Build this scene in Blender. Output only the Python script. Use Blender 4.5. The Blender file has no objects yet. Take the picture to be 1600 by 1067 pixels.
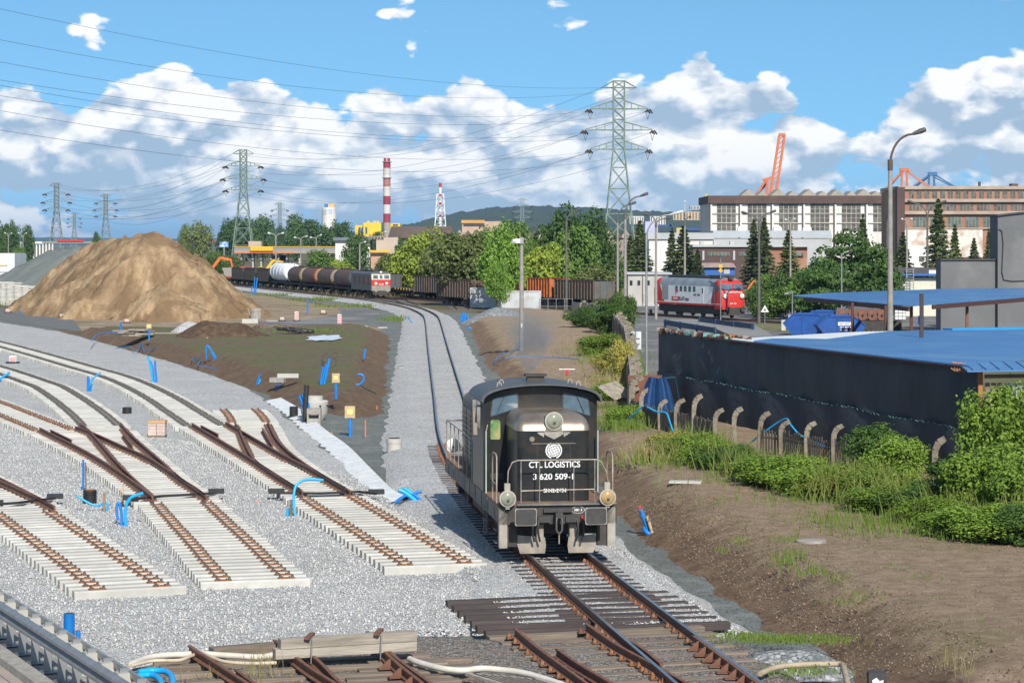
import bpy, math, random
import numpy as np
from mathutils import Vector, Matrix
random.seed(7); RNG = np.random.default_rng(7)
R = math.radians
SC = bpy.context.scene
COL = SC.collection
# ---------------------------------------------------------------- camera
F, H, U0, V0 = 3600.0, 7.95, 800.0, 380.0     # focal length in photo pixels, eye height, principal column, horizon row
cam = bpy.data.cameras.new('camera'); camo = bpy.data.objects.new('camera', cam); COL.objects.link(camo)
camo.location = (0, 0, H); camo.rotation_euler = (R(90), 0, 0)
cam.sensor_width = 36; cam.lens = 36 * F / 1600; cam.shift_y = -(533.5 - V0) / 1600
cam.clip_start = 1; cam.clip_end = 60000
SC.camera = camo
# ---------------------------------------------------------------- light
SUN_EL, SUN_AZ = 36.0, 13.0                    # sun behind the camera, a little to its right
sd = Vector((math.sin(R(SUN_AZ)) * math.cos(R(SUN_EL)), -math.cos(R(SUN_AZ)) * math.cos(R(SUN_EL)), math.sin(R(SUN_EL))))
sun = bpy.data.lights.new('sun', 'SUN'); suno = bpy.data.objects.new('sun', sun); COL.objects.link(suno)
sun.energy = 5.0; sun.angle = R(0.53); sun.color = (1.0, 0.95, 0.86)
suno.rotation_euler = sd.to_track_quat('Z', 'Y').to_euler(); suno.location = sd * 50
SC.view_settings.view_transform = 'Standard'; SC.view_settings.look = 'None'
SC.view_settings.exposure = 0.18; SC.view_settings.gamma = 1.0; SC.view_settings.use_curve_mapping = False
SC.cycles.use_denoising = True
SC.cycles.max_bounces = 5; SC.cycles.diffuse_bounces = 2; SC.cycles.glossy_bounces = 2
SC.cycles.transparent_max_bounces = 6; SC.cycles.volume_bounces = 0
SC.render.film_transparent = False

class NG:                                       # small helper to write node trees
 def __init__(s, nt): s.nt = nt; s.N = nt.nodes; s.L = nt.links
 def n(s, t, **kw):
  x = s.N.new(t)
  for k, v in kw.items():
   if k in ('ins',):
    for kk, vv in v.items(): s.set(x, kk, vv)
   else: setattr(x, k, v)
  return x
 def set(s, node, key, val):
  i = node.inputs[key]
  if isinstance(val, bpy.types.NodeSocket): s.L.new(val, i)
  elif isinstance(val, bpy.types.Node): s.L.new(val.outputs[0], i)
  else:
   if i.type == 'RGBA' and len(val) == 3: val = (*val, 1)
   i.default_value = val
 def math(s, op, a, b=None, c=None, clamp=False):
  x = s.N.new('ShaderNodeMath'); x.operation = op; x.use_clamp = clamp
  s.set(x, 0, a)
  if b is not None: s.set(x, 1, b)
  if c is not None: s.set(x, 2, c)
  return x.outputs[0]
 def mix(s, fac, a, b, blend='MIX'):
  x = s.N.new('ShaderNodeMix'); x.data_type = 'RGBA'; x.blend_type = blend
  s.set(x, 0, fac); s.set(x, 6, a); s.set(x, 7, b)
  return x.outputs[2]
 def ramp(s, fac, *stops):
  x = s.N.new('ShaderNodeValToRGB'); s.set(x, 0, fac)
  e = x.color_ramp.elements
  while len(e) < len(stops): e.new(0.5)
  for i, (p, c) in enumerate(stops):
   e[i].position = p
   e[i].color = (c, c, c, 1) if isinstance(c, (int, float)) else (*c, 1)
  return x.outputs[0]
 def sstep(s, x, a, b):
  m = s.N.new('ShaderNodeMapRange'); m.interpolation_type = 'SMOOTHSTEP'
  s.set(m, 0, x); s.set(m, 1, a); s.set(m, 2, b); s.set(m, 3, 0.0); s.set(m, 4, 1.0)
  return m.outputs[0]
 def noise(s, vec, scale, detail=4, rough=0.55, dist=0.0, out=0, lac=2.0):
  x = s.N.new('ShaderNodeTexNoise')
  if vec is not None: s.set(x, 'Vector', vec)
  x.inputs['Scale'].default_value = scale; x.inputs['Detail'].default_value = detail
  x.inputs['Roughness'].default_value = rough; x.inputs['Distortion'].default_value = dist
  x.inputs['Lacunarity'].default_value = lac
  return x.outputs[out]

# ---------------------------------------------------------------- sky with a belt of cumulus
def make_world():
 w = bpy.data.worlds.new('World'); SC.world = w; w.use_nodes = True
 w.cycles.sampling_method = 'MANUAL'; w.cycles.sample_map_resolution = 256
 w.node_tree.nodes.clear(); g = NG(w.node_tree)
 tc = g.n('ShaderNodeTexCoord').outputs['Generated']
 sky = g.n('ShaderNodeTexSky', sky_type='NISHITA', sun_disc=False)
 sky.sun_elevation = R(SUN_EL); sky.sun_rotation = R(180 - SUN_AZ)
 sky.air_density = 1.0; sky.dust_density = 0.3; sky.ozone_density = 2.5; sky.altitude = 50
 lift = g.n('ShaderNodeVectorMath', operation='ADD'); g.set(lift, 0, tc); lift.inputs[1].default_value = (0, 0, 0.16); g.set(sky, 0, lift)
 # the density of the clouds is a node group, read at the view direction and a little nearer the sun
 grp = bpy.data.node_groups.new('cloud_density', 'ShaderNodeTree')
 grp.interface.new_socket('Vector', in_out='INPUT', socket_type='NodeSocketVector')
 grp.interface.new_socket('Density', in_out='OUTPUT', socket_type='NodeSocketFloat')
 q = NG(grp); gi = q.n('NodeGroupInput'); go = q.n('NodeGroupOutput')
 v = gi.outputs[0]
 warp = q.noise(v, 34, 3, 0.55, out=1)
 wv = q.n('ShaderNodeVectorMath', operation='MULTIPLY_ADD'); q.set(wv, 0, warp); wv.inputs[1].default_value = (0.022,) * 3; q.set(wv, 2, v)
 big = q.noise(wv, 11, 2, 0.5)
 vo = q.n('ShaderNodeTexVoronoi', feature='F1'); q.set(vo, 'Vector', wv)
 vo.inputs['Scale'].default_value = 30
 vo.inputs['Detail'].default_value = 2.0; vo.inputs['Roughness'].default_value = 0.55
 bil = q.math('SUBTRACT', 0.62, vo.outputs['Distance'])
 fine = q.noise(wv, 110, 4, 0.62)
 d = q.math('ADD', q.math('MULTIPLY', big, 1.25), q.math('MULTIPLY', bil, 0.42))
 d = q.math('ADD', d, q.math('MULTIPLY', q.math('SUBTRACT', fine, 0.5), 0.22))
 q.set(go, 0, d)
 sep = g.n('ShaderNodeSeparateXYZ'); g.set(sep, 0, tc)
 hor = g.math('SQRT', g.math('ADD', g.math('POWER', sep.outputs[0], 2.0), g.math('POWER', sep.outputs[1], 2.0)))
 el = g.math('DIVIDE', sep.outputs[2], g.math('MAXIMUM', hor, 0.02))      # tangent of the elevation
 def dens(dz, dx, stretch):
  c = g.n('ShaderNodeVectorMath', operation='MULTIPLY'); g.set(c, 0, tc); c.inputs[1].default_value = (1, 1, stretch)
  a = g.n('ShaderNodeVectorMath', operation='ADD'); g.set(a, 0, c); a.inputs[1].default_value = (dx, 0.31, dz * stretch)
  n = g.n('ShaderNodeGroup'); n.node_tree = grp; g.set(n, 0, a)
  return n.outputs[0]
 ST = 1.75
 d0 = dens(0.0, CL_X, ST); d1 = dens(0.0085, CL_X + 0.003, ST)
 # cover: thick in a belt above the horizon, thinning upwards (the field of cumulus seen edge-on)
 # tops of the heaps rise and fall along the horizon
 azn = g.n('ShaderNodeVectorMath', operation='MULTIPLY'); g.set(azn, 0, tc); azn.inputs[1].default_value = (1, 1, 0.05)
 azo = g.n('ShaderNodeVectorMath', operation='ADD'); g.set(azo, 0, azn); azo.inputs[1].default_value = (CL_TX, 0, 0)
 lump = g.noise(azo, 17, 2, 0.5)
 top = g.math('ADD', 0.062, g.math('MULTIPLY', g.math('SUBTRACT', lump, 0.5), 0.075))
 hgt = g.math('SUBTRACT', el, top)
 belt = g.math('SUBTRACT', 1.0, g.sstep(hgt, -0.006, 0.020))
 low = g.math('SUBTRACT', 1.0, g.sstep(el, 0.0, 0.024))
 cov = g.math('SUBTRACT', g.math('MULTIPLY', belt, 0.55), g.math('MULTIPLY', low, 0.20))
 th = g.math('SUBTRACT', CL_T, cov)
 a = g.math('SUBTRACT', d0, th)
 mask = g.sstep(a, 0.0, 0.09)
 # heaps stand one behind the other: each has a bright head and a grey base
 lay = g.math('ADD', g.math('MULTIPLY', g.math('POWER', g.math('MAXIMUM', el, 0.0), 0.8), 24.0), g.math('MULTIPLY', d0, 1.7))
 fr = g.math('FRACT', lay)
 fr = g.math('MULTIPLY', g.math('POWER', fr, 1.2), g.math('SUBTRACT', 1.0, g.sstep(fr, 0.80, 1.0)))
 lit = g.math('MULTIPLY', g.math('SUBTRACT', d0, d1), 3.6)
 lit = g.math('ADD', lit, g.math('MULTIPLY', fr, 0.50))
 lit = g.math('ADD', lit, g.math('MULTIPLY', g.sstep(el, 0.015, 0.085), 0.30))
 lit = g.math('ADD', lit, 0.18)
 lit = g.math('ADD', lit, g.math('MULTIPLY', g.math('SUBTRACT', 1.0, g.sstep(a, 0.0, 0.25)), 0.12))
 ccol = g.ramp(lit, (0.04, (0.34, 0.47, 0.62)), (0.34, (0.50, 0.60, 0.72)), (0.60, (0.69, 0.75, 0.82)), (0.95, (0.94, 0.95, 0.955)))
 # the air between: clouds low over the horizon take the blue of the distance
 far = g.math('SUBTRACT', 1.0, g.sstep(el, 0.0, 0.050))
 ccol = g.mix(g.math('MULTIPLY', far, 0.34), ccol, (0.36, 0.55, 0.76))
 strength = 0.085
 s2 = g.mix(1.0, sky.outputs[0], (1.0, 1.46, 1.52), 'MULTIPLY')
 s2 = g.mix(g.math('MULTIPLY', far, 0.75), s2, (3.3, 5.6, 8.2))
 cl = g.n('ShaderNodeVectorMath', operation='SCALE'); g.set(cl, 0, ccol); cl.inputs[3].default_value = 1.0 / strength
 col = g.mix(g.math('MULTIPLY', mask, 0.97), s2, cl.outputs[0])
 bg = g.n('ShaderNodeBackground'); g.set(bg, 0, col); bg.inputs[1].default_value = strength
 # overhead the same scattered cumulus, in coarser detail
 hc = g.n('ShaderNodeVectorMath', operation='SCALE'); g.set(hc, 0, tc); g.set(hc, 3, g.math('DIVIDE', 1.0, g.math('MAXIMUM', sep.outputs[2], 0.1)))
 hm = g.ramp(g.noise(hc, 1.6, 3, 0.6), (0.50, 0.0), (0.60, 1.0))
 up = g.mix(g.math('MULTIPLY', hm, 0.85), s2, (6.6, 7.0, 7.4))
 bg2 = g.n('ShaderNodeBackground'); g.set(bg2, 0, up); bg2.inputs[1].default_value = strength
 mx = g.n('ShaderNodeMixShader'); g.set(mx, 0, g.sstep(el, 0.16, 0.22)); g.L.new(bg.outputs[0], mx.inputs[1]); g.L.new(bg2.outputs[0], mx.inputs[2])
 out = g.n('ShaderNodeOutputWorld'); g.L.new(mx.outputs[0], out.inputs[0])
CL_X = 7.1; CL_T = 0.72; CL_TX = 0.35
make_world()
# ---------------------------------------------------------------- pixel -> place
def P(u, v, z=0.0):                              # the point at height z that the photograph shows at pixel (u, v)
 Y = F * (H - z) / (v - V0)
 return Vector(((u - U0) * Y / F, Y, z))
def Q(u, v, Y):                                  # the point at depth Y
 return Vector(((u - U0) * Y / F, Y, H - (v - V0) * Y / F))
def XY(u, v, z=0.0):
 p = P(u, v, z); return (p.x, p.y)
# ---------------------------------------------------------------- meshes
class MB:
 def __init__(s): s.v = []; s.f = []; s.m = []; s.mi = 0
 def add(s, vs, fs):
  b = len(s.v); s.v.extend([tuple(x) for x in vs])
  for f in fs: s.f.append([i + b for i in f]); s.m.append(s.mi)
  return s
 def box(s, c, d, rz=0.0, rx=0.0, ry=0.0, taper=1.0):
  hx, hy, hz = d[0] / 2, d[1] / 2, d[2] / 2
  vs = [Vector((x * (taper if z > 0 else 1), y * (taper if z > 0 else 1), z)) for x, y, z in
   ((-hx, -hy, -hz), (hx, -hy, -hz), (hx, hy, -hz), (-hx, hy, -hz), (-hx, -hy, hz), (hx, -hy, hz), (hx, hy, hz), (-hx, hy, hz))]
  if rz or rx or ry:
   m = Matrix.Rotation(rz, 3, 'Z') @ Matrix.Rotation(ry, 3, 'Y') @ Matrix.Rotation(rx, 3, 'X')
   vs = [m @ x for x in vs]
  c = Vector(c)
  return s.add([x + c for x in vs], [(0, 3, 2, 1), (4, 5, 6, 7), (0, 1, 5, 4), (1, 2, 6, 5), (2, 3, 7, 6), (3, 0, 4, 7)])
 def b6(s, x0, x1, y0, y1, z0, z1): return s.box(((x0 + x1) / 2, (y0 + y1) / 2, (z0 + z1) / 2), (abs(x1 - x0), abs(y1 - y0), abs(z1 - z0)))
 def bar(s, a, b, w, h=None):                 # square bar from a to b
  a = Vector(a); b = Vector(b); d = b - a
  if d.length < 1e-6: return s
  h = h or w; d.normalize()
  up = Vector((0, 0, 1)) if abs(d.z) < 0.95 else Vector((0, 1, 0))
  x = d.cross(up).normalized(); y = x.cross(d)
  vs = []
  for p in (a, b):
   for sx, sy in ((-1, -1), (1, -1), (1, 1), (-1, 1)): vs.append(p + x * (sx * w / 2) + y * (sy * h / 2))
  return s.add(vs, [(0, 3, 2, 1), (4, 5, 6, 7), (0, 1, 5, 4), (1, 2, 6, 5), (2, 3, 7, 6), (3, 0, 4, 7)])
 def tube(s, pts, r, n=8, caps=True, prof=None):
  pts = [Vector(p) for p in pts]; k = len(pts)
  rs = r if isinstance(r, (list, tuple)) else [r] * k
  vs = []; fs = []; px = None
  for i, p in enumerate(pts):
   d = (pts[min(i + 1, k - 1)] - pts[max(i - 1, 0)])
   if d.length < 1e-9: d = Vector((0, 0, 1))
   d.normalize()
   if px is None:
    up = Vector((0, 0, 1)) if abs(d.z) < 0.9 else Vector((0, 1, 0))
    x = d.cross(up).normalized()
   else:
    x = (px - d * px.dot(d))
    x = x.normalized() if x.length > 1e-6 else px
   px = x; y = d.cross(x)
   for j in range(n):
    a = 2 * math.pi * j / n
    vs.append(p + (x * math.cos(a) + y * math.sin(a)) * rs[i])
  for i in range(k - 1):
   for j in range(n):
    j2 = (j + 1) % n
    fs.append((i * n + j, i * n + j2, (i + 1) * n + j2, (i + 1) * n + j))
  if caps: fs.append(tuple(range(n - 1, -1, -1))); fs.append(tuple(range((k - 1) * n, k * n)))
  return s.add(vs, fs)
 def cyl(s, a, b, r, n=12, r2=None): return s.tube([a, b], [r, r if r2 is None else r2], n)
 def lathe(s, prof, c=(0, 0, 0), n=20, axis='z'):   # prof: list of (radius, height)
  vs = []; fs = []
  for (r, h) in prof:
   for j in range(n):
    a = 2 * math.pi * j / n; x, y = r * math.cos(a), r * math.sin(a)
    p = {'z': (x, y, h), 'y': (x, h, y), 'x': (h, x, y)}[axis]
    vs.append(Vector(p) + Vector(c))
  k = len(prof)
  for i in range(k - 1):
   for j in range(n):
    j2 = (j + 1) % n; fs.append((i * n + j, i * n + j2, (i + 1) * n + j2, (i + 1) * n + j))
  fs.append(tuple(range(n - 1, -1, -1))); fs.append(tuple(range((k - 1) * n, k * n)))
  return s.add(vs, fs)
 def prism(s, poly, a, b, axis='z'):          # polygon in the plane across the axis, from a to b along it
  n = len(poly); vs = []
  for t in (a, b):
   for p in poly:
    vs.append({'z': (p[0], p[1], t), 'x': (t, p[0], p[1]), 'y': (p[0], t, p[1])}[axis])
  fs = [tuple(range(n - 1, -1, -1)), tuple(range(n, 2 * n))]
  for i in range(n):
   j = (i + 1) % n; fs.append((i, j, n + j, n + i))
  return s.add(vs, fs)
 def sweep(s, pts, sect):                     # a section (across, up) swept along a level path
  pts = [Vector(p) for p in pts]; k = len(pts); n = len(sect); vs = []; fs = []
  for i, p in enumerate(pts):
   d = pts[min(i + 1, k - 1)] - pts[max(i - 1, 0)]; d.z = 0; d.normalize()
   x = Vector((d.y, -d.x, 0))
   for a, b in sect: vs.append(p + x * a + Vector((0, 0, b)))
  for i in range(k - 1):
   for j in range(n):
    j2 = (j + 1) % n; fs.append((i * n + j, i * n + j2, (i + 1) * n + j2, (i + 1) * n + j))
  fs.append(tuple(range(n - 1, -1, -1))); fs.append(tuple(range((k - 1) * n, k * n)))
  return s.add(vs, fs)
 def mesh(s, name, smooth=False):
  me = bpy.data.meshes.new(name); me.from_pydata(s.v, [], s.f)
  me.polygons.foreach_set('material_index', s.m)
  if smooth: me.polygons.foreach_set('use_smooth', [True] * len(s.f))
  me.update()
  b = bpy.data.meshes.new(name) if False else me
  return b

import bmesh
def fixn(me):                                    # outward normals
 bm = bmesh.new(); bm.from_mesh(me); bmesh.ops.recalc_face_normals(bm, faces=bm.faces); bm.to_mesh(me); bm.free(); return me
def smooth_by(me, ang=40):
 me.polygons.foreach_set('use_smooth', [True] * len(me.polygons))
 try: me.set_sharp_from_angle(angle=R(ang))
 except Exception: pass
 return me
def ob(name, mb, mat, parent=None, loc=(0, 0, 0), rz=0.0, smooth=None, world=False, rot=None):
 me = mb
 if isinstance(mb, MB):
  me = fixn(mb.mesh(name))
  if smooth is not None: smooth_by(me, smooth)
  for m in (mat if isinstance(mat, (list, tuple)) else [mat]):
   if m is not None: me.materials.append(m)
 o = bpy.data.objects.new(name, me); COL.objects.link(o)
 o.location = loc; o.rotation_euler = rot if rot is not None else (0, 0, rz)
 if parent is not None:
  o.parent = parent
  if world: o.location = Vector(loc) - parent.location
 return o
def mesh_of(name, mb, mat, smooth=None):
 me = fixn(mb.mesh(name))
 if smooth is not None: smooth_by(me, smooth)
 for m in (mat if isinstance(mat, (list, tuple)) else [mat]): me.materials.append(m)
 return me
def tag(o, label, cat, group=None, kind=None):
 if label: o['label'] = label
 if cat: o['category'] = cat
 if group: o['group'] = group
 if kind: o['kind'] = kind
 return o
def thing(name, label, cat, loc=(0, 0, 0), rz=0.0, group=None):
 o = bpy.data.objects.new(name, None); COL.objects.link(o); o.empty_display_size = 0.3
 o.location = loc; o.rotation_euler = (0, 0, rz)
 return tag(o, label, cat, group)
def one(name, mb, mat, label, cat, loc=(0, 0, 0), rz=0.0, group=None, smooth=None, rot=None):
 return tag(ob(name, mb, mat, None, loc, rz, smooth, rot=rot), label, cat, group)
def struct(name, mb, mat, smooth=None, loc=(0, 0, 0)):
 o = ob(name, mb, mat, None, loc, smooth=smooth); o['kind'] = 'structure'; return o
def dup(root, loc, rz=None, label=None, group=None, scale=None):
 r = root.copy(); COL.objects.link(r); r.location = loc
 if rz is not None: r.rotation_euler = (0, 0, rz)
 if scale is not None: r.scale = (scale,) * 3 if isinstance(scale, (int, float)) else scale
 if label: r['label'] = label
 if group: r['group'] = group
 for ch in root.children:
  c = ch.copy(); COL.objects.link(c); c.parent = r
  for gch in ch.children:
   d = gch.copy(); COL.objects.link(d); d.parent = c
 return r
def quads(name, A, mat, parent=None, loc=(0, 0, 0)):   # many loose quads from an (N,4,3) array
 A = np.asarray(A, np.float32); n = len(A)
 me = bpy.data.meshes.new(name)
 me.vertices.add(n * 4); me.vertices.foreach_set('co', A.reshape(-1))
 me.loops.add(n * 4); me.loops.foreach_set('vertex_index', np.arange(n * 4, dtype=np.int32))
 me.polygons.add(n); me.polygons.foreach_set('loop_start', np.arange(0, n * 4, 4, dtype=np.int32))
 me.polygons.foreach_set('loop_total', np.full(n, 4, np.int32))
 me.materials.append(mat); me.update(calc_edges=True); me.validate()
 return ob(name, me, mat, parent, loc)
def text_mesh(txt, size, mat, depth=0.004, bold=0.0, align='CENTER', spacing=1.0):
 c = bpy.data.curves.new('lettering', 'FONT'); c.body = txt; c.size = size; c.align_x = align; c.align_y = 'CENTER'
 c.extrude = depth; c.offset = bold; c.space_character = spacing
 o = bpy.data.objects.new('lettering', c); COL.objects.link(o)
 dg = bpy.context.evaluated_depsgraph_get(); me = bpy.data.meshes.new_from_object(o.evaluated_get(dg))
 bpy.data.objects.remove(o); bpy.data.curves.remove(c)
 me.materials.clear(); me.materials.append(mat); return me
def catmull(pts, step=1.0):                      # smooth path through 2D/3D points, resampled at equal steps
 p = np.array([list(q)[:2] for q in pts], float)
 p = np.vstack([2 * p[0] - p[1], p, 2 * p[-1] - p[-2]]); out = []
 for i in range(1, len(p) - 2):
  for t in np.linspace(0, 1, 24, endpoint=False):
   t2, t3 = t * t, t ** 3
   out.append(0.5 * (2 * p[i] + (-p[i - 1] + p[i + 1]) * t + (2 * p[i - 1] - 5 * p[i] + 4 * p[i + 1] - p[i + 2]) * t2 + (-p[i - 1] + 3 * p[i] - 3 * p[i + 1] + p[i + 2]) * t3))
 out.append(p[-2]); out = np.array(out)
 s = np.concatenate([[0], np.cumsum(np.linalg.norm(np.diff(out, axis=0), axis=1))])
 n = max(2, int(s[-1] / step) + 1); t = np.linspace(0, s[-1], n)
 return np.stack([np.interp(t, s, out[:, 0]), np.interp(t, s, out[:, 1])], 1)
def smoothpath(pts, k=3):                        # soften a measured path
 p = np.array(pts, float)
 for _ in range(k):
  q = p.copy(); q[1:-1] = 0.25 * p[:-2] + 0.5 * p[1:-1] + 0.25 * p[2:]; p = q
 return p
def tangents(p):
 d = np.gradient(np.asarray(p), axis=0); return d / np.linalg.norm(d, axis=1)[:, None]
def offset(p, a):                                # to the right of the direction of travel
 t = tangents(p); return p + np.stack([t[:, 1], -t[:, 0]], 1) * a
def sdist(px, py, poly):                         # signed distance to a polygon, positive inside
 poly = np.asarray(poly, float); n = len(poly); d = np.full(px.shape, 1e18); ins = np.zeros(px.shape, bool)
 for i in range(n):
  a = poly[i]; b = poly[(i + 1) % n]; e = b - a
  wx = px - a[0]; wy = py - a[1]
  t = np.clip((wx * e[0] + wy * e[1]) / (e @ e + 1e-12), 0, 1)
  d = np.minimum(d, (wx - t * e[0]) ** 2 + (wy - t * e[1]) ** 2)
  c = ((a[1] <= py) & (b[1] > py)) | ((b[1] <= py) & (a[1] > py))
  with np.errstate(divide='ignore', invalid='ignore'):
   xi = a[0] + (py - a[1]) / (e[1] if e[1] else 1e-12) * e[0]
  ins ^= c & (px < xi)
 return np.where(ins, 1, -1) * np.sqrt(d)
def vnoise(x, y, s, seed=0):                     # cheap smooth value noise
 x = np.asarray(x) * s + seed * 17.3; y = np.asarray(y) * s - seed * 9.1
 xi = np.floor(x); yi = np.floor(y); fx = x - xi; fy = y - yi; fx = fx * fx * (3 - 2 * fx); fy = fy * fy * (3 - 2 * fy)
 def h(a, b): return np.modf(np.abs(np.sin(a * 127.1 + b * 311.7 + seed) * 43758.5453))[0]
 return (h(xi, yi) * (1 - fx) + h(xi + 1, yi) * fx) * (1 - fy) + (h(xi, yi + 1) * (1 - fx) + h(xi + 1, yi + 1) * fx) * fy
def fbm(x, y, s, o=4, seed=0):
 r = 0; a = 0.5
 for i in range(o): r = r + a * (vnoise(x, y, s, seed + i) - 0.5) * 2; s *= 2.1; a *= 0.5
 return r
def field(name, x0, x1, y0, y1, cell, zf, mat, keep=None, kind='structure', cy=None, smooth=True):
 nx = int((x1 - x0) / cell) + 1; ny = int((y1 - y0) / (cy or cell)) + 1
 X, Y = np.meshgrid(np.linspace(x0, x1, nx), np.linspace(y0, y1, ny)); Z = zf(X, Y)
 K = np.ones(X.shape, bool) if keep is None else keep(X, Y)
 idx = np.arange(nx * ny).reshape(ny, nx)
 f = np.stack([idx[:-1, :-1], idx[:-1, 1:], idx[1:, 1:], idx[1:, :-1]], -1).reshape(-1, 4)
 k = (K[:-1, :-1] | K[:-1, 1:] | K[1:, 1:] | K[1:, :-1]).reshape(-1); f = f[k]
 used = np.unique(f); mp = np.full(nx * ny, -1); mp[used] = np.arange(len(used)); f = mp[f]
 co = np.stack([X, Y, Z], -1).reshape(-1, 3)[used].astype(np.float32)
 me = bpy.data.meshes.new(name); me.vertices.add(len(co)); me.vertices.foreach_set('co', co.reshape(-1))
 me.loops.add(len(f) * 4); me.loops.foreach_set('vertex_index', f.reshape(-1).astype(np.int32))
 me.polygons.add(len(f)); me.polygons.foreach_set('loop_start', np.arange(0, len(f) * 4, 4, dtype=np.int32)); me.polygons.foreach_set('loop_total', np.full(len(f), 4, np.int32))
 me.polygons.foreach_set('use_smooth', [smooth] * len(f))
 me.materials.append(mat); me.update(calc_edges=True)
 o = ob(name, me, mat)
 if kind: o['kind'] = kind
 return o
def zone(name, poly, top, base, bank, cell, mat, amp=0.03, ns=0.6, edge=0.25, kind='structure', seed=1):
 p = np.array(poly); x0, y0 = p.min(0) - 1; x1, y1 = p.max(0) + 1
 gr = bank * 0.18
 def sd_(X, Y): return sdist(X, Y, p) + fbm(X, Y, 0.55, 4, seed) * edge + gr
 def zf(X, Y):
  d = sd_(X, Y); t = np.clip(d / bank, 0, 1); t = t * t * (3 - 2 * t) * 0.5 + t * 0.5
  return base - 0.12 + (top - base + 0.12) * t + fbm(X, Y, ns, 4, seed + 5) * amp * t - np.clip(-d, 0, 1.0) * 0.3
 return field(name, x0, x1, y0, y1, cell, zf, mat, keep=lambda X, Y: sd_(X, Y) > -0.05, kind=kind)

# ---------------------------------------------------------------- materials
MAT = {}
def mat(name, c1, c2=None, scale=3.0, rough=0.75, metal=0.0, bump=0.0, bscale=None, rnd=0.0, coords='Object', detail=5, lo=0.35, hi=0.65, c3=None, s3=0.5, stretch=None, spec=None):
 if name in MAT: return MAT[name]
 m = bpy.data.materials.new(name); m.use_nodes = True; MAT[name] = m
 g = NG(m.node_tree); b = m.node_tree.nodes['Principled BSDF']
 c2 = c2 or tuple(x * 0.78 for x in c1)
 if coords == 'World': vec = g.n('ShaderNodeNewGeometry').outputs['Position']
 else: vec = g.n('ShaderNodeTexCoord').outputs['Object']
 if stretch:
  mp = g.n('ShaderNodeVectorMath', operation='MULTIPLY'); g.set(mp, 0, vec); mp.inputs[1].default_value = stretch; vec = mp.outputs[0]
 if rnd:
  oi = g.n('ShaderNodeObjectInfo'); ad = g.n('ShaderNodeVectorMath', operation='ADD'); g.set(ad, 0, vec)
  sc = g.n('ShaderNodeMath', operation='MULTIPLY'); g.set(sc, 0, oi.outputs['Random']); sc.inputs[1].default_value = 37.0
  g.set(ad, 1, sc.outputs[0]); vec = ad.outputs[0]
 n = g.noise(vec, scale, detail, 0.6)
 col = g.mix(g.ramp(n, (lo, 0.0), (hi, 1.0)), c1, c2)
 if c3:
  n3 = g.noise(vec, s3, 4, 0.6); col = g.mix(g.ramp(n3, (0.48, 0.0), (0.62, 1.0)), col, c3)
 if rnd:
  v = g.math('MULTIPLY_ADD', oi.outputs['Random'], rnd, 1 - rnd / 2)
  hs = g.n('ShaderNodeHueSaturation'); g.set(hs, 'Value', v); g.set(hs, 'Color', col); col = hs.outputs[0]
 g.set(b, 'Base Color', col)
 b.inputs['Roughness'].default_value = rough; b.inputs['Metallic'].default_value = metal
 if spec is not None: b.inputs['Specular IOR Level'].default_value = spec
 if bump:
  bn = g.noise(vec, bscale or scale * 4, 4, 0.6); bp = g.n('ShaderNodeBump'); bp.inputs['Strength'].default_value = 1.0
  bp.inputs['Distance'].default_value = bump; g.set(bp, 'Height', bn); g.set(b, 'Normal', bp)
 return m
def stones(name, dark, light, tint, scale=17.0, bump=0.03, patch=None, ps=0.25, dirt=None):
 m = bpy.data.materials.new(name); m.use_nodes = True; MAT[name] = m
 g = NG(m.node_tree); b = m.node_tree.nodes['Principled BSDF']
 pos = g.n('ShaderNodeNewGeometry').outputs['Position']
 vo = g.n('ShaderNodeTexVoronoi', feature='F1'); g.set(vo, 'Vector', pos); vo.inputs['Scale'].default_value = scale
 sep = g.n('ShaderNodeSeparateColor'); g.set(sep, 0, vo.outputs['Color'])
 col = g.mix(g.math('POWER', sep.outputs[0], 1.3), dark, light)
 col = g.mix(g.ramp(sep.outputs[1], (0.90, 0.0), (0.93, 0.75)), col, tint)
 gap = g.ramp(vo.outputs['Distance'], (0.38, 0.0), (0.70, 1.0))
 col = g.mix(g.math('MULTIPLY', gap, 0.40), col, tuple(x * 0.4 for x in dark))
 if patch:
  n = g.noise(pos, ps, 5, 0.6); col = g.mix(g.math('MULTIPLY', g.ramp(n, (0.50, 0.0), (0.70, 1.0)), 0.5), col, patch)
 big = g.noise(pos, 0.35, 4, 0.6)
 hs = g.n('ShaderNodeHueSaturation'); g.set(hs, 'Value', g.math('MULTIPLY_ADD', big, 0.5, 0.75)); g.set(hs, 'Color', col)
 g.set(b, 'Base Color', hs.outputs[0]); b.inputs['Roughness'].default_value = 0.9; b.inputs['Specular IOR Level'].default_value = 0.2
 bp = g.n('ShaderNodeBump'); bp.inputs['Strength'].default_value = 1.0; bp.inputs['Distance'].default_value = bump
 hgt = g.math('ADD', g.math('MULTIPLY', sep.outputs[2], 0.7), g.math('MULTIPLY', gap, -0.9)); g.set(bp, 'Height', hgt); g.set(b, 'Normal', bp)
 return m
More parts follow.
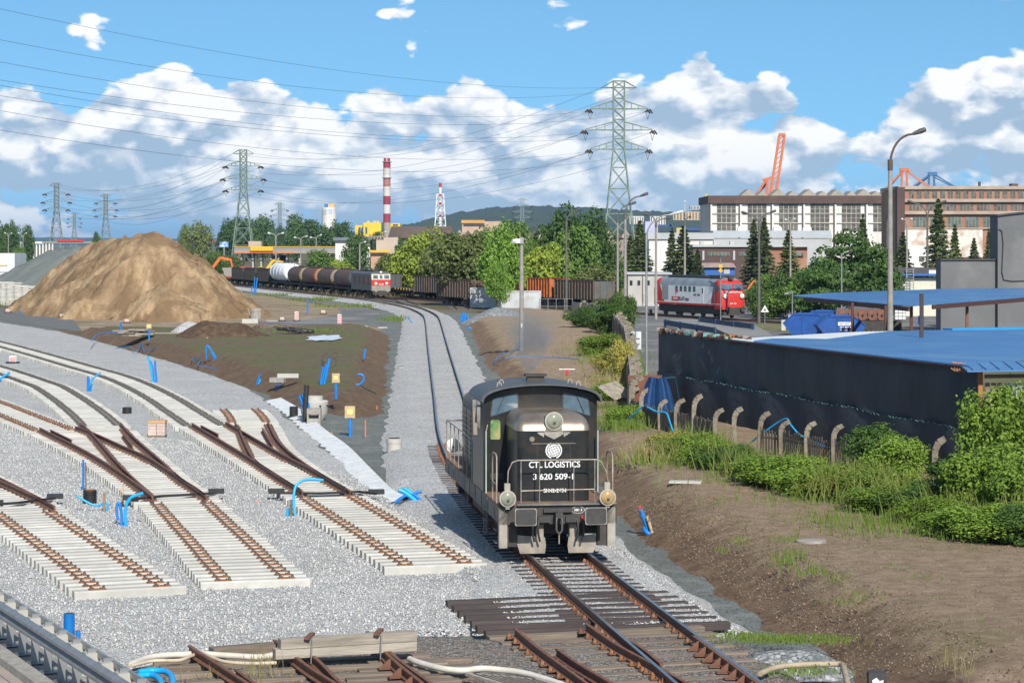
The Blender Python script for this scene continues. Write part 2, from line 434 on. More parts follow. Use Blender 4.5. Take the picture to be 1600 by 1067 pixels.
def soil(name, c1, c2, grass=None, gs=0.25, glo=0.52, ghi=0.62, scale=2.0, bump=0.05):
 m = bpy.data.materials.new(name); m.use_nodes = True; MAT[name] = m
 g = NG(m.node_tree); b = m.node_tree.nodes['Principled BSDF']
 pos = g.n('ShaderNodeNewGeometry').outputs['Position']
 n = g.noise(pos, scale, 8, 0.68); col = g.mix(g.ramp(n, (0.36, 0.0), (0.64, 1.0)), c1, c2)
 sp = g.noise(pos, 16, 3, 0.7); col = g.mix(g.math('MULTIPLY', g.ramp(sp, (0.60, 0.0), (0.70, 1.0)), 0.55), col, tuple(min(1, x * 1.9) for x in c2))
 if grass:
  n2 = g.noise(pos, gs, 4, 0.6); fine = g.noise(pos, 5.0, 5, 0.7)
  k = g.math('MULTIPLY', g.ramp(n2, (glo, 0.0), (ghi, 1.0)), g.ramp(fine, (0.44, 0.0), (0.60, 0.9)))
  col = g.mix(k, col, grass)
 g.set(b, 'Base Color', col); b.inputs['Roughness'].default_value = 0.95; b.inputs['Specular IOR Level'].default_value = 0.15
 bp = g.n('ShaderNodeBump'); bp.inputs['Distance'].default_value = bump; g.set(bp, 'Height', g.noise(pos, 7.0, 8, 0.72)); g.set(b, 'Normal', bp)
 return m
def leafmat(name, c1, c2, c3=None, trans=0.25):
 m = bpy.data.materials.new(name); m.use_nodes = True; MAT[name] = m
 g = NG(m.node_tree); b = m.node_tree.nodes['Principled BSDF']
 geo = g.n('ShaderNodeNewGeometry'); oi = g.n('ShaderNodeObjectInfo')
 col = g.mix(geo.outputs['Random Per Island'], c1, c2)
 n = g.noise(geo.outputs['Position'], 0.45, 3, 0.6)
 if c3: col = g.mix(g.math('MULTIPLY', g.ramp(n, (0.45, 0.0), (0.62, 1.0)), 0.6), col, c3)
 hs = g.n('ShaderNodeHueSaturation'); g.set(hs, 'Value', g.math('MULTIPLY_ADD', oi.outputs['Random'], 0.3, 0.85)); g.set(hs, 'Color', col)
 g.set(b, 'Base Color', hs.outputs[0]); b.inputs['Roughness'].default_value = 0.6; b.inputs['Specular IOR Level'].default_value = 0.25
 tr = g.n('ShaderNodeBsdfTranslucent'); g.set(tr, 0, hs.outputs[0])
 mx = g.n('ShaderNodeMixShader'); mx.inputs[0].default_value = trans; g.L.new(b.outputs[0], mx.inputs[1]); g.L.new(tr.outputs[0], mx.inputs[2])
 g.L.new(mx.outputs[0], m.node_tree.nodes['Material Output'].inputs[0])
 return m
def glassmat(name, c=(0.02, 0.03, 0.035), rough=0.08):
 m = mat(name, c, tuple(x * 1.5 for x in c), 0.6, rough, spec=0.8); return m
M_ = dict
BALLAST = stones('ballast', (0.33, 0.335, 0.335), (0.90, 0.895, 0.88), (0.55, 0.42, 0.33), scale=21, bump=0.024, patch=(0.47, 0.455, 0.43), ps=0.5)
BALLAST_OLD = stones('old_ballast', (0.13, 0.11, 0.095), (0.42, 0.39, 0.35), (0.36, 0.2, 0.13), patch=(0.16, 0.12, 0.09), ps=0.6)
FINES = stones('grey_fines', (0.13, 0.145, 0.135), (0.26, 0.275, 0.26), (0.2, 0.18, 0.15), scale=26, bump=0.012, patch=(0.30, 0.31, 0.295), ps=1.4)
SOIL = soil('dark_soil', (0.062, 0.040, 0.026), (0.135, 0.090, 0.060), bump=0.08)
FIELD = soil('field_soil', (0.120, 0.084, 0.057), (0.235, 0.172, 0.120), grass=(0.115, 0.145, 0.035), gs=0.16, glo=0.50, ghi=0.66)
LAWN = soil('young_lawn', (0.080, 0.062, 0.036), (0.135, 0.108, 0.062), grass=(0.085, 0.155, 0.025), gs=0.10, glo=0.40, ghi=0.58)
SAND = soil('sand', (0.30, 0.205, 0.115), (0.50, 0.365, 0.225), bump=0.15, scale=0.35)
DIRT = soil('trodden_dirt', (0.20, 0.15, 0.10), (0.36, 0.285, 0.20), grass=(0.10, 0.13, 0.035), gs=0.08, glo=0.56, ghi=0.66, scale=0.3)
CONC = mat('concrete', (0.50, 0.485, 0.445), (0.40, 0.39, 0.355), 2.2, 0.85, bump=0.006, bscale=30, rnd=0.26, c3=(0.44, 0.42, 0.38), s3=1.3)
CONC_D = mat('old_concrete', (0.36, 0.335, 0.30), (0.24, 0.22, 0.195), 5.0, 0.9, bump=0.012, bscale=26, rnd=0.2)
CONC_P = mat('pole_concrete', (0.31, 0.29, 0.26), (0.23, 0.215, 0.195), 3.0, 0.9, bump=0.006, bscale=30)
WOOD = mat('old_timber', (0.24, 0.19, 0.145), (0.135, 0.105, 0.08), 3.0, 0.9, bump=0.01, bscale=20, rnd=0.25, stretch=(0.35, 3.0, 3.0))
WOOD_G = mat('grey_timber', (0.40, 0.36, 0.30), (0.22, 0.19, 0.155), 2.6, 0.92, bump=0.012, bscale=16, rnd=0.15, stretch=(0.3, 3.0, 3.0))
TARWOOD = mat('tarred_timber', (0.042, 0.030, 0.028), (0.075, 0.056, 0.050), 3.0, 0.75, bump=0.008, bscale=24, rnd=0.3, stretch=(0.4, 3, 3))
RUST = mat('rusty_rail', (0.125, 0.055, 0.035), (0.21, 0.095, 0.055), 7.0, 0.7, bump=0.003, bscale=40)
RUST_P = mat('rusty_plate', (0.30, 0.125, 0.045), (0.16, 0.065, 0.03), 9.0, 0.8, rnd=0.3)
RAILHEAD = mat('worn_railhead', (0.40, 0.39, 0.38), (0.30, 0.28, 0.27), 3.0, 0.28, metal=0.9)
IRON = mat('dark_iron', (0.032, 0.031, 0.031), (0.055, 0.05, 0.048), 6.0, 0.6)
STEEL = mat('galvanised_steel', (0.36, 0.365, 0.36), (0.27, 0.275, 0.275), 4.0, 0.45, metal=0.55, bump=0.002, bscale=12)
ASPH = mat('asphalt', (0.105, 0.102, 0.102), (0.165, 0.16, 0.158), 0.7, 0.92, bump=0.006, bscale=40, coords='World', c3=(0.215, 0.205, 0.195), s3=0.12)
BLUE = mat('blue_pipe', (0.008, 0.20, 0.60), (0.006, 0.16, 0.50), 4.0, 0.42, rnd=0.25)
CYAN = mat('light_blue_pipe', (0.010, 0.40, 0.82), (0.008, 0.33, 0.72), 4.0, 0.40)
BLACKP = mat('black_plastic', (0.018, 0.018, 0.019), (0.03, 0.03, 0.031), 5.0, 0.5)
WHITE = mat('white_paint', (0.78, 0.78, 0.77), (0.66, 0.66, 0.64), 2.0, 0.6)
RED = mat('red_paint', (0.56, 0.03, 0.025), (0.44, 0.025, 0.02), 2.0, 0.5)
YELLOW = mat('yellow_paint', (0.78, 0.46, 0.015), (0.64, 0.36, 0.01), 3.0, 0.5)
ORANGE = mat('orange_paint', (0.72, 0.16, 0.02), (0.55, 0.11, 0.015), 2.0, 0.6)
GLASS = glassmat('window_glass')
BOARDW = mat('plywood', (0.55, 0.40, 0.24), (0.45, 0.32, 0.18), 6.0, 0.8)

def scatter(name, poly, n, size, zf, m, label, cat, seed=1):   # loose stones or clods: one object
 g = np.random.default_rng(seed); p = np.array(poly); x0, y0 = p.min(0); x1, y1 = p.max(0)
 X = g.uniform(x0, x1, n * 4); Y = g.uniform(y0, y1, n * 4); k = sdist(X, Y, p) > 0.15; X, Y = X[k][:n], Y[k][:n]; n = len(X)
 o = np.array([[1, 0, 0], [0, 1, 0], [-1, 0, 0], [0, -1, 0], [0, 0, 1], [0, 0, -1]], float)
 r = g.uniform(*size, (n, 1, 1)); V = o[None] * r * g.uniform(0.6, 1.3, (n, 6, 3)) + g.normal(size=(n, 6, 3)) * r * 0.25
 V += np.stack([X, Y, zf(X, Y)], -1)[:, None, :]; a = np.arange(n)[:, None, None] * 6
 T = np.array([[0, 1, 4], [1, 2, 4], [2, 3, 4], [3, 0, 4], [1, 0, 5], [2, 1, 5], [3, 2, 5], [0, 3, 5]])[None] + a; T = T.reshape(-1)
 me = bpy.data.meshes.new(name); me.vertices.add(n * 6); me.vertices.foreach_set('co', V.reshape(-1).astype(np.float32)); me.loops.add(len(T)); me.loops.foreach_set('vertex_index', T.astype(np.int32))
 f = len(T) // 3; me.polygons.add(f); me.polygons.foreach_set('loop_start', np.arange(0, f * 3, 3, dtype=np.int32)); me.polygons.foreach_set('loop_total', np.full(f, 3, np.int32)); me.materials.append(m); me.update(calc_edges=True)
 q = ob(name, me, m); q['kind'] = 'stuff'; q['label'] = label; q['category'] = cat; return q
def islandmat(name, c1, c2):
 m = bpy.data.materials.new(name); m.use_nodes = True; g = NG(m.node_tree); b = m.node_tree.nodes['Principled BSDF']
 g.set(b, 'Base Color', g.mix(g.n('ShaderNodeNewGeometry').outputs['Random Per Island'], c1, c2)); b.inputs['Roughness'].default_value = 0.9; return m
# ================================================================ THE GROUND
def px(lst, z=0.0): return [XY(u, v, z) for u, v in lst]
GZ = -0.36
farground = soil('far_ground', (0.10, 0.085, 0.05), (0.19, 0.16, 0.10), grass=(0.085, 0.115, 0.03), gs=0.03, glo=0.42, ghi=0.56, scale=0.08, bump=0.02)
g_ = MB(); g_.add([(-9000, -40, GZ), (9000, -40, GZ), (9000, 16000, GZ), (-9000, 16000, GZ)], [(0, 1, 2, 3)])
struct('ground', g_, farground)
g_ = MB(); g_.add([(*p, GZ + 0.012) for p in [(-75, 30), (20, 30), (20, 150), (6, 262), (-30, 300), (-75, 262)]], [tuple(range(6))])
struct('drainage_strip', g_, FINES)
# the measured centre line of the main track
MAINC = catmull(smoothpath(catmull([(5.9, 26), (3.65, 41), (2.68, 47.5), (1.10, 58.1), (-1.70, 84.4), (-3.35, 120.7), (-5.64, 175), (-8.5, 243.5), (-9.75, 260.5), (-11.8, 280), (-14.5, 296), (-19.4, 320), (-24.8, 339.5), (-35, 373), (-52, 431), (-82, 530)], 4.0), 6), 0.6)
def ystrip(p, y0, y1): return p[(p[:, 1] >= y0) & (p[:, 1] <= y1)]
ms = ystrip(MAINC, 47.5, 440)
zone('ballast', list(map(tuple, offset(ms, -3.2))) + list(map(tuple, offset(ms, 2.75)))[::-1], -0.06, GZ, 1.0, 0.5, BALLAST, amp=0.03, edge=0.3, seed=3)
zone('yard_ballast', px([(-420, 470), (-60, 494), (0, 502), (100, 517), (200, 543), (300, 571), (395, 604), (445, 640), (500, 682), (560, 732), (612, 774), (690, 800), (760, 850), (835, 930), (860, 985), (770, 983), (700, 985), (640, 992), (430, 1014), (220, 1042), (0, 1060), (-300, 1060)], -0.2), -0.20, GZ, 0.8, 0.45, BALLAST, amp=0.05, edge=0.35, seed=9)
zone('old_ballast', px([(150, 1036), (430, 1004), (640, 984), (720, 990), (860, 995), (1010, 985), (1130, 985), (1230, 1010), (1330, 1120), (1200, 1300), (-100, 1300)], -0.05), -0.05, GZ, 0.7, 0.3, BALLAST_OLD, amp=0.06, edge=0.3, seed=12)
# white edge of the geotextile under the yard ballast
tx = mat('geotextile', (0.74, 0.75, 0.74), (0.56, 0.58, 0.58), 3.0, 0.85, bump=0.02, bscale=8, coords='World')
tp = catmull(px([(436, 627), (470, 648), (505, 678), (540, 704), (575, 740), (612, 776), (640, 785)], GZ), 0.5)
m_ = MB(); a_ = offset(tp, -0.1); b_ = offset(tp, 0.75)
for i in range(len(tp) - 1):
 n0, n1 = (random.random() * 0.05 for _ in '12')
 m_.add([(*a_[i], GZ + 0.20), (*a_[i + 1], GZ + 0.20), (*(b_[i + 1] + (0.2 * math.sin(i * 1.7 + 1.7)) * 0.4), GZ + 0.035), (*(b_[i] + 0.2 * math.sin(i * 1.7) * 0.4), GZ + 0.035)], [(0, 1, 2, 3)])
one('geotextile_sheet', m_, tx, 'white geotextile edge showing under the yard ballast beside the grey ditch', 'textile sheet', smooth=60)
# banks of soil: dark slopes, thin grass on top
def bank_mat(name, top, slope, zlo, zhi):
 m = bpy.data.materials.new(name); m.use_nodes = True; g = NG(m.node_tree); b = m.node_tree.nodes['Principled BSDF']
 pos = g.n('ShaderNodeNewGeometry').outputs['Position']; sep = g.n('ShaderNodeSeparateXYZ'); g.set(sep, 0, pos)
 n = g.noise(pos, 1.1, 6, 0.65); zz = g.math('ADD', sep.outputs[2], g.math('MULTIPLY', g.math('SUBTRACT', n, 0.5), 0.45))
 k = g.sstep(zz, zlo, zhi)
 n1 = g.noise(pos, 2.2, 8, 0.7)
 sc = g.mix(g.ramp(n1, (0.36, 0.0), (0.64, 1.0)), slope[0], slope[1])
 tcx = g.mix(g.ramp(n1, (0.36, 0.0), (0.64, 1.0)), top[0], top[1])
 n2 = g.noise(pos, top[3], 4, 0.62); fine = g.noise(pos, 4.0, 6, 0.75)
 tcx = g.mix(g.math('MULTIPLY', g.ramp(n2, (top[4], 0.0), (top[4] + 0.18, 1.0)), g.ramp(fine, (0.42, 0.0), (0.60, 0.85))), tcx, top[2])
 col = g.mix(k, sc, tcx)
 sp = g.noise(pos, 14, 3, 0.7); col = g.mix(g.math('MULTIPLY', g.ramp(sp, (0.62, 0.0), (0.72, 1.0)), 0.4), col, (0.34, 0.28, 0.21))
 g.set(b, 'Base Color', col); b.inputs['Roughness'].default_value = 0.95; b.inputs['Specular IOR Level'].default_value = 0.12
 bp = g.n('ShaderNodeBump'); bp.inputs['Distance'].default_value = 0.12; g.set(bp, 'Height', g.noise(pos, 7.0, 10, 0.78)); g.set(b, 'Normal', bp)
 return m
LAWNM = bank_mat('lawn_bank', ((0.125, 0.10, 0.066), (0.20, 0.165, 0.105), (0.115, 0.17, 0.035), 0.11, 0.44), ((0.125, 0.082, 0.055), (0.215, 0.148, 0.10)), 0.30, 0.52)
FIELDM = bank_mat('field_bank', ((0.265, 0.185, 0.122), (0.44, 0.325, 0.225), (0.19, 0.205, 0.055), 0.20, 0.50), ((0.165, 0.108, 0.070), (0.28, 0.192, 0.128)), 0.05, 0.42)
zone('lawn_bank', px([(62, 509), (130, 526), (200, 546), (330, 585), (400, 612), (450, 630), (500, 642), (548, 654), (588, 650), (601, 612), (605, 560), (609, 535), (606, 524), (560, 519), (480, 523), (400, 527), (250, 526), (130, 521), (80, 512)], GZ), 0.62, GZ, 3.0, 0.45, LAWNM, amp=0.09, ns=0.35, edge=0.5, seed=21)
zone('right_field', px([(728, 500), (742, 530), (762, 572), (790, 602), (820, 640), (880, 700), (950, 782), (1002, 835), (1060, 884), (1140, 935), (1205, 985), (1260, 1005), (1330, 1060), (1420, 1150), (2300, 1150), (2300, 700), (1560, 640), (1180, 650), (1000, 600), (975, 540), (905, 498), (850, 492), (760, 492)], GZ), 0.50, GZ, 2.6, 0.45, FIELDM, amp=0.12, ns=0.28, edge=0.55, seed=31)
YARD = px([(0, 640), (300, 690), (560, 745), (640, 800), (760, 850), (835, 930), (850, 985), (640, 990), (430, 1012), (240, 1030), (-60, 960)], -0.2)
scatter('ballast_stones', YARD, 42000, (0.018, 0.040), lambda x, y: -0.19 + fbm(x, y, 0.6, 4, 14) * 0.05, islandmat('loose_stone', (0.30, 0.30, 0.298), (0.58, 0.575, 0.56)), 'loose grey ballast stones spread over the yard', 'gravel', 3)
MB2 = [tuple(p) for p in offset(ystrip(MAINC, 48, 62), -2.6)] + [tuple(p) for p in offset(ystrip(MAINC, 48, 62), 2.2)][::-1]
scatter('track_stones', MB2, 6000, (0.016, 0.034), lambda x, y: -0.075 + fbm(x, y, 0.6, 4, 8) * 0.03, islandmat('track_stone', (0.30, 0.30, 0.298), (0.58, 0.575, 0.56)), 'loose ballast stones around the main track sleepers', 'gravel', 4)
FZ, LZ = 0.50, 0.62
scatter('soil_clods', px([(960, 780), (1060, 870), (1200, 975), (1330, 1060), (1620, 1060), (1620, 860), (1300, 800), (1080, 745)], 0.45), 9000, (0.008, 0.028), lambda x, y: 0.50 + fbm(x, y, 0.28, 4, 36) * 0.12, islandmat('clod', (0.13, 0.092, 0.062), (0.27, 0.205, 0.145)), 'small clods and pebbles on the right field', 'clods', 5)
# roads
def sheet(name, pts, z, m):
 b = MB(); b.add([(*p, z) for p in pts], [tuple(range(len(pts)))]); return struct(name, b, m)
rp = px([(330, 441), (450, 460), (520, 470), (565, 478), (592, 488), (590, 496), (565, 502), (500, 508), (400, 510), (395, 503), (470, 500), (512, 495), (534, 488), (526, 481), (490, 472), (430, 463), (330, 449)], GZ)
sheet('road', rp, GZ + 0.02, ASPH)
sheet('dirt_track', px([(0, 482), (110, 494), (130, 520), (60, 510), (0, 500)], GZ), GZ + 0.03, mat('dark_fines', (0.105, 0.11, 0.112), (0.15, 0.155, 0.15), 1.0, 0.95, bump=0.02, bscale=12, coords='World'))
sheet('building_site', px([(40, 470), (300, 445), (430, 465), (530, 482), (536, 489), (520, 500), (600, 513), (560, 528), (400, 535), (250, 532), (130, 522), (60, 505)], GZ), GZ + 0.016, DIRT)
sheet('yard_road', px([(975, 470), (1700, 470), (1700, 530), (1460, 545), (1250, 560), (1030, 640), (1000, 610), (988, 560)], GZ), GZ + 0.02, ASPH)
sheet('verge', px([(985, 540), (998, 540), (1016, 600), (1000, 640)], GZ), GZ + 0.05, mat('verge_grass', (0.07, 0.12, 0.02), (0.10, 0.16, 0.03), 3.0, 0.9, coords='World'))
sheet('rough_grass', px([(1060, 508), (1170, 512), (1290, 528), (1330, 545), (1420, 536), (1420, 512), (1300, 509), (1160, 506)], GZ), GZ + 0.045, mat('rough_grass', (0.12, 0.13, 0.035), (0.19, 0.165, 0.07), 0.8, 0.95, coords='World', bump=0.05, bscale=5))
# heaps: straight slopes from crest lines, with gullies
def heap(name, crests, base, slope, cell, m, amp, label, cat, seed=1, wob=0.6):
 pts = np.array([p for c in crests for p in (c[0], c[1])], float); hm = max(c[2] for c in crests) + 1
 r = hm / slope + 3; x0, y0 = pts[:, :2].min(0) - r; x1, y1 = pts[:, :2].max(0) + r
 def zf(X, Y):
  Z = np.full(X.shape, -9.0)
  for a, b, h, h2 in crests:
   a = np.array(a); b = np.array(b); e = b - a
   t = np.clip(((X - a[0]) * e[0] + (Y - a[1]) * e[1]) / (e @ e + 1e-9), 0, 1)
   dx = X - a[0] - t * e[0]; dy = Y - a[1] - t * e[1]; d = np.hypot(dx, dy); ang = np.arctan2(dy, dx)
   gul = (np.abs(np.modf(np.abs(vnoise(ang * 9, t * 3, 1.0, seed) * 3))[0] - 0.5) - 0.25) * wob * np.clip(d / 4, 0, 1)
   d2 = np.sqrt(d * d + (0.35 / slope) ** 2) - 0.35 / slope
   Z = np.maximum(Z, h + (h2 - h) * t - d2 * slope * (1 + 0.10 * (vnoise(ang * 2.2, 0 * X, 1.0, seed + 3) - 0.5)) + gul)
  return base + Z + fbm(X, Y, 0.35 * 10 / max(hm, 3), 5, seed) * amp - np.abs(fbm(X * 1.0, Y * 0.45, 0.5, 4, seed + 40)) * amp * 1.6
 return tag(field(name, x0, x1, y0, y1, cell, zf, m, keep=lambda X, Y: zf(X, Y) > base - 0.3, kind=None), label, cat)
def sandmat():
 m = bpy.data.materials.new('sand'); m.use_nodes = True; g = NG(m.node_tree); b = m.node_tree.nodes['Principled BSDF']
 pos = g.n('ShaderNodeNewGeometry').outputs['Position']
 st = g.n('ShaderNodeVectorMath', operation='MULTIPLY'); g.set(st, 0, pos); st.inputs[1].default_value = (1.3, 0.45, 0.30)
 n = g.noise(st, 0.55, 6, 0.62); n2 = g.noise(pos, 1.4, 8, 0.7); n3 = g.noise(pos, 0.12, 4, 0.6, 0.5)
 col = g.mix(g.ramp(n, (0.38, 0.0), (0.62, 1.0)), (0.265, 0.172, 0.095), (0.50, 0.355, 0.21))
 col = g.mix(g.math('MULTIPLY', g.ramp(n2, (0.5, 0.0), (0.68, 1.0)), 0.45), col, (0.20, 0.135, 0.078))
 col = g.mix(g.math('MULTIPLY', g.ramp(n3, (0.5, 0.0), (0.58, 1.0)), 0.75), col, (0.205, 0.135, 0.076))
 g.set(b, 'Base Color', col); b.inputs['Roughness'].default_value = 0.95; b.inputs['Specular IOR Level'].default_value = 0.1
 bp = g.n('ShaderNodeBump'); bp.inputs['Distance'].default_value = 0.35; g.set(bp, 'Height', g.noise(pos, 1.8, 10, 0.75)); g.set(b, 'Normal', bp)
 return m
SANDM = sandmat()
def qx(u, Y): return (u - U0) * Y / F
heap('sand_heap', [((qx(213, 268), 268), (qx(246, 262), 262), 9.6, 9.9), ((qx(246, 262), 262), (qx(262, 260), 260), 9.9, 8.6), ((qx(213, 268), 268), (qx(150, 285), 285), 9.4, 8.6), ((qx(150, 285), 285), (qx(110, 300), 300), 8.2, 4.6),
 ((qx(96, 250), 250), (qx(238, 261), 261), 0.4, 9.3), ((qx(250, 248), 248), (qx(262, 246), 246), 4.2, 4.0), ((qx(330, 256), 256), (qx(290, 258), 258), 3.6, 6.4), ((qx(60, 286), 286), (qx(125, 282), 282), 2.6, 5.2)],
 GZ, 0.82, 0.40, SANDM, 0.70, 'tall heap of yellow brown sand on the building site', 'sand heap', seed=4, wob=1.9)
GREYH = mat('grey_green_gravel', (0.125, 0.145, 0.135), (0.19, 0.205, 0.19), 0.7, 0.95, bump=0.08, bscale=5, coords='World', c3=(0.16, 0.18, 0.165), s3=0.1)
heap('gravel_heap', [((qx(75, 345), 345), (qx(125, 335), 335), 7.2, 7.9), ((qx(75, 345), 345), (qx(20, 350), 350), 7.2, 3.5), ((qx(-30, 350), 350), (qx(20, 350), 350), 2.4, 4.5)], GZ, 0.62, 0.8, GREYH, 0.4, 'grey green gravel heap behind the sand heap', 'gravel heap', seed=8)
GREYL = stones('chippings', (0.16, 0.17, 0.175), (0.42, 0.43, 0.43), (0.3, 0.28, 0.25), scale=9)
hp = P(783, 507, GZ); heap('chippings_heap', [((hp.x - 0.4, hp.y + 2.2), (hp.x + 0.5, hp.y + 2.4), 1.75, 1.6), ((hp.x - 3.0, hp.y + 2.0), (hp.x, hp.y + 2.2), 0.35, 1.5)], GZ, 0.52, 0.22, GREYL, 0.08, 'grey chippings heap in front of the white containers', 'gravel heap', seed=2, wob=0.15)
hp = P(291, 519, LZ); heap('stone_heap', [((hp.x, hp.y + 1), (hp.x + 0.4, hp.y + 1), 1.0, 0.95)], LZ - 0.1, 0.85, 0.12, BALLAST, 0.06, 'small pale heap of ballast stones on the lawn', 'gravel heap', seed=3, wob=0.1)
hp = P(345, 527, LZ); heap('soil_heap', [((hp.x - 1.4, hp.y + 2), (hp.x + 1.0, hp.y + 2.2), 1.35, 1.2), ((hp.x + 1.0, hp.y + 2.0), (hp.x + 3.2, hp.y + 1.8), 0.9, 0.3)], LZ - 0.1, 0.62, 0.18, SOIL, 0.14, 'dark brown topsoil heap on the lawn', 'soil heap', seed=5, wob=0.2)
hp = P(1235, 1012, 0.1); heap('ballast_heap', [((hp.x - 0.5, hp.y - 0.2), (hp.x + 0.25, hp.y - 0.2), 0.20, 0.24)], -0.12, 0.75, 0.05, GREYL, 0.04, 'low pile of loose ballast stones beside the main track in the grass', 'gravel heap', seed=7, wob=0.05)

# ================================================================ TRACKS
RS = [(-0.07, 0), (0.07, 0), (0.07, 0.015), (0.012, 0.04), (0.012, 0.125), (0.036, 0.135), (0.036, 0.168), (-0.036, 0.168), (-0.036, 0.135), (-0.012, 0.125), (-0.012, 0.04), (-0.07, 0.015)]
def rail_mesh(path, z, shiny=False, matl=None, zs=None):
 b = MB(); pts = [(p[0], p[1], z if zs is None else zs[i]) for i, p in enumerate(path)]
 b.sweep(pts, RS); n = len(RS)
 me = fixn(b.mesh('rail'))
 me.materials.append(matl or RUST)
 if shiny:
  me.materials.append(RAILHEAD); mi = np.zeros(len(me.polygons), np.int32)
  k = np.arange((len(path) - 1) * n); mi[:len(k)][(k % n) == 6] = 1
  me.polygons.foreach_set('material_index', mi)
 return me
def rail(path, z, parent, shiny=False, matl=None, name='rail'):
 p = np.asarray(path); o0 = parent.location
 return ob(name, rail_mesh(p - np.array([o0.x, o0.y]), z - o0.z, shiny, matl), None, parent)
# sleepers, base plates
def sleeper_mesh(L, w, h, m, ch=0.03):
 b = MB(); b.prism([(-w / 2, 0), (w / 2, 0), (w / 2, h - ch), (w / 2 - ch, h), (-w / 2 + ch, h), (-w / 2, h - ch)], -L / 2, L / 2, 'x'); return mesh_of('sleeper', b, m)
SL_C = sleeper_mesh(2.6, 0.29, 0.22, CONC, 0.035); SL_T = sleeper_mesh(2.6, 0.22, 0.16, TARWOOD, 0.012); SL_W = sleeper_mesh(2.6, 0.27, 0.16, WOOD, 0.015)
def plate_mesh(pm, cm, nm):
 b = MB(); b.box((0, 0, 0.012), (0.40, 0.17, 0.024))
 for s in (-1, 1): b.box((s * 0.085, 0, 0.03), (0.035, 0.16, 0.03))
 b.mi = 1
 for s in (-1, 1):
  b.box((s * 0.145, 0, 0.05), (0.075, 0.09, 0.06), taper=0.6); b.cyl((s * 0.15, 0, 0.06), (s * 0.15, 0, 0.10), 0.022, 6)
 return mesh_of(nm, b, [pm, cm])
CLIPD = mat('dark_clip', (0.05, 0.042, 0.04), (0.085, 0.065, 0.055), 8.0, 0.7)
PL_R = plate_mesh(RUST_P, CLIPD, 'base_plate'); PL_D = plate_mesh(CLIPD, IRON, 'base_plate'); PL_M = plate_mesh(RUST, RUST_P, 'base_plate')
SLZ = 0.0                                         # top of the new sleepers
def put_sleeper(root, me, c, ang, L=2.6, ztop=0.0, h=0.22, plates=(), pm=None, jit=0.012):
 o = bpy.data.objects.new('sleeper', me); COL.objects.link(o); o.parent = root
 o.location = Vector((c[0] + random.uniform(-jit, jit), c[1] + random.uniform(-jit, jit), ztop - h)) - root.location
 o.rotation_euler = (0, 0, ang + random.uniform(-jit, jit) * 0.5); o.scale = (L / 2.6, 1, 1)
 for a in plates:                               # distance along the sleeper from its centre
  q = bpy.data.objects.new('base_plate', pm); COL.objects.link(q); q.parent = o
  q.location = (a * 2.6 / L, 0, h); q.scale = (2.6 / L, 1, 1)
 return o
def plain(root, path, pm, me=SL_C, ztop=0.0, h=0.22, spacing=0.6, start=0.0, L=2.6, plates=True, yr=(0, 1e9), jit=0.012):
 s = np.concatenate([[0], np.cumsum(np.linalg.norm(np.diff(path, axis=0), axis=1))]); t = tangents(path); n = 0
 for d in np.arange(start, s[-1], spacing):
  x = np.interp(d, s, path[:, 0]); y = np.interp(d, s, path[:, 1])
  if not (yr[0] <= y <= yr[1]): continue
  tx_ = np.interp(d, s, t[:, 0]); ty_ = np.interp(d, s, t[:, 1])
  put_sleeper(root, me, (x, y), math.atan2(-tx_, ty_), L, ztop, h, (-0.75, 0.75) if plates else (), pm, jit); n += 1
 return n
RB = SLZ + 0.024                                   # foot of the new rails
def W(lst): return np.array(px(lst, 0.10))
class Turnout:
 def __init__(s, name, label, A, D, B, C, root_at, first=None):
  s.root = thing(name, label, 'railway track', root_at); s.A = catmull(A, 0.1); s.D = catmull(D, 0.1); s.B = catmull(B, 0.1); s.C = catmull(C, 0.1)
 def near(s, path, p, t, n, lim=9):
  r = path - p; k = np.abs(r @ t); d = r @ n; ok = (d > -0.4) & (d < lim)
  if not ok.any(): return None
  k = np.where(ok, k, 9); i = int(np.argmin(k)); return float(d[i]) if k[i] < 0.12 else None
 def lay(s, pm, maxlen=5.2):
  A, tA = s.A, tangents(s.A); acc = 1e9; cnt = 0; last = None
  for i in range(len(A)):
   if last is not None and np.linalg.norm(A[i] - A[last]) < 0.6: continue
   dA = tA[i]; n = np.array([dA[1], -dA[0]])
   dd = s.near(s.D, A[i], dA, n)
   if dd is None or dd < 1.2: continue
   if dd + 1.1 > maxlen: break
   pl = [0.0, dd]
   for path in (s.B, s.C):
    k = s.near(path, A[i], dA, n)
    if k is not None and 0.25 < k < dd - 0.25: pl.append(k)
   pl.sort(); pl = [p for j, p in enumerate(pl) if j == 0 or p - pl[j - 1] > 0.22]
   L = dd + 1.1; c = A[i] + n * (dd / 2)
   put_sleeper(s.root, SL_C, c, math.atan2(n[1], n[0]), L, SLZ, 0.22, [p - dd / 2 for p in pl], pm)
   last = i; cnt += 1
  s.end = last; return cnt
def seg(p, a, b): return p[int(len(p) * a):max(int(len(p) * b), int(len(p) * a) + 2)]
def clip_y(p, y0, y1): return p[(p[:, 1] >= y0) & (p[:, 1] <= y1)]
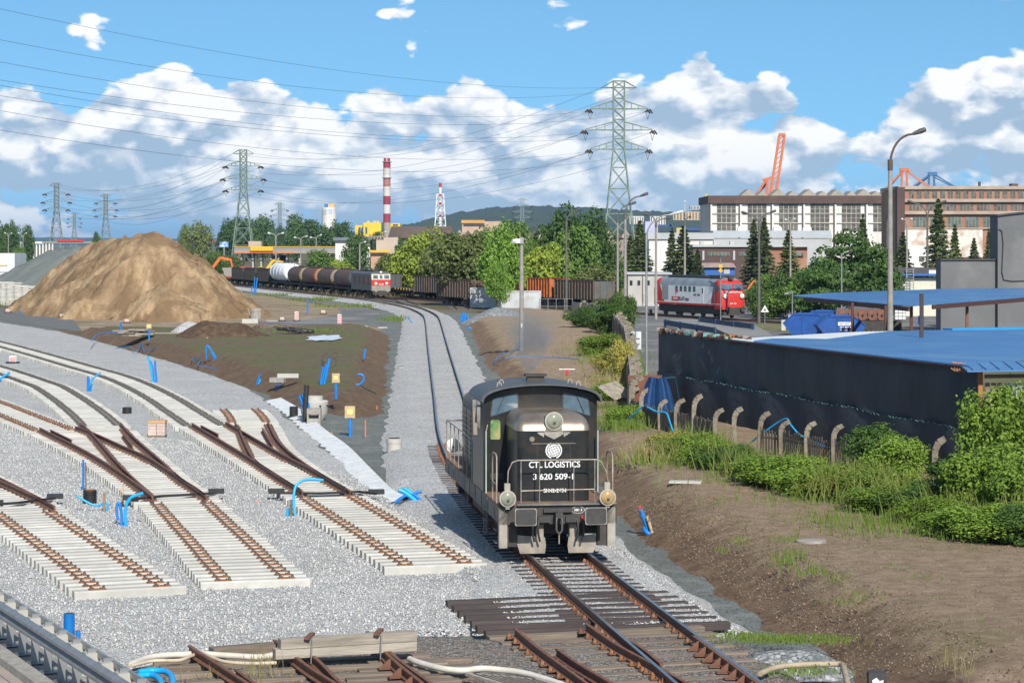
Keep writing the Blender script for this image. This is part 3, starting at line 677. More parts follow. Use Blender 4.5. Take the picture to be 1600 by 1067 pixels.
# -- turnout beside the locomotive
c1 = W([(682, 876), (509, 771)])
T1A = W([(640, 874), (474, 772), (385, 715), (300, 664)]); T1D = W([(728, 869), (546, 770), (497, 741), (457, 713), (432, 688), (418, 660)])
T1B = W([(545, 769), (483, 734), (440, 712), (374, 674), (353, 662)]); T1C = W([(474, 771), (424, 741), (393, 715), (374, 674), (367, 663)])
def mid(a, b): return [((x1 + x2) / 2, (y1 + y2) / 2) for (x1, y1), (x2, y2) in zip(a, b)]
def build_turnout(name, label, near_c, A, D, B, C, leftc, rightc, label_left, label_right, yl, yr_, guards=(), lcol=(0.0, 1.0)):
 r0 = Vector((near_c[0][0], near_c[0][1], -0.2))
 t = Turnout(name, label, A, D, B, C, r0)
 root = t.root
 cp = catmull(near_c, 0.3); n = plain(root, cp, PL_R, start=0.16, spacing=0.6)
 # switch and frog: from the heel of the plain panel outwards
 t.A = clip_y(t.A, cp[-1][1] + 0.35, 999); Dd = t.D
 t.lay(PL_R)
 # rails
 yh = cp[-1][1] - 0.2
 rail(clip_y(catmull(A, 0.5), yh, 999), RB, root); rail(clip_y(catmull(D, 0.5), yh + 0.1, 999), RB, root)
 Bp = clip_y(catmull(B, 0.5), yh + 0.6, 999); Cp = clip_y(catmull(C, 0.5), yh + 0.6, 999)
 rail(Bp, RB, root); rail(Cp, RB, root)
 for gpt in guards: rail(catmull(W(gpt), 0.4), RB + 0.01, root, name='guard_rail')
 return t
T1 = build_turnout('turnout', 'new concrete turnout with rusty rails ending beside the black locomotive', c1, T1A, T1D, T1B, T1C, None, None, '', '', 0, 0, guards=[[(314, 668), (341, 682)], [(410, 672), (426, 700)]])
T2A = W([(355, 902), (241, 782), (150, 717), (62, 671)]); T2D = W([(450, 896), (320, 777), (281, 750), (247, 719), (208, 685), (188, 663)])
T2B = W([(320, 777), (239, 722), (190, 699), (141, 677), (118, 669)]); T2C = W([(242, 780), (208, 750), (180, 722), (141, 677), (125, 664)])
c2 = W([(400, 900), (281, 780)])
T2 = build_turnout('turnout', 'new concrete turnout with rusty rails, the middle of three in the yard', c2, T2A, T2D, T2B, T2C, None, None, '', '', 0, 0, guards=[[(79, 675), (112, 691)], [(192, 680), (207, 700)]])
T3A = W([(152, 914), (0, 806), (-110, 742), (-200, 700)]); T3D = W([(256, 903), (76, 790), (-40, 730), (-110, 690)])
T3B = W([(76, 789), (-30, 740), (-130, 690)]); T3C = W([(0, 804), (-60, 756), (-110, 690)])
c3 = W([(204, 913), (36, 797)])
T3 = build_turnout('turnout', 'new concrete turnout nearest the crash barrier, rails leaving the frame', c3, T3A, T3D, T3B, T3C, None, None, '', '', 0, 0)
# the four curved tracks still without rails
def bare(name_label, right, pm, loc_i=0):
 c = offset(catmull(W(right), 0.5), -0.75)
 r = thing('bare_track', name_label, 'railway track', (c[0][0], c[0][1], -0.2), group='new curved tracks without rails')
 plain(r, c, pm, jit=0.02); return r
bare('curved row of concrete sleepers with dark fasteners, farthest across the yard', [(346, 661), (309, 639), (281, 622), (239, 601), (197, 585), (146, 571), (70, 550), (0, 532), (-90, 511)], PL_D)
bare('short row of concrete sleepers ending at the top of the turnout by the locomotive', [(416, 656), (407, 645), (397, 636)], PL_R)
bare('curved row of concrete sleepers with dark fasteners behind the middle turnout', [(184, 661), (157, 639), (126, 618), (98, 602), (70, 592), (34, 580), (0, 570), (-90, 548)], PL_D)
bare('row of concrete sleepers with fasteners left of the middle turnout', [(112, 668), (42, 641), (0, 625), (-90, 593)], PL_R)
# -- main track: tarred sleepers, worn rails
mt = thing('main_track', 'main line track with dark tarred sleepers curving away behind the black locomotive', 'railway track', (2.7, 47.5, 0))
def main_part(y0, y1): return ystrip(MAINC, y0, y1)
mc = ystrip(MAINC, 47.6, 120)
plain(mt, ystrip(MAINC, 48.6, 92), PL_M, SL_T, -0.042, 0.16, 0.62, jit=0.02, yr=(48.6, 92))
RZ = 0.0
rail(offset(ystrip(MAINC, 30, 520), -0.75), RZ, mt, shiny=True); rail(offset(ystrip(MAINC, 30, 520), 0.75), RZ, mt, shiny=True)
# long tarred sleepers reaching out to the left
old = thing('old_turnout', 'old wooden turnout with rusty rails in front of the black locomotive', 'railway track', (2.0, 44, -0.1))
def long_sleeper(l, rr, me, z, h=0.16):
 a = np.array(XY(*l, z)); b = np.array(XY(*rr, z)); d = b - a; L = float(np.linalg.norm(d)); ang = math.atan2(d[1], d[0])
 return a, b, L, ang
def lay_long(lst, me, z):
 for l, rr in lst:
  a, b, L, ang = long_sleeper(l, rr, me, z)
  o = put_sleeper(old, me, (a + b) / 2, ang, L, z, 0.16, ())
  # base plates where the rails cross
lefts = [(698, 938), (708, 945.5), (716, 953.5), (727, 961.5), (735, 969.5), (745, 977), (758, 985)]
lay_long([((u, v), (u + 345 + i * 6, v - 15)) for i, (u, v) in enumerate(lefts)], SL_T, -0.035)
wl = [(762, 994), (783, 1003.5), (801, 1013), (818, 1023), (842, 1034), (860, 1046), (868, 1057), (885, 1070), (905, 1083)]
lay_long([((u, v), (u + 335 - i * 3, v - 17)) for i, (u, v) in enumerate(wl)], SL_W, -0.03)
def pxr(lst): return catmull(px(lst, 0.17), 0.4)
E_ = pxr([(805, 980), (841, 1010), (892, 1047), (921, 1068), (960, 1096)]); F_ = pxr([(916, 972.5), (961, 1003), (1020, 1035), (1077, 1067), (1110, 1085)])
rail(E_, RZ - 0.01, old); rail(F_, RZ - 0.01, old)
rail(pxr([(870, 1012), (905, 1036), (956, 1066), (975, 1080)]), RZ + 0.0, old, name='guard_rail')
rail(pxr([(988, 1001), (1010, 1016), (1034, 1036)]), RZ, old, name='guard_rail')
gr = offset(ystrip(MAINC, 37.5, 45.6), 0.66)
rail(gr, RZ + 0.012, old, name='guard_rail')
tri = MB(); tri.prism([(0, 0), (-0.24, 0), (-0.03, 0.17), (0, 0.17)], -0.012, 0.012, 'y'); tri.b6(-0.24, 0, -0.08, 0.08, -0.01, 0.012); TRI = mesh_of('guard_bracket', tri, RUST)
gt = tangents(gr)
for i in range(1, len(gr) - 1):
 p = gr[i] + np.array([-gt[i][1], gt[i][0]]) * 0.03 * (1 if gt[i][1] > 0 else -1)
 ob('guard_bracket', TRI, None, old, (p[0], p[1], RZ + 0.0), math.atan2(-gt[i][0], gt[i][1]), world=True)
def plates_along(root, path, z, me, step=0.62, name='base_plate'):
 s = np.concatenate([[0], np.cumsum(np.linalg.norm(np.diff(path, axis=0), axis=1))]); t = tangents(path)
 for d in np.arange(0.1, s[-1], step):
  x = np.interp(d, s, path[:, 0]); y = np.interp(d, s, path[:, 1]); a = math.atan2(-np.interp(d, s, t[:, 0]), np.interp(d, s, t[:, 1]))
  ob(name, me, None, root, (x, y, z), a, world=True)
plates_along(old, E_, -0.018, PL_M); plates_along(old, F_, -0.018, PL_M)
plates_along(old, offset(ystrip(MAINC, 38, 48.4), -0.75), -0.018, PL_M); plates_along(old, offset(ystrip(MAINC, 38, 48.4), 0.75), -0.018, PL_M)
# -- old buried tracks at the bottom with the timber stop
ot = thing('buried_track', 'old rusty track with half buried sleepers under the timber beam', 'railway track', (-5, 43.5, -0.05))
for l in ([(296, 1012), (307, 1020), (340, 1041), (380, 1067), (420, 1092)], [(369, 1050), (392, 1067), (425, 1090)], [(429, 1003), (478, 1042), (517, 1067), (560, 1095)], [(455, 1000), (500, 1038), (528, 1067), (560, 1090)], [(574, 990), (610, 1030), (655, 1067), (690, 1095)], [(586, 998), (618, 1030), (668, 1067), (700, 1090)]):
 rail(pxr(l), 0.06, ot)
for i, (u, v, w) in enumerate([(250, 1040, 420), (268, 1052, 430), (290, 1064, 400), (240, 1029, 180), (560, 1046, 190), (540, 1060, 210), (575, 1034, 160), (320, 1078, 400), (330, 1092, 420)]):
 a, b, L, ang = long_sleeper((u, v), (u + w, v - w * 0.045), SL_W, 0.03); put_sleeper(ot, SL_W, (a + b) / 2, ang, L, 0.03, 0.16)
jp = pxr([(612, 1034), (655, 1069)])
for i in range(0, len(jp), 2):
 ob('guard_bracket', TRI, None, ot, (jp[i][0] - 0.02, jp[i][1], 0.06), 0.35, world=True)
# timber beams across the rail ends
tb = thing('timber_stop', 'two stacked weathered grey timber beams tied across the old rail ends', 'buffer stop', (*XY(540, 1035, 0.0), 0.1))
a = Q(430, 1040, 0); pa = P(430, 1035, 0.12); pb = P(650, 1021, 0.12); d = pb - pa; an = math.atan2(d.y, d.x)
for k, zz in enumerate((0.17, 0.355)):
 m_ = MB(); m_.box((0, 0, 0), (d.length * (1 if k == 0 else 0.965), 0.24, 0.18)); ob('timber', m_, WOOD_G, tb, (pa + pb) / 2 + Vector((0.05 * k - 0.02, 0, zz)), an, world=True)
for f_ in (0.24, 0.73):
 p = pa.lerp(pb, f_); nrm = Vector((d.y, -d.x, 0)).normalized()
 m_ = MB(); m_.bar(p + nrm * -0.25 + Vector((0.12, 0, 0.47)), p + nrm * 0.28 + Vector((-0.12, 0, 0.465)), 0.10, 0.05)
 m_.v = [tuple(Vector(x) - tb.location) for x in m_.v]; ob('clamp_bar', m_, RUST, tb)
 m_ = MB(); m_.cyl(p + nrm * 0.2 + Vector((0, 0, 0.46)), p + nrm * 0.22 + Vector((-0.03, 0, -0.02)), 0.014, 6); m_.v = [tuple(Vector(x) - tb.location) for x in m_.v]; ob('tie_rod', m_, STEEL, tb)
m_ = MB(); pa2 = P(330, 1022, 0.05); pb2 = P(428, 1014, 0.05); dd_ = pb2 - pa2; m_.box((0, 0, 0), (dd_.length, 0.3, 0.2))
one('dark_beam', m_, WOOD, 'rusty brown timber lying behind the white hose', 'timber', (pa2 + pb2) / 2 + Vector((0, 0, 0.03)), math.atan2(dd_.y, dd_.x))
m_ = thing('plank_crossing', 'small grey plank platform under the white hose', 'planks', P(770, 1066, 0.0))
for i in range(9):
 b = MB(); b.box((0, 0, 0), (0.13, 1.9, 0.05)); p = P(722 + i * 13, 1053 + i * 1.2, 0.14); ob('plank', b, WOOD_G, m_, p + Vector((0.62, -0.75, 0)), R(33), world=True)

# black point machines and rods at the blades
def rods(label, pts, z=0.02):
 p0 = P(*pts[0], z); t = thing('point_rods', label, 'point rods', p0)
 for a, c in zip(pts[:-1], pts[1:]):
  b = MB(); b.bar(P(*a, z + 0.06) - p0, P(*c, z + 0.06) - p0, 0.09, 0.07); ob('rod', b, BLACKP, t)
 for p in (pts[0], pts[-1]):
  b = MB(); b.box((0, 0, 0.06), (0.5, 0.28, 0.14), rz=0.15); ob('drive', b, BLACKP, t, P(*p, z) - p0)
rods('black point rods across the turnout nearest the locomotive', [(432, 770), (500, 770.5), (560, 768), (588, 771)]); rods('black point rods across the middle turnout', [(204, 780), (252, 775), (320, 771), (338, 770)]); rods('black point rods across the turnout by the crash barrier', [(-8, 788), (30, 785), (86, 778)])
# ================================================================ LOCOMOTIVES
def rring(hx, y0, y1, r, z, n=4, x0=None):
 x0 = -hx if x0 is None else x0; out = []
 for cx, cy, a0 in ((hx - r, y1 - r, 0), (x0 + r, y1 - r, 90), (x0 + r, y0 + r, 180), (hx - r, y0 + r, 270)):
  for i in range(n + 1):
   a = R(a0 + 90 * i / n); out.append((cx + r * math.cos(a), cy + r * math.sin(a), z))
 return out
def loft(b, rings, cap0=True, cap1=True):
 n = len(rings[0]); vs = [p for r in rings for p in r]; fs = []
 for i in range(len(rings) - 1):
  for j in range(n): fs.append((i * n + j, i * n + (j + 1) % n, (i + 1) * n + (j + 1) % n, (i + 1) * n + j))
 if cap0: fs.append(tuple(range(n - 1, -1, -1)))
 if cap1: fs.append(tuple(range((len(rings) - 1) * n, len(rings) * n)))
 return b.add(vs, fs)
LBLACK = mat('loco_black', (0.013, 0.015, 0.016), (0.024, 0.025, 0.025), 2.5, 0.36, c3=(0.032, 0.027, 0.023), s3=1.6, spec=0.32)
LROOF = mat('loco_roof', (0.055, 0.062, 0.070), (0.085, 0.088, 0.092), 3.0, 0.5)
LDOME = mat('grimy_metal', (0.44, 0.35, 0.27), (0.24, 0.185, 0.14), 1.6, 0.38, metal=0.75, lo=0.4, hi=0.7)
LGREY = mat('dusty_grey', (0.17, 0.16, 0.15), (0.10, 0.095, 0.09), 2.2, 0.7, c3=(0.21, 0.17, 0.13), s3=1.5)
LSTEP = mat('light_grey_panel', (0.36, 0.335, 0.285), (0.25, 0.225, 0.19), 3.0, 0.7)
LDECK = mat('rusty_deck', (0.27, 0.15, 0.085), (0.17, 0.10, 0.065), 3.0, 0.8)
LUNDER = mat('underframe_grime', (0.035, 0.031, 0.028), (0.062, 0.053, 0.046), 4.0, 0.75)
LRAILING = mat('railing', (0.36, 0.345, 0.31), (0.24, 0.18, 0.13), 6.0, 0.5, metal=0.3)
LPLOW = mat('plough_grey', (0.33, 0.29, 0.24), (0.20, 0.17, 0.14), 3.0, 0.8)
LENS = mat('lamp_lens', (0.30, 0.30, 0.23), (0.20, 0.20, 0.16), 5.0, 0.12)
LWIN = mat('cab_glass', (0.05, 0.09, 0.13), (0.11, 0.17, 0.22), 1.5, 0.06, spec=0.9)
LETTER = mat('white_lettering', (0.75, 0.75, 0.74), (0.70, 0.70, 0.69), 4.0, 0.5)
def lettering(parent, txt, size, m, x, y, z, bold=0.0, spacing=1.0, face='-y', align='CENTER', name='lettering', width=None):
 me = text_mesh(txt, size, m, bold=bold, spacing=spacing, align=align)
 o = ob(name, me, None, parent, (x, y, z))
 o.rotation_euler = {'-y': (R(90), 0, 0), '-x': (R(90), 0, R(-90)), '+x': (R(90), 0, R(90))}[face]
 if width:
  xs = [v.co.x for v in me.vertices]; o.scale = (width / (max(xs) - min(xs)), 1, 1)
 return o
def marks(parent, w, h, n, m, x, y, z, face='-y'):   # lettering too small to read in the photograph
 b = MB(); d = w / n
 for k in range(n):
  if k % 5 == 4: continue
  c = -w / 2 + d * (k + 0.5); ww = d * (0.5, 0.7, 0.6, 0.4)[k % 4]
  if face == '-y': b.b6(x + c - ww / 2, x + c + ww / 2, y - 0.004, y, z - h / 2, z + h / 2)
  else: b.b6(x - 0.004, x, y + c - ww / 2, y + c + ww / 2, z - h / 2, z + h / 2)
 o = ob('lettering', b, m, parent); o['kind'] = 'stuff'; return o
LRING = mat('lamp_ring', (0.40, 0.385, 0.34), (0.30, 0.28, 0.24), 4, 0.5)
def round_lamp(parent, x, y, z, r, ring=LRING, lens=LENS, name='headlight', depth=0.22):
 b = MB(); b.lathe([(r * 0.6, depth), (r * 0.98, depth * 0.7), (r * 1.05, 0.02), (r * 1.05, 0.0), (r * 0.9, -0.005)], (0, 0, 0), 20, 'y')
 h = ob(name, b, ring, parent, (x, y, z), smooth=45)
 b = MB(); b.lathe([(r * 0.9, 0.0), (r * 0.82, -0.03), (r * 0.5, -0.055), (0.02, -0.065)], (0, 0, 0), 20, 'y'); ob('lens', b, lens, h, smooth=60)
 b = MB(); b.lathe([(0.035, -0.06), (0.035, -0.085), (0.005, -0.09)], (0, 0, -0.04), 10, 'y'); ob('bulb_cap', b, IRON, h)
 return h
def black_loco():
 t = thing('diesel_locomotive', 'black diesel shunting locomotive with white lettering and handrails on the main track', 'locomotive', (1.21, 56.75, 0.168), R(7.4))
 FR, RE = 0.62, 13.62
 b = MB(); b.b6(-1.46, 1.46, FR, RE, 1.16, 1.27); ob('frame', b, LUNDER, t)
 b = MB(); b.b6(-1.5, 1.5, FR + 0.02, RE - 0.02, 1.272, 1.30); ob('deck', b, LDECK, t)
 for s in (-1, 1):
  b = MB(); b.b6(s * 1.505, s * 1.44, FR + 0.05, RE - 0.05, 0.86, 1.268)
  for k in range(9): b.b6(s * 1.52, s * 1.506, 1.2 + k * 1.4, 1.28 + k * 1.4, 0.88, 1.26)
  ob('side_sill', b, LGREY, t)
 # short hood towards the viewer
 b = MB(); loft(b, [rring(0.92, 1.25, 3.70, 0.16, 1.302), rring(0.92, 1.25, 3.70, 0.16, 3.06)], True, True); hood = ob('short_hood', b, LBLACK, t, smooth=40)
 for x in (-0.42, 0.42):
  b = MB(); b.b6(x - 0.006, x + 0.006, 1.243, 1.252, 1.36, 2.74); ob('panel_seam', b, LUNDER, hood)
 b = MB(); b.b6(-0.56, 0.56, 1.23, 1.252, 2.735, 2.755); ob('panel_seam', b, LGREY, hood)
 rr = []
 for i in range(8):
  a = i / 7 * math.pi / 2; ins = 0.50 * (1 - math.cos(a)); rr.append(rring(0.935 - ins * 0.62, 1.235 + ins * 1.25, 3.72, 0.18, 3.062 + 0.42 * math.sin(a)))
 b = MB(); loft(b, rr); ob('hood_top', b, LDOME, t, smooth=60)
 b = MB(); b.b6(-0.21, 0.21, 1.20, 1.6, 3.05, 3.42); lh = ob('lamp_housing', b, LDOME, t)
 round_lamp(t, 0, 1.17, 3.31, 0.225)
 b = MB(); b.prism([(-0.24, 3.05), (-0.24, 2.98), (-0.16, 2.93), (0, 2.85), (0.16, 2.93), (0.24, 2.98), (0.24, 3.05)], 1.215, 1.245, 'y')
 for s in (-1, 1):
  b.prism([(s * 0.25, 3.03), (s * 0.42, 3.03), (s * 0.40, 2.995), (s * 0.36, 2.985), (s * 0.35, 2.955), (s * 0.30, 2.945), (s * 0.28, 2.915), (s * 0.25, 2.91)], 1.22, 1.245, 'y')
 ob('winged_emblem', b, LSTEP, t)
 b = MB(); b.cyl((-0.55, 1.235, 2.86), (-0.55, 1.26, 2.86), 0.065, 14); ob('blank_cover', b, LGREY, t)
 # globe emblem
 b = MB()
 def arc(cx, cz, r, a0, a1, w, n=18):
  for i in range(n):
   p, q = R(a0 + (a1 - a0) * i / n), R(a0 + (a1 - a0) * (i + 1) / n)
   b.add([(cx + (r - w / 2) * math.cos(p), 1.236, cz + (r - w / 2) * math.sin(p)), (cx + (r + w / 2) * math.cos(p), 1.236, cz + (r + w / 2) * math.sin(p)), (cx + (r + w / 2) * math.cos(q), 1.236, cz + (r + w / 2) * math.sin(q)), (cx + (r - w / 2) * math.cos(q), 1.236, cz + (r - w / 2) * math.sin(q))], [(0, 1, 2, 3)])
 b.add([(0.16 * math.cos(R(a)), 1.242, 2.57 + 0.16 * math.sin(R(a))) for a in range(0, 360, 15)], [tuple(range(24))])
 arc(0, 2.57, 0.195, 110, 250, 0.03); arc(0, 2.57, 0.195, -70, 70, 0.03)
 gl = ob('globe_emblem', b, LETTER, t)
 b = MB()
 for k in (-0.1, -0.035, 0.035, 0.1):
  h = math.sqrt(0.16 ** 2 - k * k); n = 6
  for i in range(n):
   f0, f1 = -1 + 2 * i / n, -1 + 2 * (i + 1) / n
   for (sx, sz) in ((1, 0), (0, 1)):
    def pt(f): c = k * math.sqrt(max(0.05, 1 - 0.5 * f * f)) * 1.0; return (c, f * h) if sx else (f * h, c)
    (x0, z0), (x1, z1) = pt(f0), pt(f1); ca, sa = math.cos(0.4), math.sin(0.4)
    A = (x0 * ca - z0 * sa, 1.234, 2.57 + x0 * sa + z0 * ca); B = (x1 * ca - z1 * sa, 1.234, 2.57 + x1 * sa + z1 * ca); b.bar(A, B, 0.010, 0.004)
 ob('globe_lines', b, LBLACK, gl)
 lettering(t, 'CTL LOGISTICS', 0.215, LETTER, 0.02, 1.238, 2.21, 0.004, width=1.30)
 lettering(t, '3 620 509-1', 0.215, LETTER, 0.0, 1.238, 1.91, 0.004, width=1.02)
 lettering(t, 'SM42-2634', 0.13, LETTER, 0.03, 1.238, 1.56, 0.003, width=0.58)
 # cab
 prof = [(-1.5, 1.302), (1.5, 1.302), (1.5, 3.68), (1.44, 3.80), (1.1, 3.91), (0.6, 4.0), (0, 4.03), (-0.6, 4.0), (-1.1, 3.91), (-1.44, 3.80), (-1.5, 3.68)]
 b = MB(); b.prism(prof, 3.62, 6.0, 'y'); cab = ob('cab', b, LBLACK, t, smooth=35)
 n_ = 9; outer = [(1.60 * math.sin(R(-90 + 180 * i / 16)), 3.68 + 0.44 * math.cos(R(-90 + 180 * i / 16)) ** 0.8) for i in range(17)]
 inner = [(x * 0.965, z - 0.045) for x, z in outer][::-1]
 b = MB(); b.prism(outer + inner, 3.28, 6.2, 'y'); ob('cab_roof', b, LROOF, t, smooth=35)
 for s in (-1, 1):
  b = MB(); q = [(s * 1.24, 3.72), (s * 0.62, 3.86), (s * 0.60, 3.50), (s * 0.72, 3.45), (s * 1.28, 3.27), (s * 1.30, 3.32)]; b.prism(q if s > 0 else q[::-1], 3.595, 3.625, 'y'); fw = ob('front_window', b, LWIN, t)
  c = (sum(p[0] for p in q) / 6, sum(p[1] for p in q) / 6); q2 = [(c[0] + (p[0] - c[0]) * 1.09, c[1] + (p[1] - c[1]) * 1.12) for p in q]
  b = MB(); b.prism(q2 if s > 0 else q2[::-1], 3.602, 3.63, 'y'); ob('window_frame', b, IRON, fw)
  b = MB(); b.bar((s * 0.95, 3.58, 3.80), (s * 1.15, 3.57, 3.35), 0.02); ob('wiper', b, IRON, fw)
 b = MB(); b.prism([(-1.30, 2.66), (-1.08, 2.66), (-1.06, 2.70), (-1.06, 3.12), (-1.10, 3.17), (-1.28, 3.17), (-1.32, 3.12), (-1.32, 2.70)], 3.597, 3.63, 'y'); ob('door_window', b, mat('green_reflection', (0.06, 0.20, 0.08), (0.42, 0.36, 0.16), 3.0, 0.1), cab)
 b = MB(); b.bar((-1.44, 3.57, 2.86), (-1.40, 3.57, 3.05), 0.025); ob('door_handle', b, LRAILING, cab)
 b = MB(); b.b6(-1.33, -0.98, 3.58, 3.63, 1.62, 1.78); ob('vent_slot', b, IRON, cab)
 b = MB(); b.b6(-1.515, -1.49, 4.2, 5.0, 2.9, 3.6); sw = ob('side_window', b, LWIN, cab)
 b = MB(); b.b6(1.515, 1.49, 4.2, 5.0, 2.9, 3.6); ob('side_window', b, LWIN, cab)
 b = MB(); b.prism([(4.0, 2.75), (4.25, 2.70), (4.55, 3.62), (4.25, 3.66)], -1.72, -1.62, 'x'); b.bar((-1.66, 4.2, 3.5), (-1.5, 4.2, 3.5), 0.04); ob('wind_deflector', b, LGREY, cab)
 b = MB(); b.b6(-0.22, 0.24, 4.55, 4.75, 4.08, 4.26); b.b6(-0.28, 0.3, 4.50, 4.8, 4.24, 4.31); ob('exhaust_box', b, LUNDER, t)
 for (x, y) in ((-1.05, 3.9), (-0.92, 4.5), (0.92, 4.5), (1.05, 3.9)):
  b = MB(); zc = 3.68 + 0.44 * math.sqrt(max(0, 1 - (x / 1.6) ** 2)) ** 0.8
  b.tube([(x - 0.06, y, zc - 0.03), (x - 0.045, y, zc + 0.08), (x, y, zc + 0.11), (x + 0.045, y, zc + 0.08), (x + 0.06, y, zc - 0.03)], 0.018, 6); ob('lifting_eye', b, LSTEP, t)
 # long hood
 b = MB(); loft(b, [rring(1.08, 6.0, 12.75, 0.12, 1.302), rring(1.08, 6.0, 12.75, 0.12, 3.05), rring(1.02, 6.0, 12.70, 0.16, 3.25), rring(0.86, 6.0, 12.5, 0.2, 3.40)]); lh = ob('long_hood', b, LGREY, t, smooth=40)
 for s in (-1, 1):
  for k in range(5):
   b = MB(); b.b6(s * 1.10, s * 1.075, 6.5 + k * 1.22, 7.6 + k * 1.22, 1.5, 2.95)
   for j in range(9): b.b6(s * 1.115, s * 1.10, 6.55 + k * 1.22, 7.55 + k * 1.22, 1.6 + j * 0.14, 1.66 + j * 0.14)
   ob('louvre_door', b, LBLACK, lh)
 b = MB(); b.b6(-0.6, 0.6, 7.2, 8.6, 3.39, 3.5); b.b6(-0.5, 0.3, 9.4, 10.2, 3.39, 3.48); ob('roof_hatch', b, LROOF, lh)
 b = MB(); b.lathe([(0.42, 0), (0.42, 0.1), (0.28, 0.22), (0.02, 0.26)], (-0.3, 11.2, 3.39), 18); ob('fan_cowl', b, mat('pale_cowl', (0.5, 0.47, 0.42), (0.38, 0.35, 0.30), 2, 0.6), lh, smooth=50)
 # front railing
 y = 0.72
 b = MB(); b.tube([(-1.24, y, 1.30), (-1.24, y, 1.75), (-1.22, y, 2.12), (-1.12, y, 2.33), (-0.98, y, 2.38), (0.98, y, 2.38), (1.12, y, 2.33), (1.24, y, 2.1), (1.32, y, 1.7), (1.34, y, 1.32)], 0.017, 8)
 rl = ob('front_railing', b, LRAILING, t, smooth=60)
 for x in (-0.90, -0.435, 0.43):
  b = MB(); b.cyl((x, y, 1.30), (x, y, 2.375), 0.013, 8); ob('railing_post', b, LRAILING, rl)
 b = MB(); b.cyl((0.96, y, 1.30), (0.96, y, 2.37), 0.013, 8); ob('railing_post', b, LRAILING, rl)
 b = MB(); b.cyl((-0.90, y, 1.62), (0.96, y, 1.64), 0.014, 8); ob('lower_bar', b, LRAILING, rl)
 for s in (-1, 1):
  b = MB(); b.tube([(s * 1.47, 1.05, 1.30), (s * 1.47, 1.05, 2.42), (s * 1.47, 1.2, 2.5), (s * 1.47, 1.75, 2.5), (s * 1.47, 1.9, 2.42), (s * 1.47, 1.9, 1.30)], 0.02, 8); b.cyl((s * 1.47, 1.05, 1.75), (s * 1.47, 1.9, 1.75), 0.014, 6); ob('step_railing', b, LRAILING, t, smooth=60)
  b = MB(); pts = [(s * 1.47, 6.6, 1.30), (s * 1.47, 6.6, 2.35), (s * 1.47, 6.75, 2.42), (s * 1.47, 13.4, 2.42), (s * 1.35, 13.55, 2.40), (0, 13.56, 2.40)]; b.tube(pts, 0.02, 8); sr = ob('side_railing', b, LRAILING, t, smooth=60)
  for k in range(6):
   b = MB(); yy = 7.8 + k * 1.13; b.cyl((s * 1.47, yy, 1.30), (s * 1.47, yy, 2.41), 0.016, 6); ob('railing_post', b, LRAILING, sr)
  b = MB(); b.cyl((s * 1.47, 3.3, 1.3), (s * 1.47, 3.3, 2.9), 0.018, 6); b.cyl((s * 1.47, 6.25, 1.3), (s * 1.47, 6.25, 2.9), 0.018, 6); ob('grab_pole', b, mat('pale_green_rail', (0.42, 0.52, 0.47), None, 5, 0.5), t)
 # headstock, lamps, steps
 b = MB(); b.b6(-1.5, 1.5, FR - 0.02, FR + 0.06, 0.80, 1.268); ob('buffer_beam', b, LUNDER, t)
 b = MB(); b.b6(-1.02, 1.3, FR - 0.1, FR + 0.2, 1.272, 1.315); ob('beam_top', b, LGREY, t)
 for x in (-1.27, 1.24):
  round_lamp(t, x, 0.42, 1.46, 0.20, lens=LENS if x < 0 else mat('amber_lens', (0.46, 0.30, 0.13), (0.32, 0.22, 0.11), 5, 0.12))
  b = MB(); b.b6(x - 0.07, x + 0.07, 0.5, 0.62, 1.66, 1.83); b.b6(x - 0.05, x + 0.05, 0.45, 0.62, 1.20, 1.30); ob('lamp_bracket', b, LSTEP, t)
 for s in (-1, 1):
  b = MB(); b.b6(s * 1.46, s * 1.26, FR - 0.02, FR + 0.24, 0.22, 1.20); sp = ob('step_panel', b, LSTEP, t)
  b = MB(); b.b6(s * 1.25, s * 1.02, FR + 0.06, FR + 0.3, 0.24, 1.15); ob('step_recess', b, LUNDER, sp)
  for k in range(3):
   b = MB(); b.b6(s * 1.52, s * 1.30, FR + 0.26, FR + 0.75, 0.30 + k * 0.31, 0.33 + k * 0.31); ob('step', b, LGREY, t)
  b = MB(); b.b6(s * 1.51, s * 1.47, 3.0, 3.05, 0.25, 1.2); b.b6(s * 1.51, s * 1.47, 3.55, 3.6, 0.25, 1.2)
  for k in range(3): b.b6(s * 1.53, s * 1.25, 3.05, 3.55, 0.28 + k * 0.32, 0.31 + k * 0.32)
  ob('cab_ladder', b, LGREY, t)
  # buffers
  x = s * 0.875
  b = MB(); b.lathe([(0.17, 0.62), (0.17, 0.50), (0.13, 0.48), (0.13, 0.22), (0.10, 0.20), (0.10, 0.06)], (x, 0, 1.05), 16, 'y'); bf = ob('buffer', b, LUNDER, t, smooth=40)
  b = MB(); loft(b, [[(p[0] + x, 0.06, p[1] + 1.05) for p in rp2] for rp2 in [[(q[0], q[1]) for q in rring(0.27, -0.21, 0.21, 0.04, 0)]]] + [[(q[0] + x, 0.0, q[1] + 1.05) for q in rring(0.27, -0.21, 0.21, 0.04, 0)]]); ob('buffer_face', b, LSTEP, bf)
  b = MB(); loft(b, [[(q[0] * 1.0 + x, 0.0, q[1] + 1.05) for q in rring(0.255, -0.20, 0.20, 0.07, 0)], [(q[0] + x, -0.006, q[1] + 1.05) for q in rring(0.25, -0.195, 0.195, 0.07, 0)]]); ob('buffer_plate', b, IRON, bf)
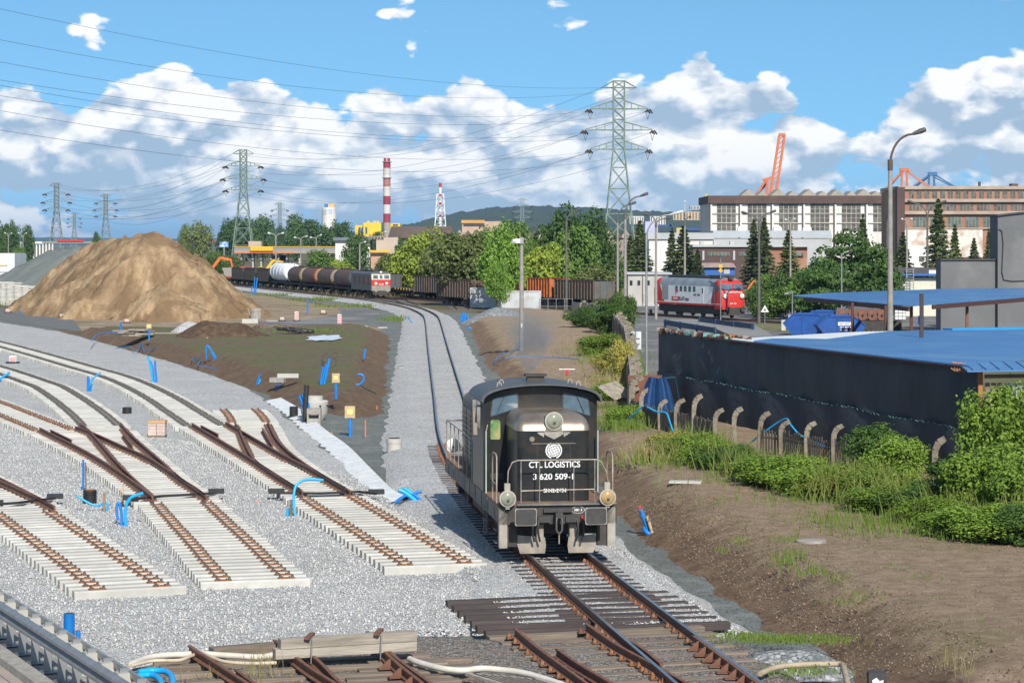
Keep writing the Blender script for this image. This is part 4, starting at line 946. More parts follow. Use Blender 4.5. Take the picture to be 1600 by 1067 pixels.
  # hoses
  for k, dx in enumerate((0.42, 0.28)):
   b = MB(); b.tube([(s * (0.875 - dx), 0.58, 0.98), (s * (0.875 - dx + 0.04), 0.48, 0.85), (s * (0.875 - dx + 0.05), 0.48, 0.6), (s * (0.875 - dx), 0.52, 0.38)], 0.028, 8); ob('brake_hose', b, BLACKP, t, smooth=60)
  # snow plough
  b = MB(); q = [(s * 0.30, 0.06), (s * 0.92, 0.06), (s * 1.0, 0.30), (s * 0.98, 0.52), (s * 0.30, 0.46), (s * 0.27, 0.25)]
  b.prism(q if s > 0 else q[::-1], 0.72, 0.75, 'y'); b.b6(s * 0.33, s * 0.50, 0.75, 0.95, 0.3, 0.9); ob('snow_plough', b, LPLOW, t)
 b = MB(); b.b6(-0.36, 0.36, 0.5, 0.62, 1.10, 1.2); b.b6(-0.5, -0.2, 0.5, 0.62, 0.85, 1.0); b.b6(0.2, 0.5, 0.5, 0.62, 0.85, 1.0); b.b6(-0.09, 0.09, 0.28, 0.62, 0.98, 1.12)
 cp = ob('coupling', b, IRON, t)
 for s in (-1, 1):
  b = MB(); b.tube([(s * 0.05, 0.32, 1.05), (s * 0.075, 0.28, 0.9), (s * 0.07, 0.3, 0.68), (0.0, 0.32, 0.58)], 0.026, 8); ob('shackle', b, mat('bare_steel', (0.22, 0.21, 0.20), None, 5, 0.4, metal=0.7), cp, smooth=60)
 b = MB(); b.cyl((0.0, 0.33, 0.60), (0.0, 0.33, 0.34), 0.016, 6); ob('chain', b, LPLOW, cp)
 marks(t, 0.2, 0.06, 6, LETTER, 0.52, FR - 0.022, 1.145)
 b = MB()
 for i in range(20):
  p, q = R(18 * i), R(18 * (i + 1)); b.bar((0.52 + 0.16 * math.cos(p), FR - 0.024, 1.145 + 0.085 * math.sin(p)), (0.52 + 0.16 * math.cos(q), FR - 0.024, 1.145 + 0.085 * math.sin(q)), 0.010, 0.006)
 ob('stencil_ring', b, LETTER, t)
 b = MB(); b.tube([(0.62, 0.58, 1.0), (0.60, 0.5, 0.92), (0.63, 0.55, 0.82)], 0.02, 6); ob('red_cock', b, RED, t)
 # bogies
 for yc in (3.4, 10.7):
  b = MB()
  for s in (-1, 1): b.b6(s * 1.16, s * 1.02, yc - 2.0, yc + 2.0, 0.52, 0.82)
  b.b6(-1.1, 1.1, yc - 0.3, yc + 0.3, 0.5, 0.9); b.b6(-1.1, 1.1, yc - 2.0, yc - 1.85, 0.45, 0.8); b.b6(-1.1, 1.1, yc + 1.85, yc + 2.0, 0.45, 0.8)
  bg_ = ob('bogie', b, LUNDER, t)
  for dy in (-1.3, 1.3):
   b = MB()
   for s in (-1, 1): b.lathe([(0.10, 0.0), (0.55, 0.0), (0.55, 0.10), (0.58, 0.11), (0.58, 0.14), (0.10, 0.14)], (s * 0.75 - 0.07, yc + dy, 0.55), 24, 'x')
   b.cyl((-1.0, yc + dy, 0.55), (1.0, yc + dy, 0.55), 0.09, 10); ob('wheelset', b, LUNDER, bg_)
   for s in (-1, 1):
    b = MB(); b.b6(s * 1.28, s * 1.10, yc + dy - 0.2, yc + dy + 0.2, 0.38, 0.72)
    for q in (-0.34, 0.34):
     for k in range(5): b.lathe([(0.10, 0.52 + k * 0.075), (0.13, 0.55 + k * 0.075), (0.10, 0.58 + k * 0.075)], (s * 1.2, yc + dy + q, 0), 10)
    ob('axle_box', b, LUNDER, bg_)
 b = MB(); loft(b, [rring(1.25, 5.7, 8.4, 0.15, 0.45), rring(1.3, 5.7, 8.4, 0.2, 0.85)]); ob('fuel_tank', b, LUNDER, t)
 round_lamp(t, -1.24, 13.75, 1.62, 0.21, WHITE, WHITE, name='rear_lamp')
 return t
black_loco()
# ================================================================ OTHER ROLLING STOCK
def bogie(parent, y, wb=0.9, r=0.46, mat_=LUNDER):
 b = MB()
 for s in (-1, 1): b.b6(s * 1.06, s * 0.94, y - wb - 0.35, y + wb + 0.35, 0.42, 0.70)
 b.b6(-1, 1, y - 0.2, y + 0.2, 0.45, 0.85); o = ob('bogie', b, mat_, parent)
 for dy in (-wb, wb):
  b = MB()
  for s in (-1, 1): b.lathe([(0.08, -0.06), (r, -0.06), (r, 0.06), (0.08, 0.06)], (s * 0.75, y + dy, r), 16, 'x')
  b.cyl((-0.9, y + dy, r), (0.9, y + dy, r), 0.08, 8); ob('wheelset', b, mat_, o)
def buffers(parent, ys):
 for y, d in ys:
  for s in (-1, 1):
   b = MB(); b.cyl((s * 0.875, y, 1.05), (s * 0.875, y + d * 0.55, 1.05), 0.11, 10); b.cyl((s * 0.875, y + d * 0.55, 1.05), (s * 0.875, y + d * 0.6, 1.05), 0.24, 14); ob('buffer', b, LUNDER, parent)
def gondola(label, loc, rz, m, rib, end=None, L=12.8, hgt=2.0, group=None):
 t = thing('gondola_wagon', label, 'freight wagon', loc, rz, group)
 h0, h1 = 1.15, 1.15 + hgt; w = 1.40
 b = MB(); b.b6(-w, w, 0.4, L - 0.4, 0.95, h0); ob('underframe', b, LUNDER, t)
 for s in (-1, 1):
  b = MB(); b.b6(s * w, s * (w - 0.05), 0.4, L - 0.4, h0, h1); b.b6(s * (w + 0.06), s * (w - 0.08), 0.38, L - 0.38, h1, h1 + 0.12); sd_ = ob('side_wall', b, m, t)
  for k in range(14):
   b = MB(); y = 0.5 + k * (L - 1.0) / 13; b.b6(s * (w + 0.09), s * (w + 0.002), y - 0.06, y + 0.06, 1.0, h1); ob('rib', b, rib, sd_)
 for y, dy in ((0.4, -1), (L - 0.4, 1)):
  b = MB(); b.b6(-w + 0.05, w - 0.05, y, y - dy * 0.05, h0, h1); e = ob('end_wall', b, end or m, t)
  for x in (-1.25, -0.45, 0.45, 1.25):
   b = MB(); b.b6(x - 0.06, x + 0.06, y + dy * 0.08, y + dy * 0.002, 1.0, h1 + 0.05); ob('rib', b, rib, e)
 b = MB(); b.b6(-w + 0.06, w - 0.06, 0.46, L - 0.46, h0 + 0.35, h0 + 0.4); ob('load', b, LUNDER, t)
 bogie(t, 2.3); bogie(t, L - 2.3); buffers(t, ((0.4, -1), (L - 0.4, 1)))
 return t
def tanker(label, loc, rz, m, cap, frame=LUNDER, L=12.4, r=1.38, zc=2.55, group=None, rings=0, band=None):
 t = thing('tank_wagon', label, 'freight wagon', loc, rz, group)
 b = MB(); b.b6(-1.2, 1.2, 0.4, L - 0.4, 0.95, 1.15); ob('underframe', b, frame, t)
 b = MB(); b.lathe([(0.3, 0.62), (r * 0.7, 0.68), (r * 0.93, 0.82), (r, 1.0), (r, L - 1.0), (r * 0.93, L - 0.82), (r * 0.7, L - 0.68), (0.3, L - 0.62)], (0, 0, zc), 28, 'y'); k = ob('tank', b, m, t, smooth=50)
 b = MB(); b.lathe([(0.3, 0.60), (r * 0.7, 0.66), (r * 0.94, 0.80), (r * 1.005, 0.99), (r * 1.005, 1.25)], (0, 0, zc), 28, 'y'); ob('tank_end', b, cap, t, smooth=50)
 for i in range(rings):
  y = 1.6 + i * (L - 3.2) / max(1, rings - 1); b = MB(); b.lathe([(r, y - 0.12), (r + 0.07, y - 0.07), (r + 0.07, y + 0.07), (r, y + 0.12)], (0, 0, zc), 28, 'y'); ob('ring', b, m, k)
 b = MB(); b.b6(-0.3, 0.3, 0.9, L - 0.9, zc + r + 0.02, zc + r + 0.08)
 for s in (-1, 1): b.bar((s * 0.5, 2, zc + r + 0.5), (s * 0.5, L - 2, zc + r + 0.5), 0.04)
 ob('catwalk', b, frame, t); b = MB(); b.cyl((0, L / 2, zc + r - 0.1), (0, L / 2, zc + r + 0.3), 0.4, 14); ob('dome', b, frame, t)
 if band is not None:
  b = MB(); b.b6(r * 0.55, r * 0.56 + 0.0, 1, 1, 1, 1) if False else b.box((0.35, 0.58, zc - 0.1), (0.55, 0.02, 0.5)); ob('placard', b, band, t)
 for y in (1.6, L - 1.6):
  b = MB(); b.b6(-1.0, 1.0, y - 0.25, y + 0.25, 1.1, zc - r * 0.72); ob('saddle', b, frame, t)
 b = MB()
 for s in (-1, 1): b.bar((s * 0.25, 0.45, 1.1), (s * 0.25, 0.45, zc + r + 0.4), 0.05)
 for i in range(8): b.bar((-0.25, 0.45, 1.3 + i * 0.35), (0.25, 0.45, 1.3 + i * 0.35), 0.04)
 ob('ladder', b, frame, t)
 bogie(t, 2.2); bogie(t, L - 2.2); buffers(t, ((0.4, -1), (L - 0.4, 1)))
 return t
def flat(label, loc, rz, m, L=13.0, stub=YELLOW):
 t = thing('flat_wagon', label, 'freight wagon', loc, rz)
 b = MB(); b.b6(-1.3, 1.3, 0.4, L - 0.4, 1.05, 1.22); ob('deck', b, m, t)
 for s in (-1, 1):
  b = MB(); b.prism([(0.5, 1.05), (L - 0.5, 1.05), (L - 3.6, 0.62), (3.6, 0.62)], s * 1.22, s * 1.14, 'x'); ob('sole_bar', b, m, t)
  for k in range(6):
   b = MB(); b.b6(s * 1.38, s * 1.31, 1 + k * 2.2, 1.35 + k * 2.2, 1.0, 1.32); ob('stake_pocket', b, stub, t)
 bogie(t, 2.2); bogie(t, L - 2.2); buffers(t, ((0.4, -1), (L - 0.4, 1))); return t
GDK = mat('wagon_black', (0.030, 0.029, 0.030), (0.055, 0.048, 0.042), 0.9, 0.75, c3=(0.085, 0.062, 0.045), s3=0.6); GRIB = mat('wagon_rib', (0.075, 0.066, 0.058), (0.045, 0.04, 0.037), 2, 0.8)
GGR = mat('wagon_green_grey', (0.10, 0.115, 0.105), (0.07, 0.075, 0.07), 0.8, 0.75, c3=(0.15, 0.09, 0.06), s3=0.6)
GBR = mat('wagon_brown', (0.12, 0.075, 0.05), (0.075, 0.052, 0.04), 0.9, 0.8, c3=(0.10, 0.09, 0.08), s3=0.5); GBRR = mat('wagon_brown_rib', (0.17, 0.12, 0.085), (0.11, 0.08, 0.06), 2, 0.8)
GOR = mat('wagon_orange', (0.55, 0.145, 0.035), (0.40, 0.10, 0.03), 1.0, 0.75, c3=(0.22, 0.08, 0.04), s3=0.7); GORR = mat('wagon_orange_rib', (0.62, 0.19, 0.05), (0.36, 0.10, 0.03), 2, 0.75)
TW = mat('tank_white', (0.76, 0.77, 0.78), (0.64, 0.65, 0.66), 0.6, 0.5); TBR = mat('tank_brown', (0.105, 0.058, 0.044), (0.065, 0.042, 0.036), 0.5, 0.65, c3=(0.15, 0.075, 0.05), s3=0.5)
TRD = mat('tank_oxide', (0.165, 0.065, 0.045), (0.11, 0.05, 0.04), 0.5, 0.65); TEND = mat('tank_end_tan', (0.26, 0.21, 0.13), (0.20, 0.155, 0.10), 1, 0.7); TEO = mat('tank_end_orange', (0.38, 0.18, 0.075), (0.26, 0.12, 0.06), 1, 0.7)
# the train on the left: locomotive first, wagons behind along the old siding
RL = -0.12
t0 = np.array([qx(597, 343), 343.0]); tdir = np.array([-0.288, 0.958]); trz = math.atan2(-tdir[0], tdir[1])
def on_train(d): p = t0 + tdir * d; return (p[0], p[1], RL)
def red_loco():
 t = thing('electric_locomotive', 'grey electric locomotive with red and cream cab front pulling tank wagons', 'locomotive', on_train(0), trz)
 GR = mat('loco_dirty_grey', (0.125, 0.115, 0.108), (0.085, 0.08, 0.078), 0.7, 0.6); CR = mat('cream', (0.62, 0.56, 0.42), None, 2, 0.6); BG = mat('loco_beige_grey', (0.30, 0.275, 0.235), (0.22, 0.2, 0.17), 1.5, 0.7)
 L = 15.2
 b = MB(); b.b6(-1.48, 1.48, 0.9, L - 0.9, 1.0, 3.45); ob('body', b, GR, t)
 b = MB(); b.prism([(-1.48, 3.46), (1.48, 3.46), (1.2, 3.78), (-1.2, 3.78)], 0.95, L - 0.95, 'y'); ob('roof', b, mat('loco_roof_grey', (0.11, 0.12, 0.135), None, 1, 0.5), t)
 for nm, z0, z1, mm in (('cab_lower', 0.95, 1.72, BG), ('cab_red', 1.722, 2.62, RED), ('cab_cream', 2.622, 3.45, CR)):
  b = MB(); loft(b, [rring(1.47, 0.55, 0.95, 0.14, z0), rring(1.47, 0.55 + (0.18 if nm == 'cab_cream' else 0), 0.95, 0.14, z1)]); ob(nm, b, mm, t)
 for x, w in ((-0.84, 0.36), (0, 0.20), (0.84, 0.36)):
  b = MB(); b.box((x, 0.60, 3.04), (2 * w, 0.04, 0.52), rx=R(-12)); ob('cab_window', b, LWIN, t)
 for s in (-1, 1):
  round_lamp(t, s * 0.82, 0.50, 2.05, 0.22, CR, WHITE, depth=0.1)
  b = MB(); b.cyl((s * 0.875, 0.9, 1.05), (s * 0.875, 0.2, 1.05), 0.14, 12); b.cyl((s * 0.875, 0.2, 1.05), (s * 0.875, 0.14, 1.05), 0.26, 16); ob('buffer', b, BG, t)
 round_lamp(t, 0, 0.72, 3.72, 0.2, GR, WHITE, depth=0.3)
 marks(t, 0.75, 0.13, 9, WHITE, 0, 0.548, 2.02); marks(t, 0.75, 0.10, 9, WHITE, 0, 0.548, 1.85)
 b = MB(); b.b6(-1.3, 1.3, 0.3, 0.7, 0.45, 0.9); b.b6(-0.5, 0.5, 0.25, 0.5, 0.3, 1.0); ob('plough', b, LUNDER, t)
 for y, d in ((2.6, 1), (10.0, 1)):
  b = MB(); b.b6(-0.75, 0.75, y, y + 2.6, 3.80, 3.92)
  for s in (-1, 1): b.bar((s * 0.5, y + 0.1, 3.95), (s * 0.5, y + 2.3, 4.10), 0.08); b.bar((s * 0.5, y + 2.3, 4.10), (s * 0.8, y + 0.2, 4.22), 0.07)
  b.bar((-0.9, y + 0.2, 4.22), (0.9, y + 0.2, 4.22), 0.09); ob('pantograph', b, LUNDER, t)
 b = MB(); b.b6(-0.7, 0.7, 5.6, 9.6, 3.79, 4.02); ob('roof_box', b, LUNDER, t)
 for s in (-1, 1):
  for y in (2.0, 5.0, 8.0, 11.0):
   b = MB(); b.b6(s * 1.50, s * 1.482, y, y + 1.0, 1.9, 3.1); ob('grille', b, mat('oxide_grille', (0.09, 0.05, 0.045), None, 3, 0.7), t)
 b = MB(); b.b6(-1.51, -1.49, 3.2, 4.9, 2.35, 2.55); ob('red_stripe', b, RED, t)
 bogie(t, 3.8, 1.7, 0.6); bogie(t, L - 3.8, 1.7, 0.6)
 return t
red_loco()
tanker('brown tank wagon with a dark frame directly behind the electric locomotive', on_train(16.2), trz, TBR, mat('tank_end_dark', (0.05, 0.065, 0.075), None, 1, 0.6), band=WHITE)
tanker('brown tank wagon with tan end and blue placard in the freight train', on_train(28.8), trz, TBR, TEND, band=mat('placard_blue', (0.03, 0.2, 0.5), None, 3, 0.6))
tanker('oxide red tank wagon with orange end in the freight train', on_train(41.4), trz, TRD, TEO, band=TEND)
tanker('dark brown tank wagon right behind the white one', on_train(54.0), trz, TBR, TEND, band=mat('placard_pale', (0.3, 0.45, 0.5), None, 3, 0.6))
tanker('big white ribbed tank wagon in the freight train', on_train(66.6), trz, TW, TW, r=1.62, zc=2.9, rings=5, L=15.0)
gondola('black open wagon coupled to the white tank wagon', on_train(82.0), trz, GDK, GRIB, L=13.4)
gondola('brownish black open wagon in the middle of three on the train', on_train(95.6), trz, GBR, GRIB, L=13.4)
gondola('dark green open wagon at the rear of the train', on_train(109.2), trz, GGR, GRIB, L=13.4)
flat('orange flat wagon behind the train, beside the sand heap', on_train(123.5), trz, GOR, L=18, stub=ORANGE)
# second siding to the right of the locomotive
s0 = np.array([qx(690, 322), 322.0]); sdir = np.array([-0.235, 0.972]); srz = math.atan2(-sdir[0], sdir[1])
def on_sid(d): p = s0 + sdir * d; return (p[0], p[1], RL)
gondola('black open wagon with brown ribs half hidden by the tree', on_sid(-26), R(24), GBR, GBRR, hgt=2.1)
gondola('black open wagon standing beyond the flat wagon', (qx(713, 326), 326, RL), R(24), GDK, GBRR, hgt=2.1)
flat('dark flat wagon with yellow stakes beside the electric locomotive', (qx(656, 342), 342, RL), R(14), LUNDER, L=15)
gondola('plain dark wagon behind the electric locomotive', (qx(614, 362), 362, RL), R(12), mat('wagon_slate', (0.075, 0.08, 0.085), None, 1, 0.7), GRIB, L=10)
# right hand siding: dark, dark, orange
d0_ = np.array([qx(946, 287), 287.0]); ddir = np.array([-math.sin(R(23)), math.cos(R(23))])
def on_right(d): p = d0_ + ddir * d; return (p[0], p[1], RL)
gondola('dark open wagon with olive end wall behind the concrete fence', on_right(0), R(23), GBR, GBRR, end=GGR, hgt=2.15)
gondola('bright orange open wagon behind the white container', on_right(13.4), R(23), GOR, GORR, hgt=2.25)
gondola('orange open wagon coupled behind the bright orange one', on_right(26.8), R(23), GOR, GORR, hgt=2.25)
gondola('faded orange open wagon with its middle hidden by trees', on_right(40.2), R(23), GOR, GORR, hgt=2.25)
# red and white diesel
def red_white_diesel():
 t = thing('diesel_engine', 'red and white six axle diesel locomotive standing beside the yard road', 'locomotive', (qx(1150, 246), 246.0, RL), R(23))
 WG = mat('loco_white', (0.80, 0.81, 0.82), (0.70, 0.71, 0.72), 0.6, 0.5); RG = mat('roof_blue_grey', (0.23, 0.27, 0.31), (0.16, 0.19, 0.22), 0.8, 0.5); L = 17.4
 sec = [(-1.47, 1.5), (1.47, 1.5), (1.47, 3.4), (1.36, 3.8), (1.05, 4.15), (0.5, 4.35), (0, 4.38), (-0.5, 4.35), (-1.05, 4.15), (-1.36, 3.8), (-1.47, 3.4)]
 b = MB(); b.prism(sec[:3] + sec[-1:], 2.3, L - 2.3, 'y'); ob('body', b, WG, t)
 b = MB(); b.prism(sec[2:], 1.4, L - 1.4, 'y'); ob('roof', b, RG, t, smooth=40)
 for y0, y1, nm in ((0.62, 2.3, 'cab'), (L - 2.3, L - 0.62, 'rear_cab')):
  b = MB(); f = 1 if nm == 'cab' else -1
  a0, a1 = (y0, y1)
  if f > 0: rg = [rring(1.475, y0, y1, 0.3, 1.2), rring(1.475, y0 - 0.05, y1, 0.35, 2.3), rring(1.475, y0 + 0.15, y1, 0.35, 3.0), rring(1.46, y0 + 0.45, y1, 0.3, 3.8), rring(1.2, y0 + 0.8, y1, 0.3, 4.12)]
  else: rg = [rring(1.475, y0, y1, 0.3, 1.2), rring(1.475, y0, y1, 0.3, 3.0), rring(1.46, y0, y1 - 0.45, 0.3, 3.8), rring(1.2, y0, y1 - 0.8, 0.3, 4.12)]
  loft(b, rg); c = ob(nm, b, RED, t, smooth=40)
  for s in (-1, 1):
   y = y0 + 0.20 if f > 0 else y1 - 0.2
   b = MB(); b.box((s * 0.66, y, 3.38), (1.14, 0.05, 0.66), rx=R(-20 * f)); ob('windscreen', b, LWIN, c)
   b = MB(); b.b6(s * 1.49, s * 1.47, (y0 + y1) / 2 - 0.35, (y0 + y1) / 2 + 0.35, 2.95, 3.6); ob('side_window', b, LWIN, c)
  if f > 0:
   for s in (-1, 1): round_lamp(t, s * 1.0, 0.44, 2.42, 0.27, LSTEP, WHITE, depth=0.3)
   lettering(c, 'ORLEN KolTrans', 0.28, WHITE, 0.05, 0.60, 2.82, 0.004)
   marks(c, 0.8, 0.12, 8, WHITE, 0.0, 0.60, 1.62)
 b = MB(); b.b6(-0.26, 0.26, 1.0, 1.9, 4.15, 4.5); ob('lamp_box', b, LUNDER, t)
 b = MB(); b.b6(-0.9, 0.9, 1.9, 4.6, 4.32, 4.62); b.b6(-0.8, 0.8, 5.0, L - 3, 4.33, 4.52); ob('roof_gear', b, mat('roof_dark', (0.05, 0.06, 0.068), None, 1, 0.6), t)
 for s in (-1, 1):
  b = MB(); b.b6(s * 1.478, s * 1.44, 0.8, L - 0.8, 1.30, 1.50); ob('red_band', b, RED, t)
  b = MB(); b.b6(s * 1.484, s * 1.44, 0.8, L - 0.8, 1.502, 1.56); ob('white_line', b, WHITE, t)
  for k in range(5):
   b = MB(); y = 6.5 + k * 1.05; b.b6(s * 1.482, s * 1.46, y, y + 0.62, 2.75, 3.35); ob('engine_room_window', b, LWIN, t)
  b = MB(); b.b6(s * 1.482, s * 1.46, 4.6, 5.1, 1.6, 3.3); ob('door', b, WG, t); b = MB(); b.b6(s * 1.486, s * 1.47, 4.7, 5.0, 2.6, 3.2); ob('door_window', b, LWIN, t)
  b = MB(); b.b6(s * 1.482, s * 1.46, 13.0, 14.6, 1.8, 3.4); ob('grille', b, mat('grille_grey', (0.36, 0.38, 0.40), (0.25, 0.27, 0.29), 8, 0.6, stretch=(1, 1, 6)), t)
  q = [(2.3, 1.56), (3.0, 1.56), (2.3, 3.4)]; b = MB(); b.prism(q, s * 1.48, s * 1.45, 'x'); ob('red_flash', b, RED, t)
  q = [(L - 2.3, 1.56), (L - 3.4, 1.56), (L - 2.3, 3.4)]; b = MB(); b.prism(q, s * 1.48, s * 1.45, 'x'); ob('red_flash', b, RED, t)
  b = MB(); b.b6(s * 1.2, s * 1.05, 1.5, L - 1.5, 0.5, 1.25); ob('underframe', b, LUNDER, t)
  b = MB(); b.cyl((s * 0.875, 0.7, 1.05), (s * 0.875, 0.06, 1.05), 0.15, 12); b.cyl((s * 0.875, 0.06, 1.05), (s * 0.875, 0.0, 1.05), 0.26, 16); ob('buffer', b, LUNDER, t)
 lettering(t, 'KolTrans', 0.62, mat('dark_letter', (0.03, 0.03, 0.035), None, 3, 0.5), -1.49, 9.2, 1.95, 0.004, face='-x', name='lettering')
 b = MB(); b.b6(-1.488, -1.47, 10.4, 12.2, 1.72, 2.18); lp = ob('red_logo_panel', b, RED, t)
 lettering(lp, 'ORLEN', 0.36, WHITE, -1.492, 11.3, 1.95, 0.003, face='-x')
 b = MB(); b.bar((-1.487, 11.2, 2.45), (-1.487, 11.0, 2.95), 0.02, 0.16); b.bar((-1.487, 11.0, 2.85), (-1.487, 10.6, 2.75), 0.02, 0.16); ob('logo_mark', b, RED, t)
 marks(t, 1.6, 0.22, 9, mat('dark_letter', (0.03, 0.03, 0.035)), -1.484, 6.2, 2.45, '-x')
 b = MB(); b.b6(-1.3, 1.3, 0.35, 0.75, 0.35, 0.75); b.b6(-0.9, 0.9, 0.4, 0.6, 0.75, 1.2); ob('plough', b, LUNDER, t)
 b = MB(); b.b6(-1.35, 1.35, 0.55, 2.4, 0.95, 1.28); ob('headstock', b, RED, t)
 bogie(t, 4.2, 1.85, 0.52); bogie(t, L - 4.2, 1.85, 0.52)
 b = MB(); loft(b, [rring(1.2, 7.0, 10.4, 0.2, 0.4), rring(1.3, 7.0, 10.4, 0.2, 1.1)]); ob('fuel_tank', b, LUNDER, t)
red_white_diesel()
# rails of these sidings
def far_track(label, pts):
 p = catmull(pts, 4.0); t = thing('siding', label, 'railway track', (p[0][0], p[0][1], GZ)); q = p - p[0]
 b = MB(); b.sweep([(x, y, 0.0) for x, y in q], [(-1.5, -0.02), (1.5, -0.02), (1.35, 0.06), (-1.35, 0.06)]); o = ob('sleeper_bed', b, mat('dirty_bed', (0.095, 0.08, 0.065), (0.16, 0.135, 0.11), 0.8, 0.95, coords='World'), t)
 for s in (-0.75, 0.75): ob('rail', rail_mesh(offset(q, s), 0.06, True), None, t)
def line(p, d, a, b_): return [tuple(p + d * x) for x in np.linspace(a, b_, 6)]
far_track('siding under the electric locomotive and tank wagons', [(-13.2, 306), (-15.6, 325)] + line(t0, tdir, -10, 180))
far_track('siding under the black open wagons behind the trees', [tuple(np.array(p)) for p in ((-6, 285), (qx(690, 322) + 1.5, 318), (qx(672, 332) - 2.0, 338), (qx(645, 348) - 1.0, 352), (qx(614, 362) - 1.0, 366), (-36, 420))])
far_track('siding under the orange and olive wagons behind the fence', line(d0_, ddir, -6, 120))
far_track('siding under the red and white diesel locomotive', line(np.array([qx(1150, 246), 246.0]), ddir, -36, 120))
# ================================================================ HILLS AND FAR BUILDINGS
FOREST = mat('forest', (0.020, 0.038, 0.016), (0.042, 0.066, 0.024), 0.02, 0.95, bump=8.0, bscale=0.02, coords='World', c3=(0.03, 0.05, 0.03), s3=0.004)
def ridge(name, prof, Y, depth, m, jag=1.2, step=4, seed=1):
 us = np.arange(prof[0][0], prof[-1][0] + 1, step); vs = np.interp(us, [p[0] for p in prof], [p[1] for p in prof])
 vs = vs + (vnoise(us, us * 0, 0.35, seed) - 0.5) * jag * 2 + (vnoise(us, us * 0, 0.11, seed + 1) - 0.5) * jag * 2
 b = MB(); rows = []; n = len(us)
 for k, (f_, dy) in enumerate(((0.0, 0.0), (0.45, 0.35), (0.8, 0.7), (1.0, 1.0), (0.9, 1.5))):
  for u, v in zip(us, vs):
   y = Y + depth * dy; top = Q(u, v, Y + depth)
   b.v.append((top.x, y, GZ - 2 + (top.z - GZ + 2) * f_))
 for k in range(4):
  for j in range(n - 1): b.f.append([k * n + j, k * n + j + 1, (k + 1) * n + j + 1, (k + 1) * n + j]); b.m.append(0)
 return struct(name, b, m, smooth=80)
ridge('hill', [(540, 362), (600, 356), (640, 350), (680, 340), (720, 331), (770, 325), (830, 321), (890, 323), (940, 325), (1000, 330), (1060, 331), (1110, 328), (1200, 330), (1300, 338), (1450, 350), (1800, 362)], 3300, 700, FOREST)
ridge('far_hills', [(-200, 372), (0, 371), (100, 371), (250, 373), (400, 372), (600, 368), (1200, 372), (1800, 374)], 8500, 900, FOREST, jag=0.5, seed=4)
ridge('wooded_rise', [(690, 372), (740, 360), (790, 352), (850, 358), (900, 362), (980, 362), (1020, 366)], 1500, 60, FOREST, jag=2.0, step=2, seed=6)
WALLW = mat('white_wall', (0.72, 0.71, 0.68), (0.62, 0.60, 0.57), 0.15, 0.8, c3=(0.58, 0.54, 0.50), s3=0.08); WALLG = mat('grey_wall', (0.44, 0.45, 0.46), (0.38, 0.39, 0.40), 0.2, 0.8)
BRICK = mat('brick_wall', (0.33, 0.155, 0.095), (0.25, 0.12, 0.08), 0.4, 0.85, c3=(0.36, 0.22, 0.15), s3=0.1); BRICKD = mat('dark_brick', (0.105, 0.060, 0.052), (0.075, 0.046, 0.042), 0.5, 0.85)
BROWNR = mat('brown_band', (0.105, 0.062, 0.05), (0.08, 0.05, 0.042), 0.3, 0.8); ROOFB = mat('brown_roof', (0.13, 0.095, 0.078), (0.095, 0.07, 0.06), 0.1, 0.9)
PANE = mat('factory_pane', (0.075, 0.07, 0.062), (0.13, 0.12, 0.10), 0.6, 0.4, rnd=0.6); PANEG = mat('green_pane', (0.13, 0.17, 0.15), (0.075, 0.10, 0.09), 0.8, 0.3, rnd=0.5); MULL = mat('mullion', (0.50, 0.46, 0.39), None, 1, 0.8)
CORN = mat('cornice', (0.42, 0.34, 0.27), (0.32, 0.25, 0.20), 0.4, 0.85); GABLE = mat('gable_grey', (0.36, 0.33, 0.28), (0.27, 0.245, 0.21), 0.5, 0.85)
class Bld:                                            # a building drawn facing the viewer at depth Y; part boxes given in photo pixels
 def __init__(s, name, label, cat, Y, u, v0=None, group=None):
  s.Y = Y; s.t = thing(name, label, cat, (qx(u, Y), Y, GZ), 0, group)
 def W(s, u, v): p = Q(u, v, s.Y); return p.x - s.t.location.x, p.z - s.t.location.z
 def box(s, name, m, u0, v0, u1, v1, d0=0.0, d1=10.0, parent=None, ground=False):
  x0, z1 = s.W(u0, v0); x1, z0 = s.W(u1, v1)
  if ground: z0 = 0
  b = MB(); b.b6(x0, x1, d0, d1, z0, z1); return ob(name, b, m, parent or s.t)
 def poly(s, name, m, pts, d0, d1, parent=None):
  b = MB(); q = [s.W(u, v) for u, v in pts]; b.prism(q, d0, d1, 'y'); return ob(name, b, m, parent or s.t)
 def window(s, u0, v0, u1, v1, nc, nr, pane=PANE, mull=MULL, d=-0.1, name='window'):
  f = s.box(name, mull, u0, v0, u1, v1, d + 0.05, d + 0.25); du, dv = (u1 - u0) / nc, (v1 - v0) / nr; g_ = 0.07
  for i in range(nc):
   for j in range(nr): s.box('pane', pane, u0 + du * (i + g_), v0 + dv * (j + g_ * 0.7), u0 + du * (i + 1 - g_), v0 + dv * (j + 1 - g_ * 0.7), d - 0.03, d + 0.2, parent=f)
  return f
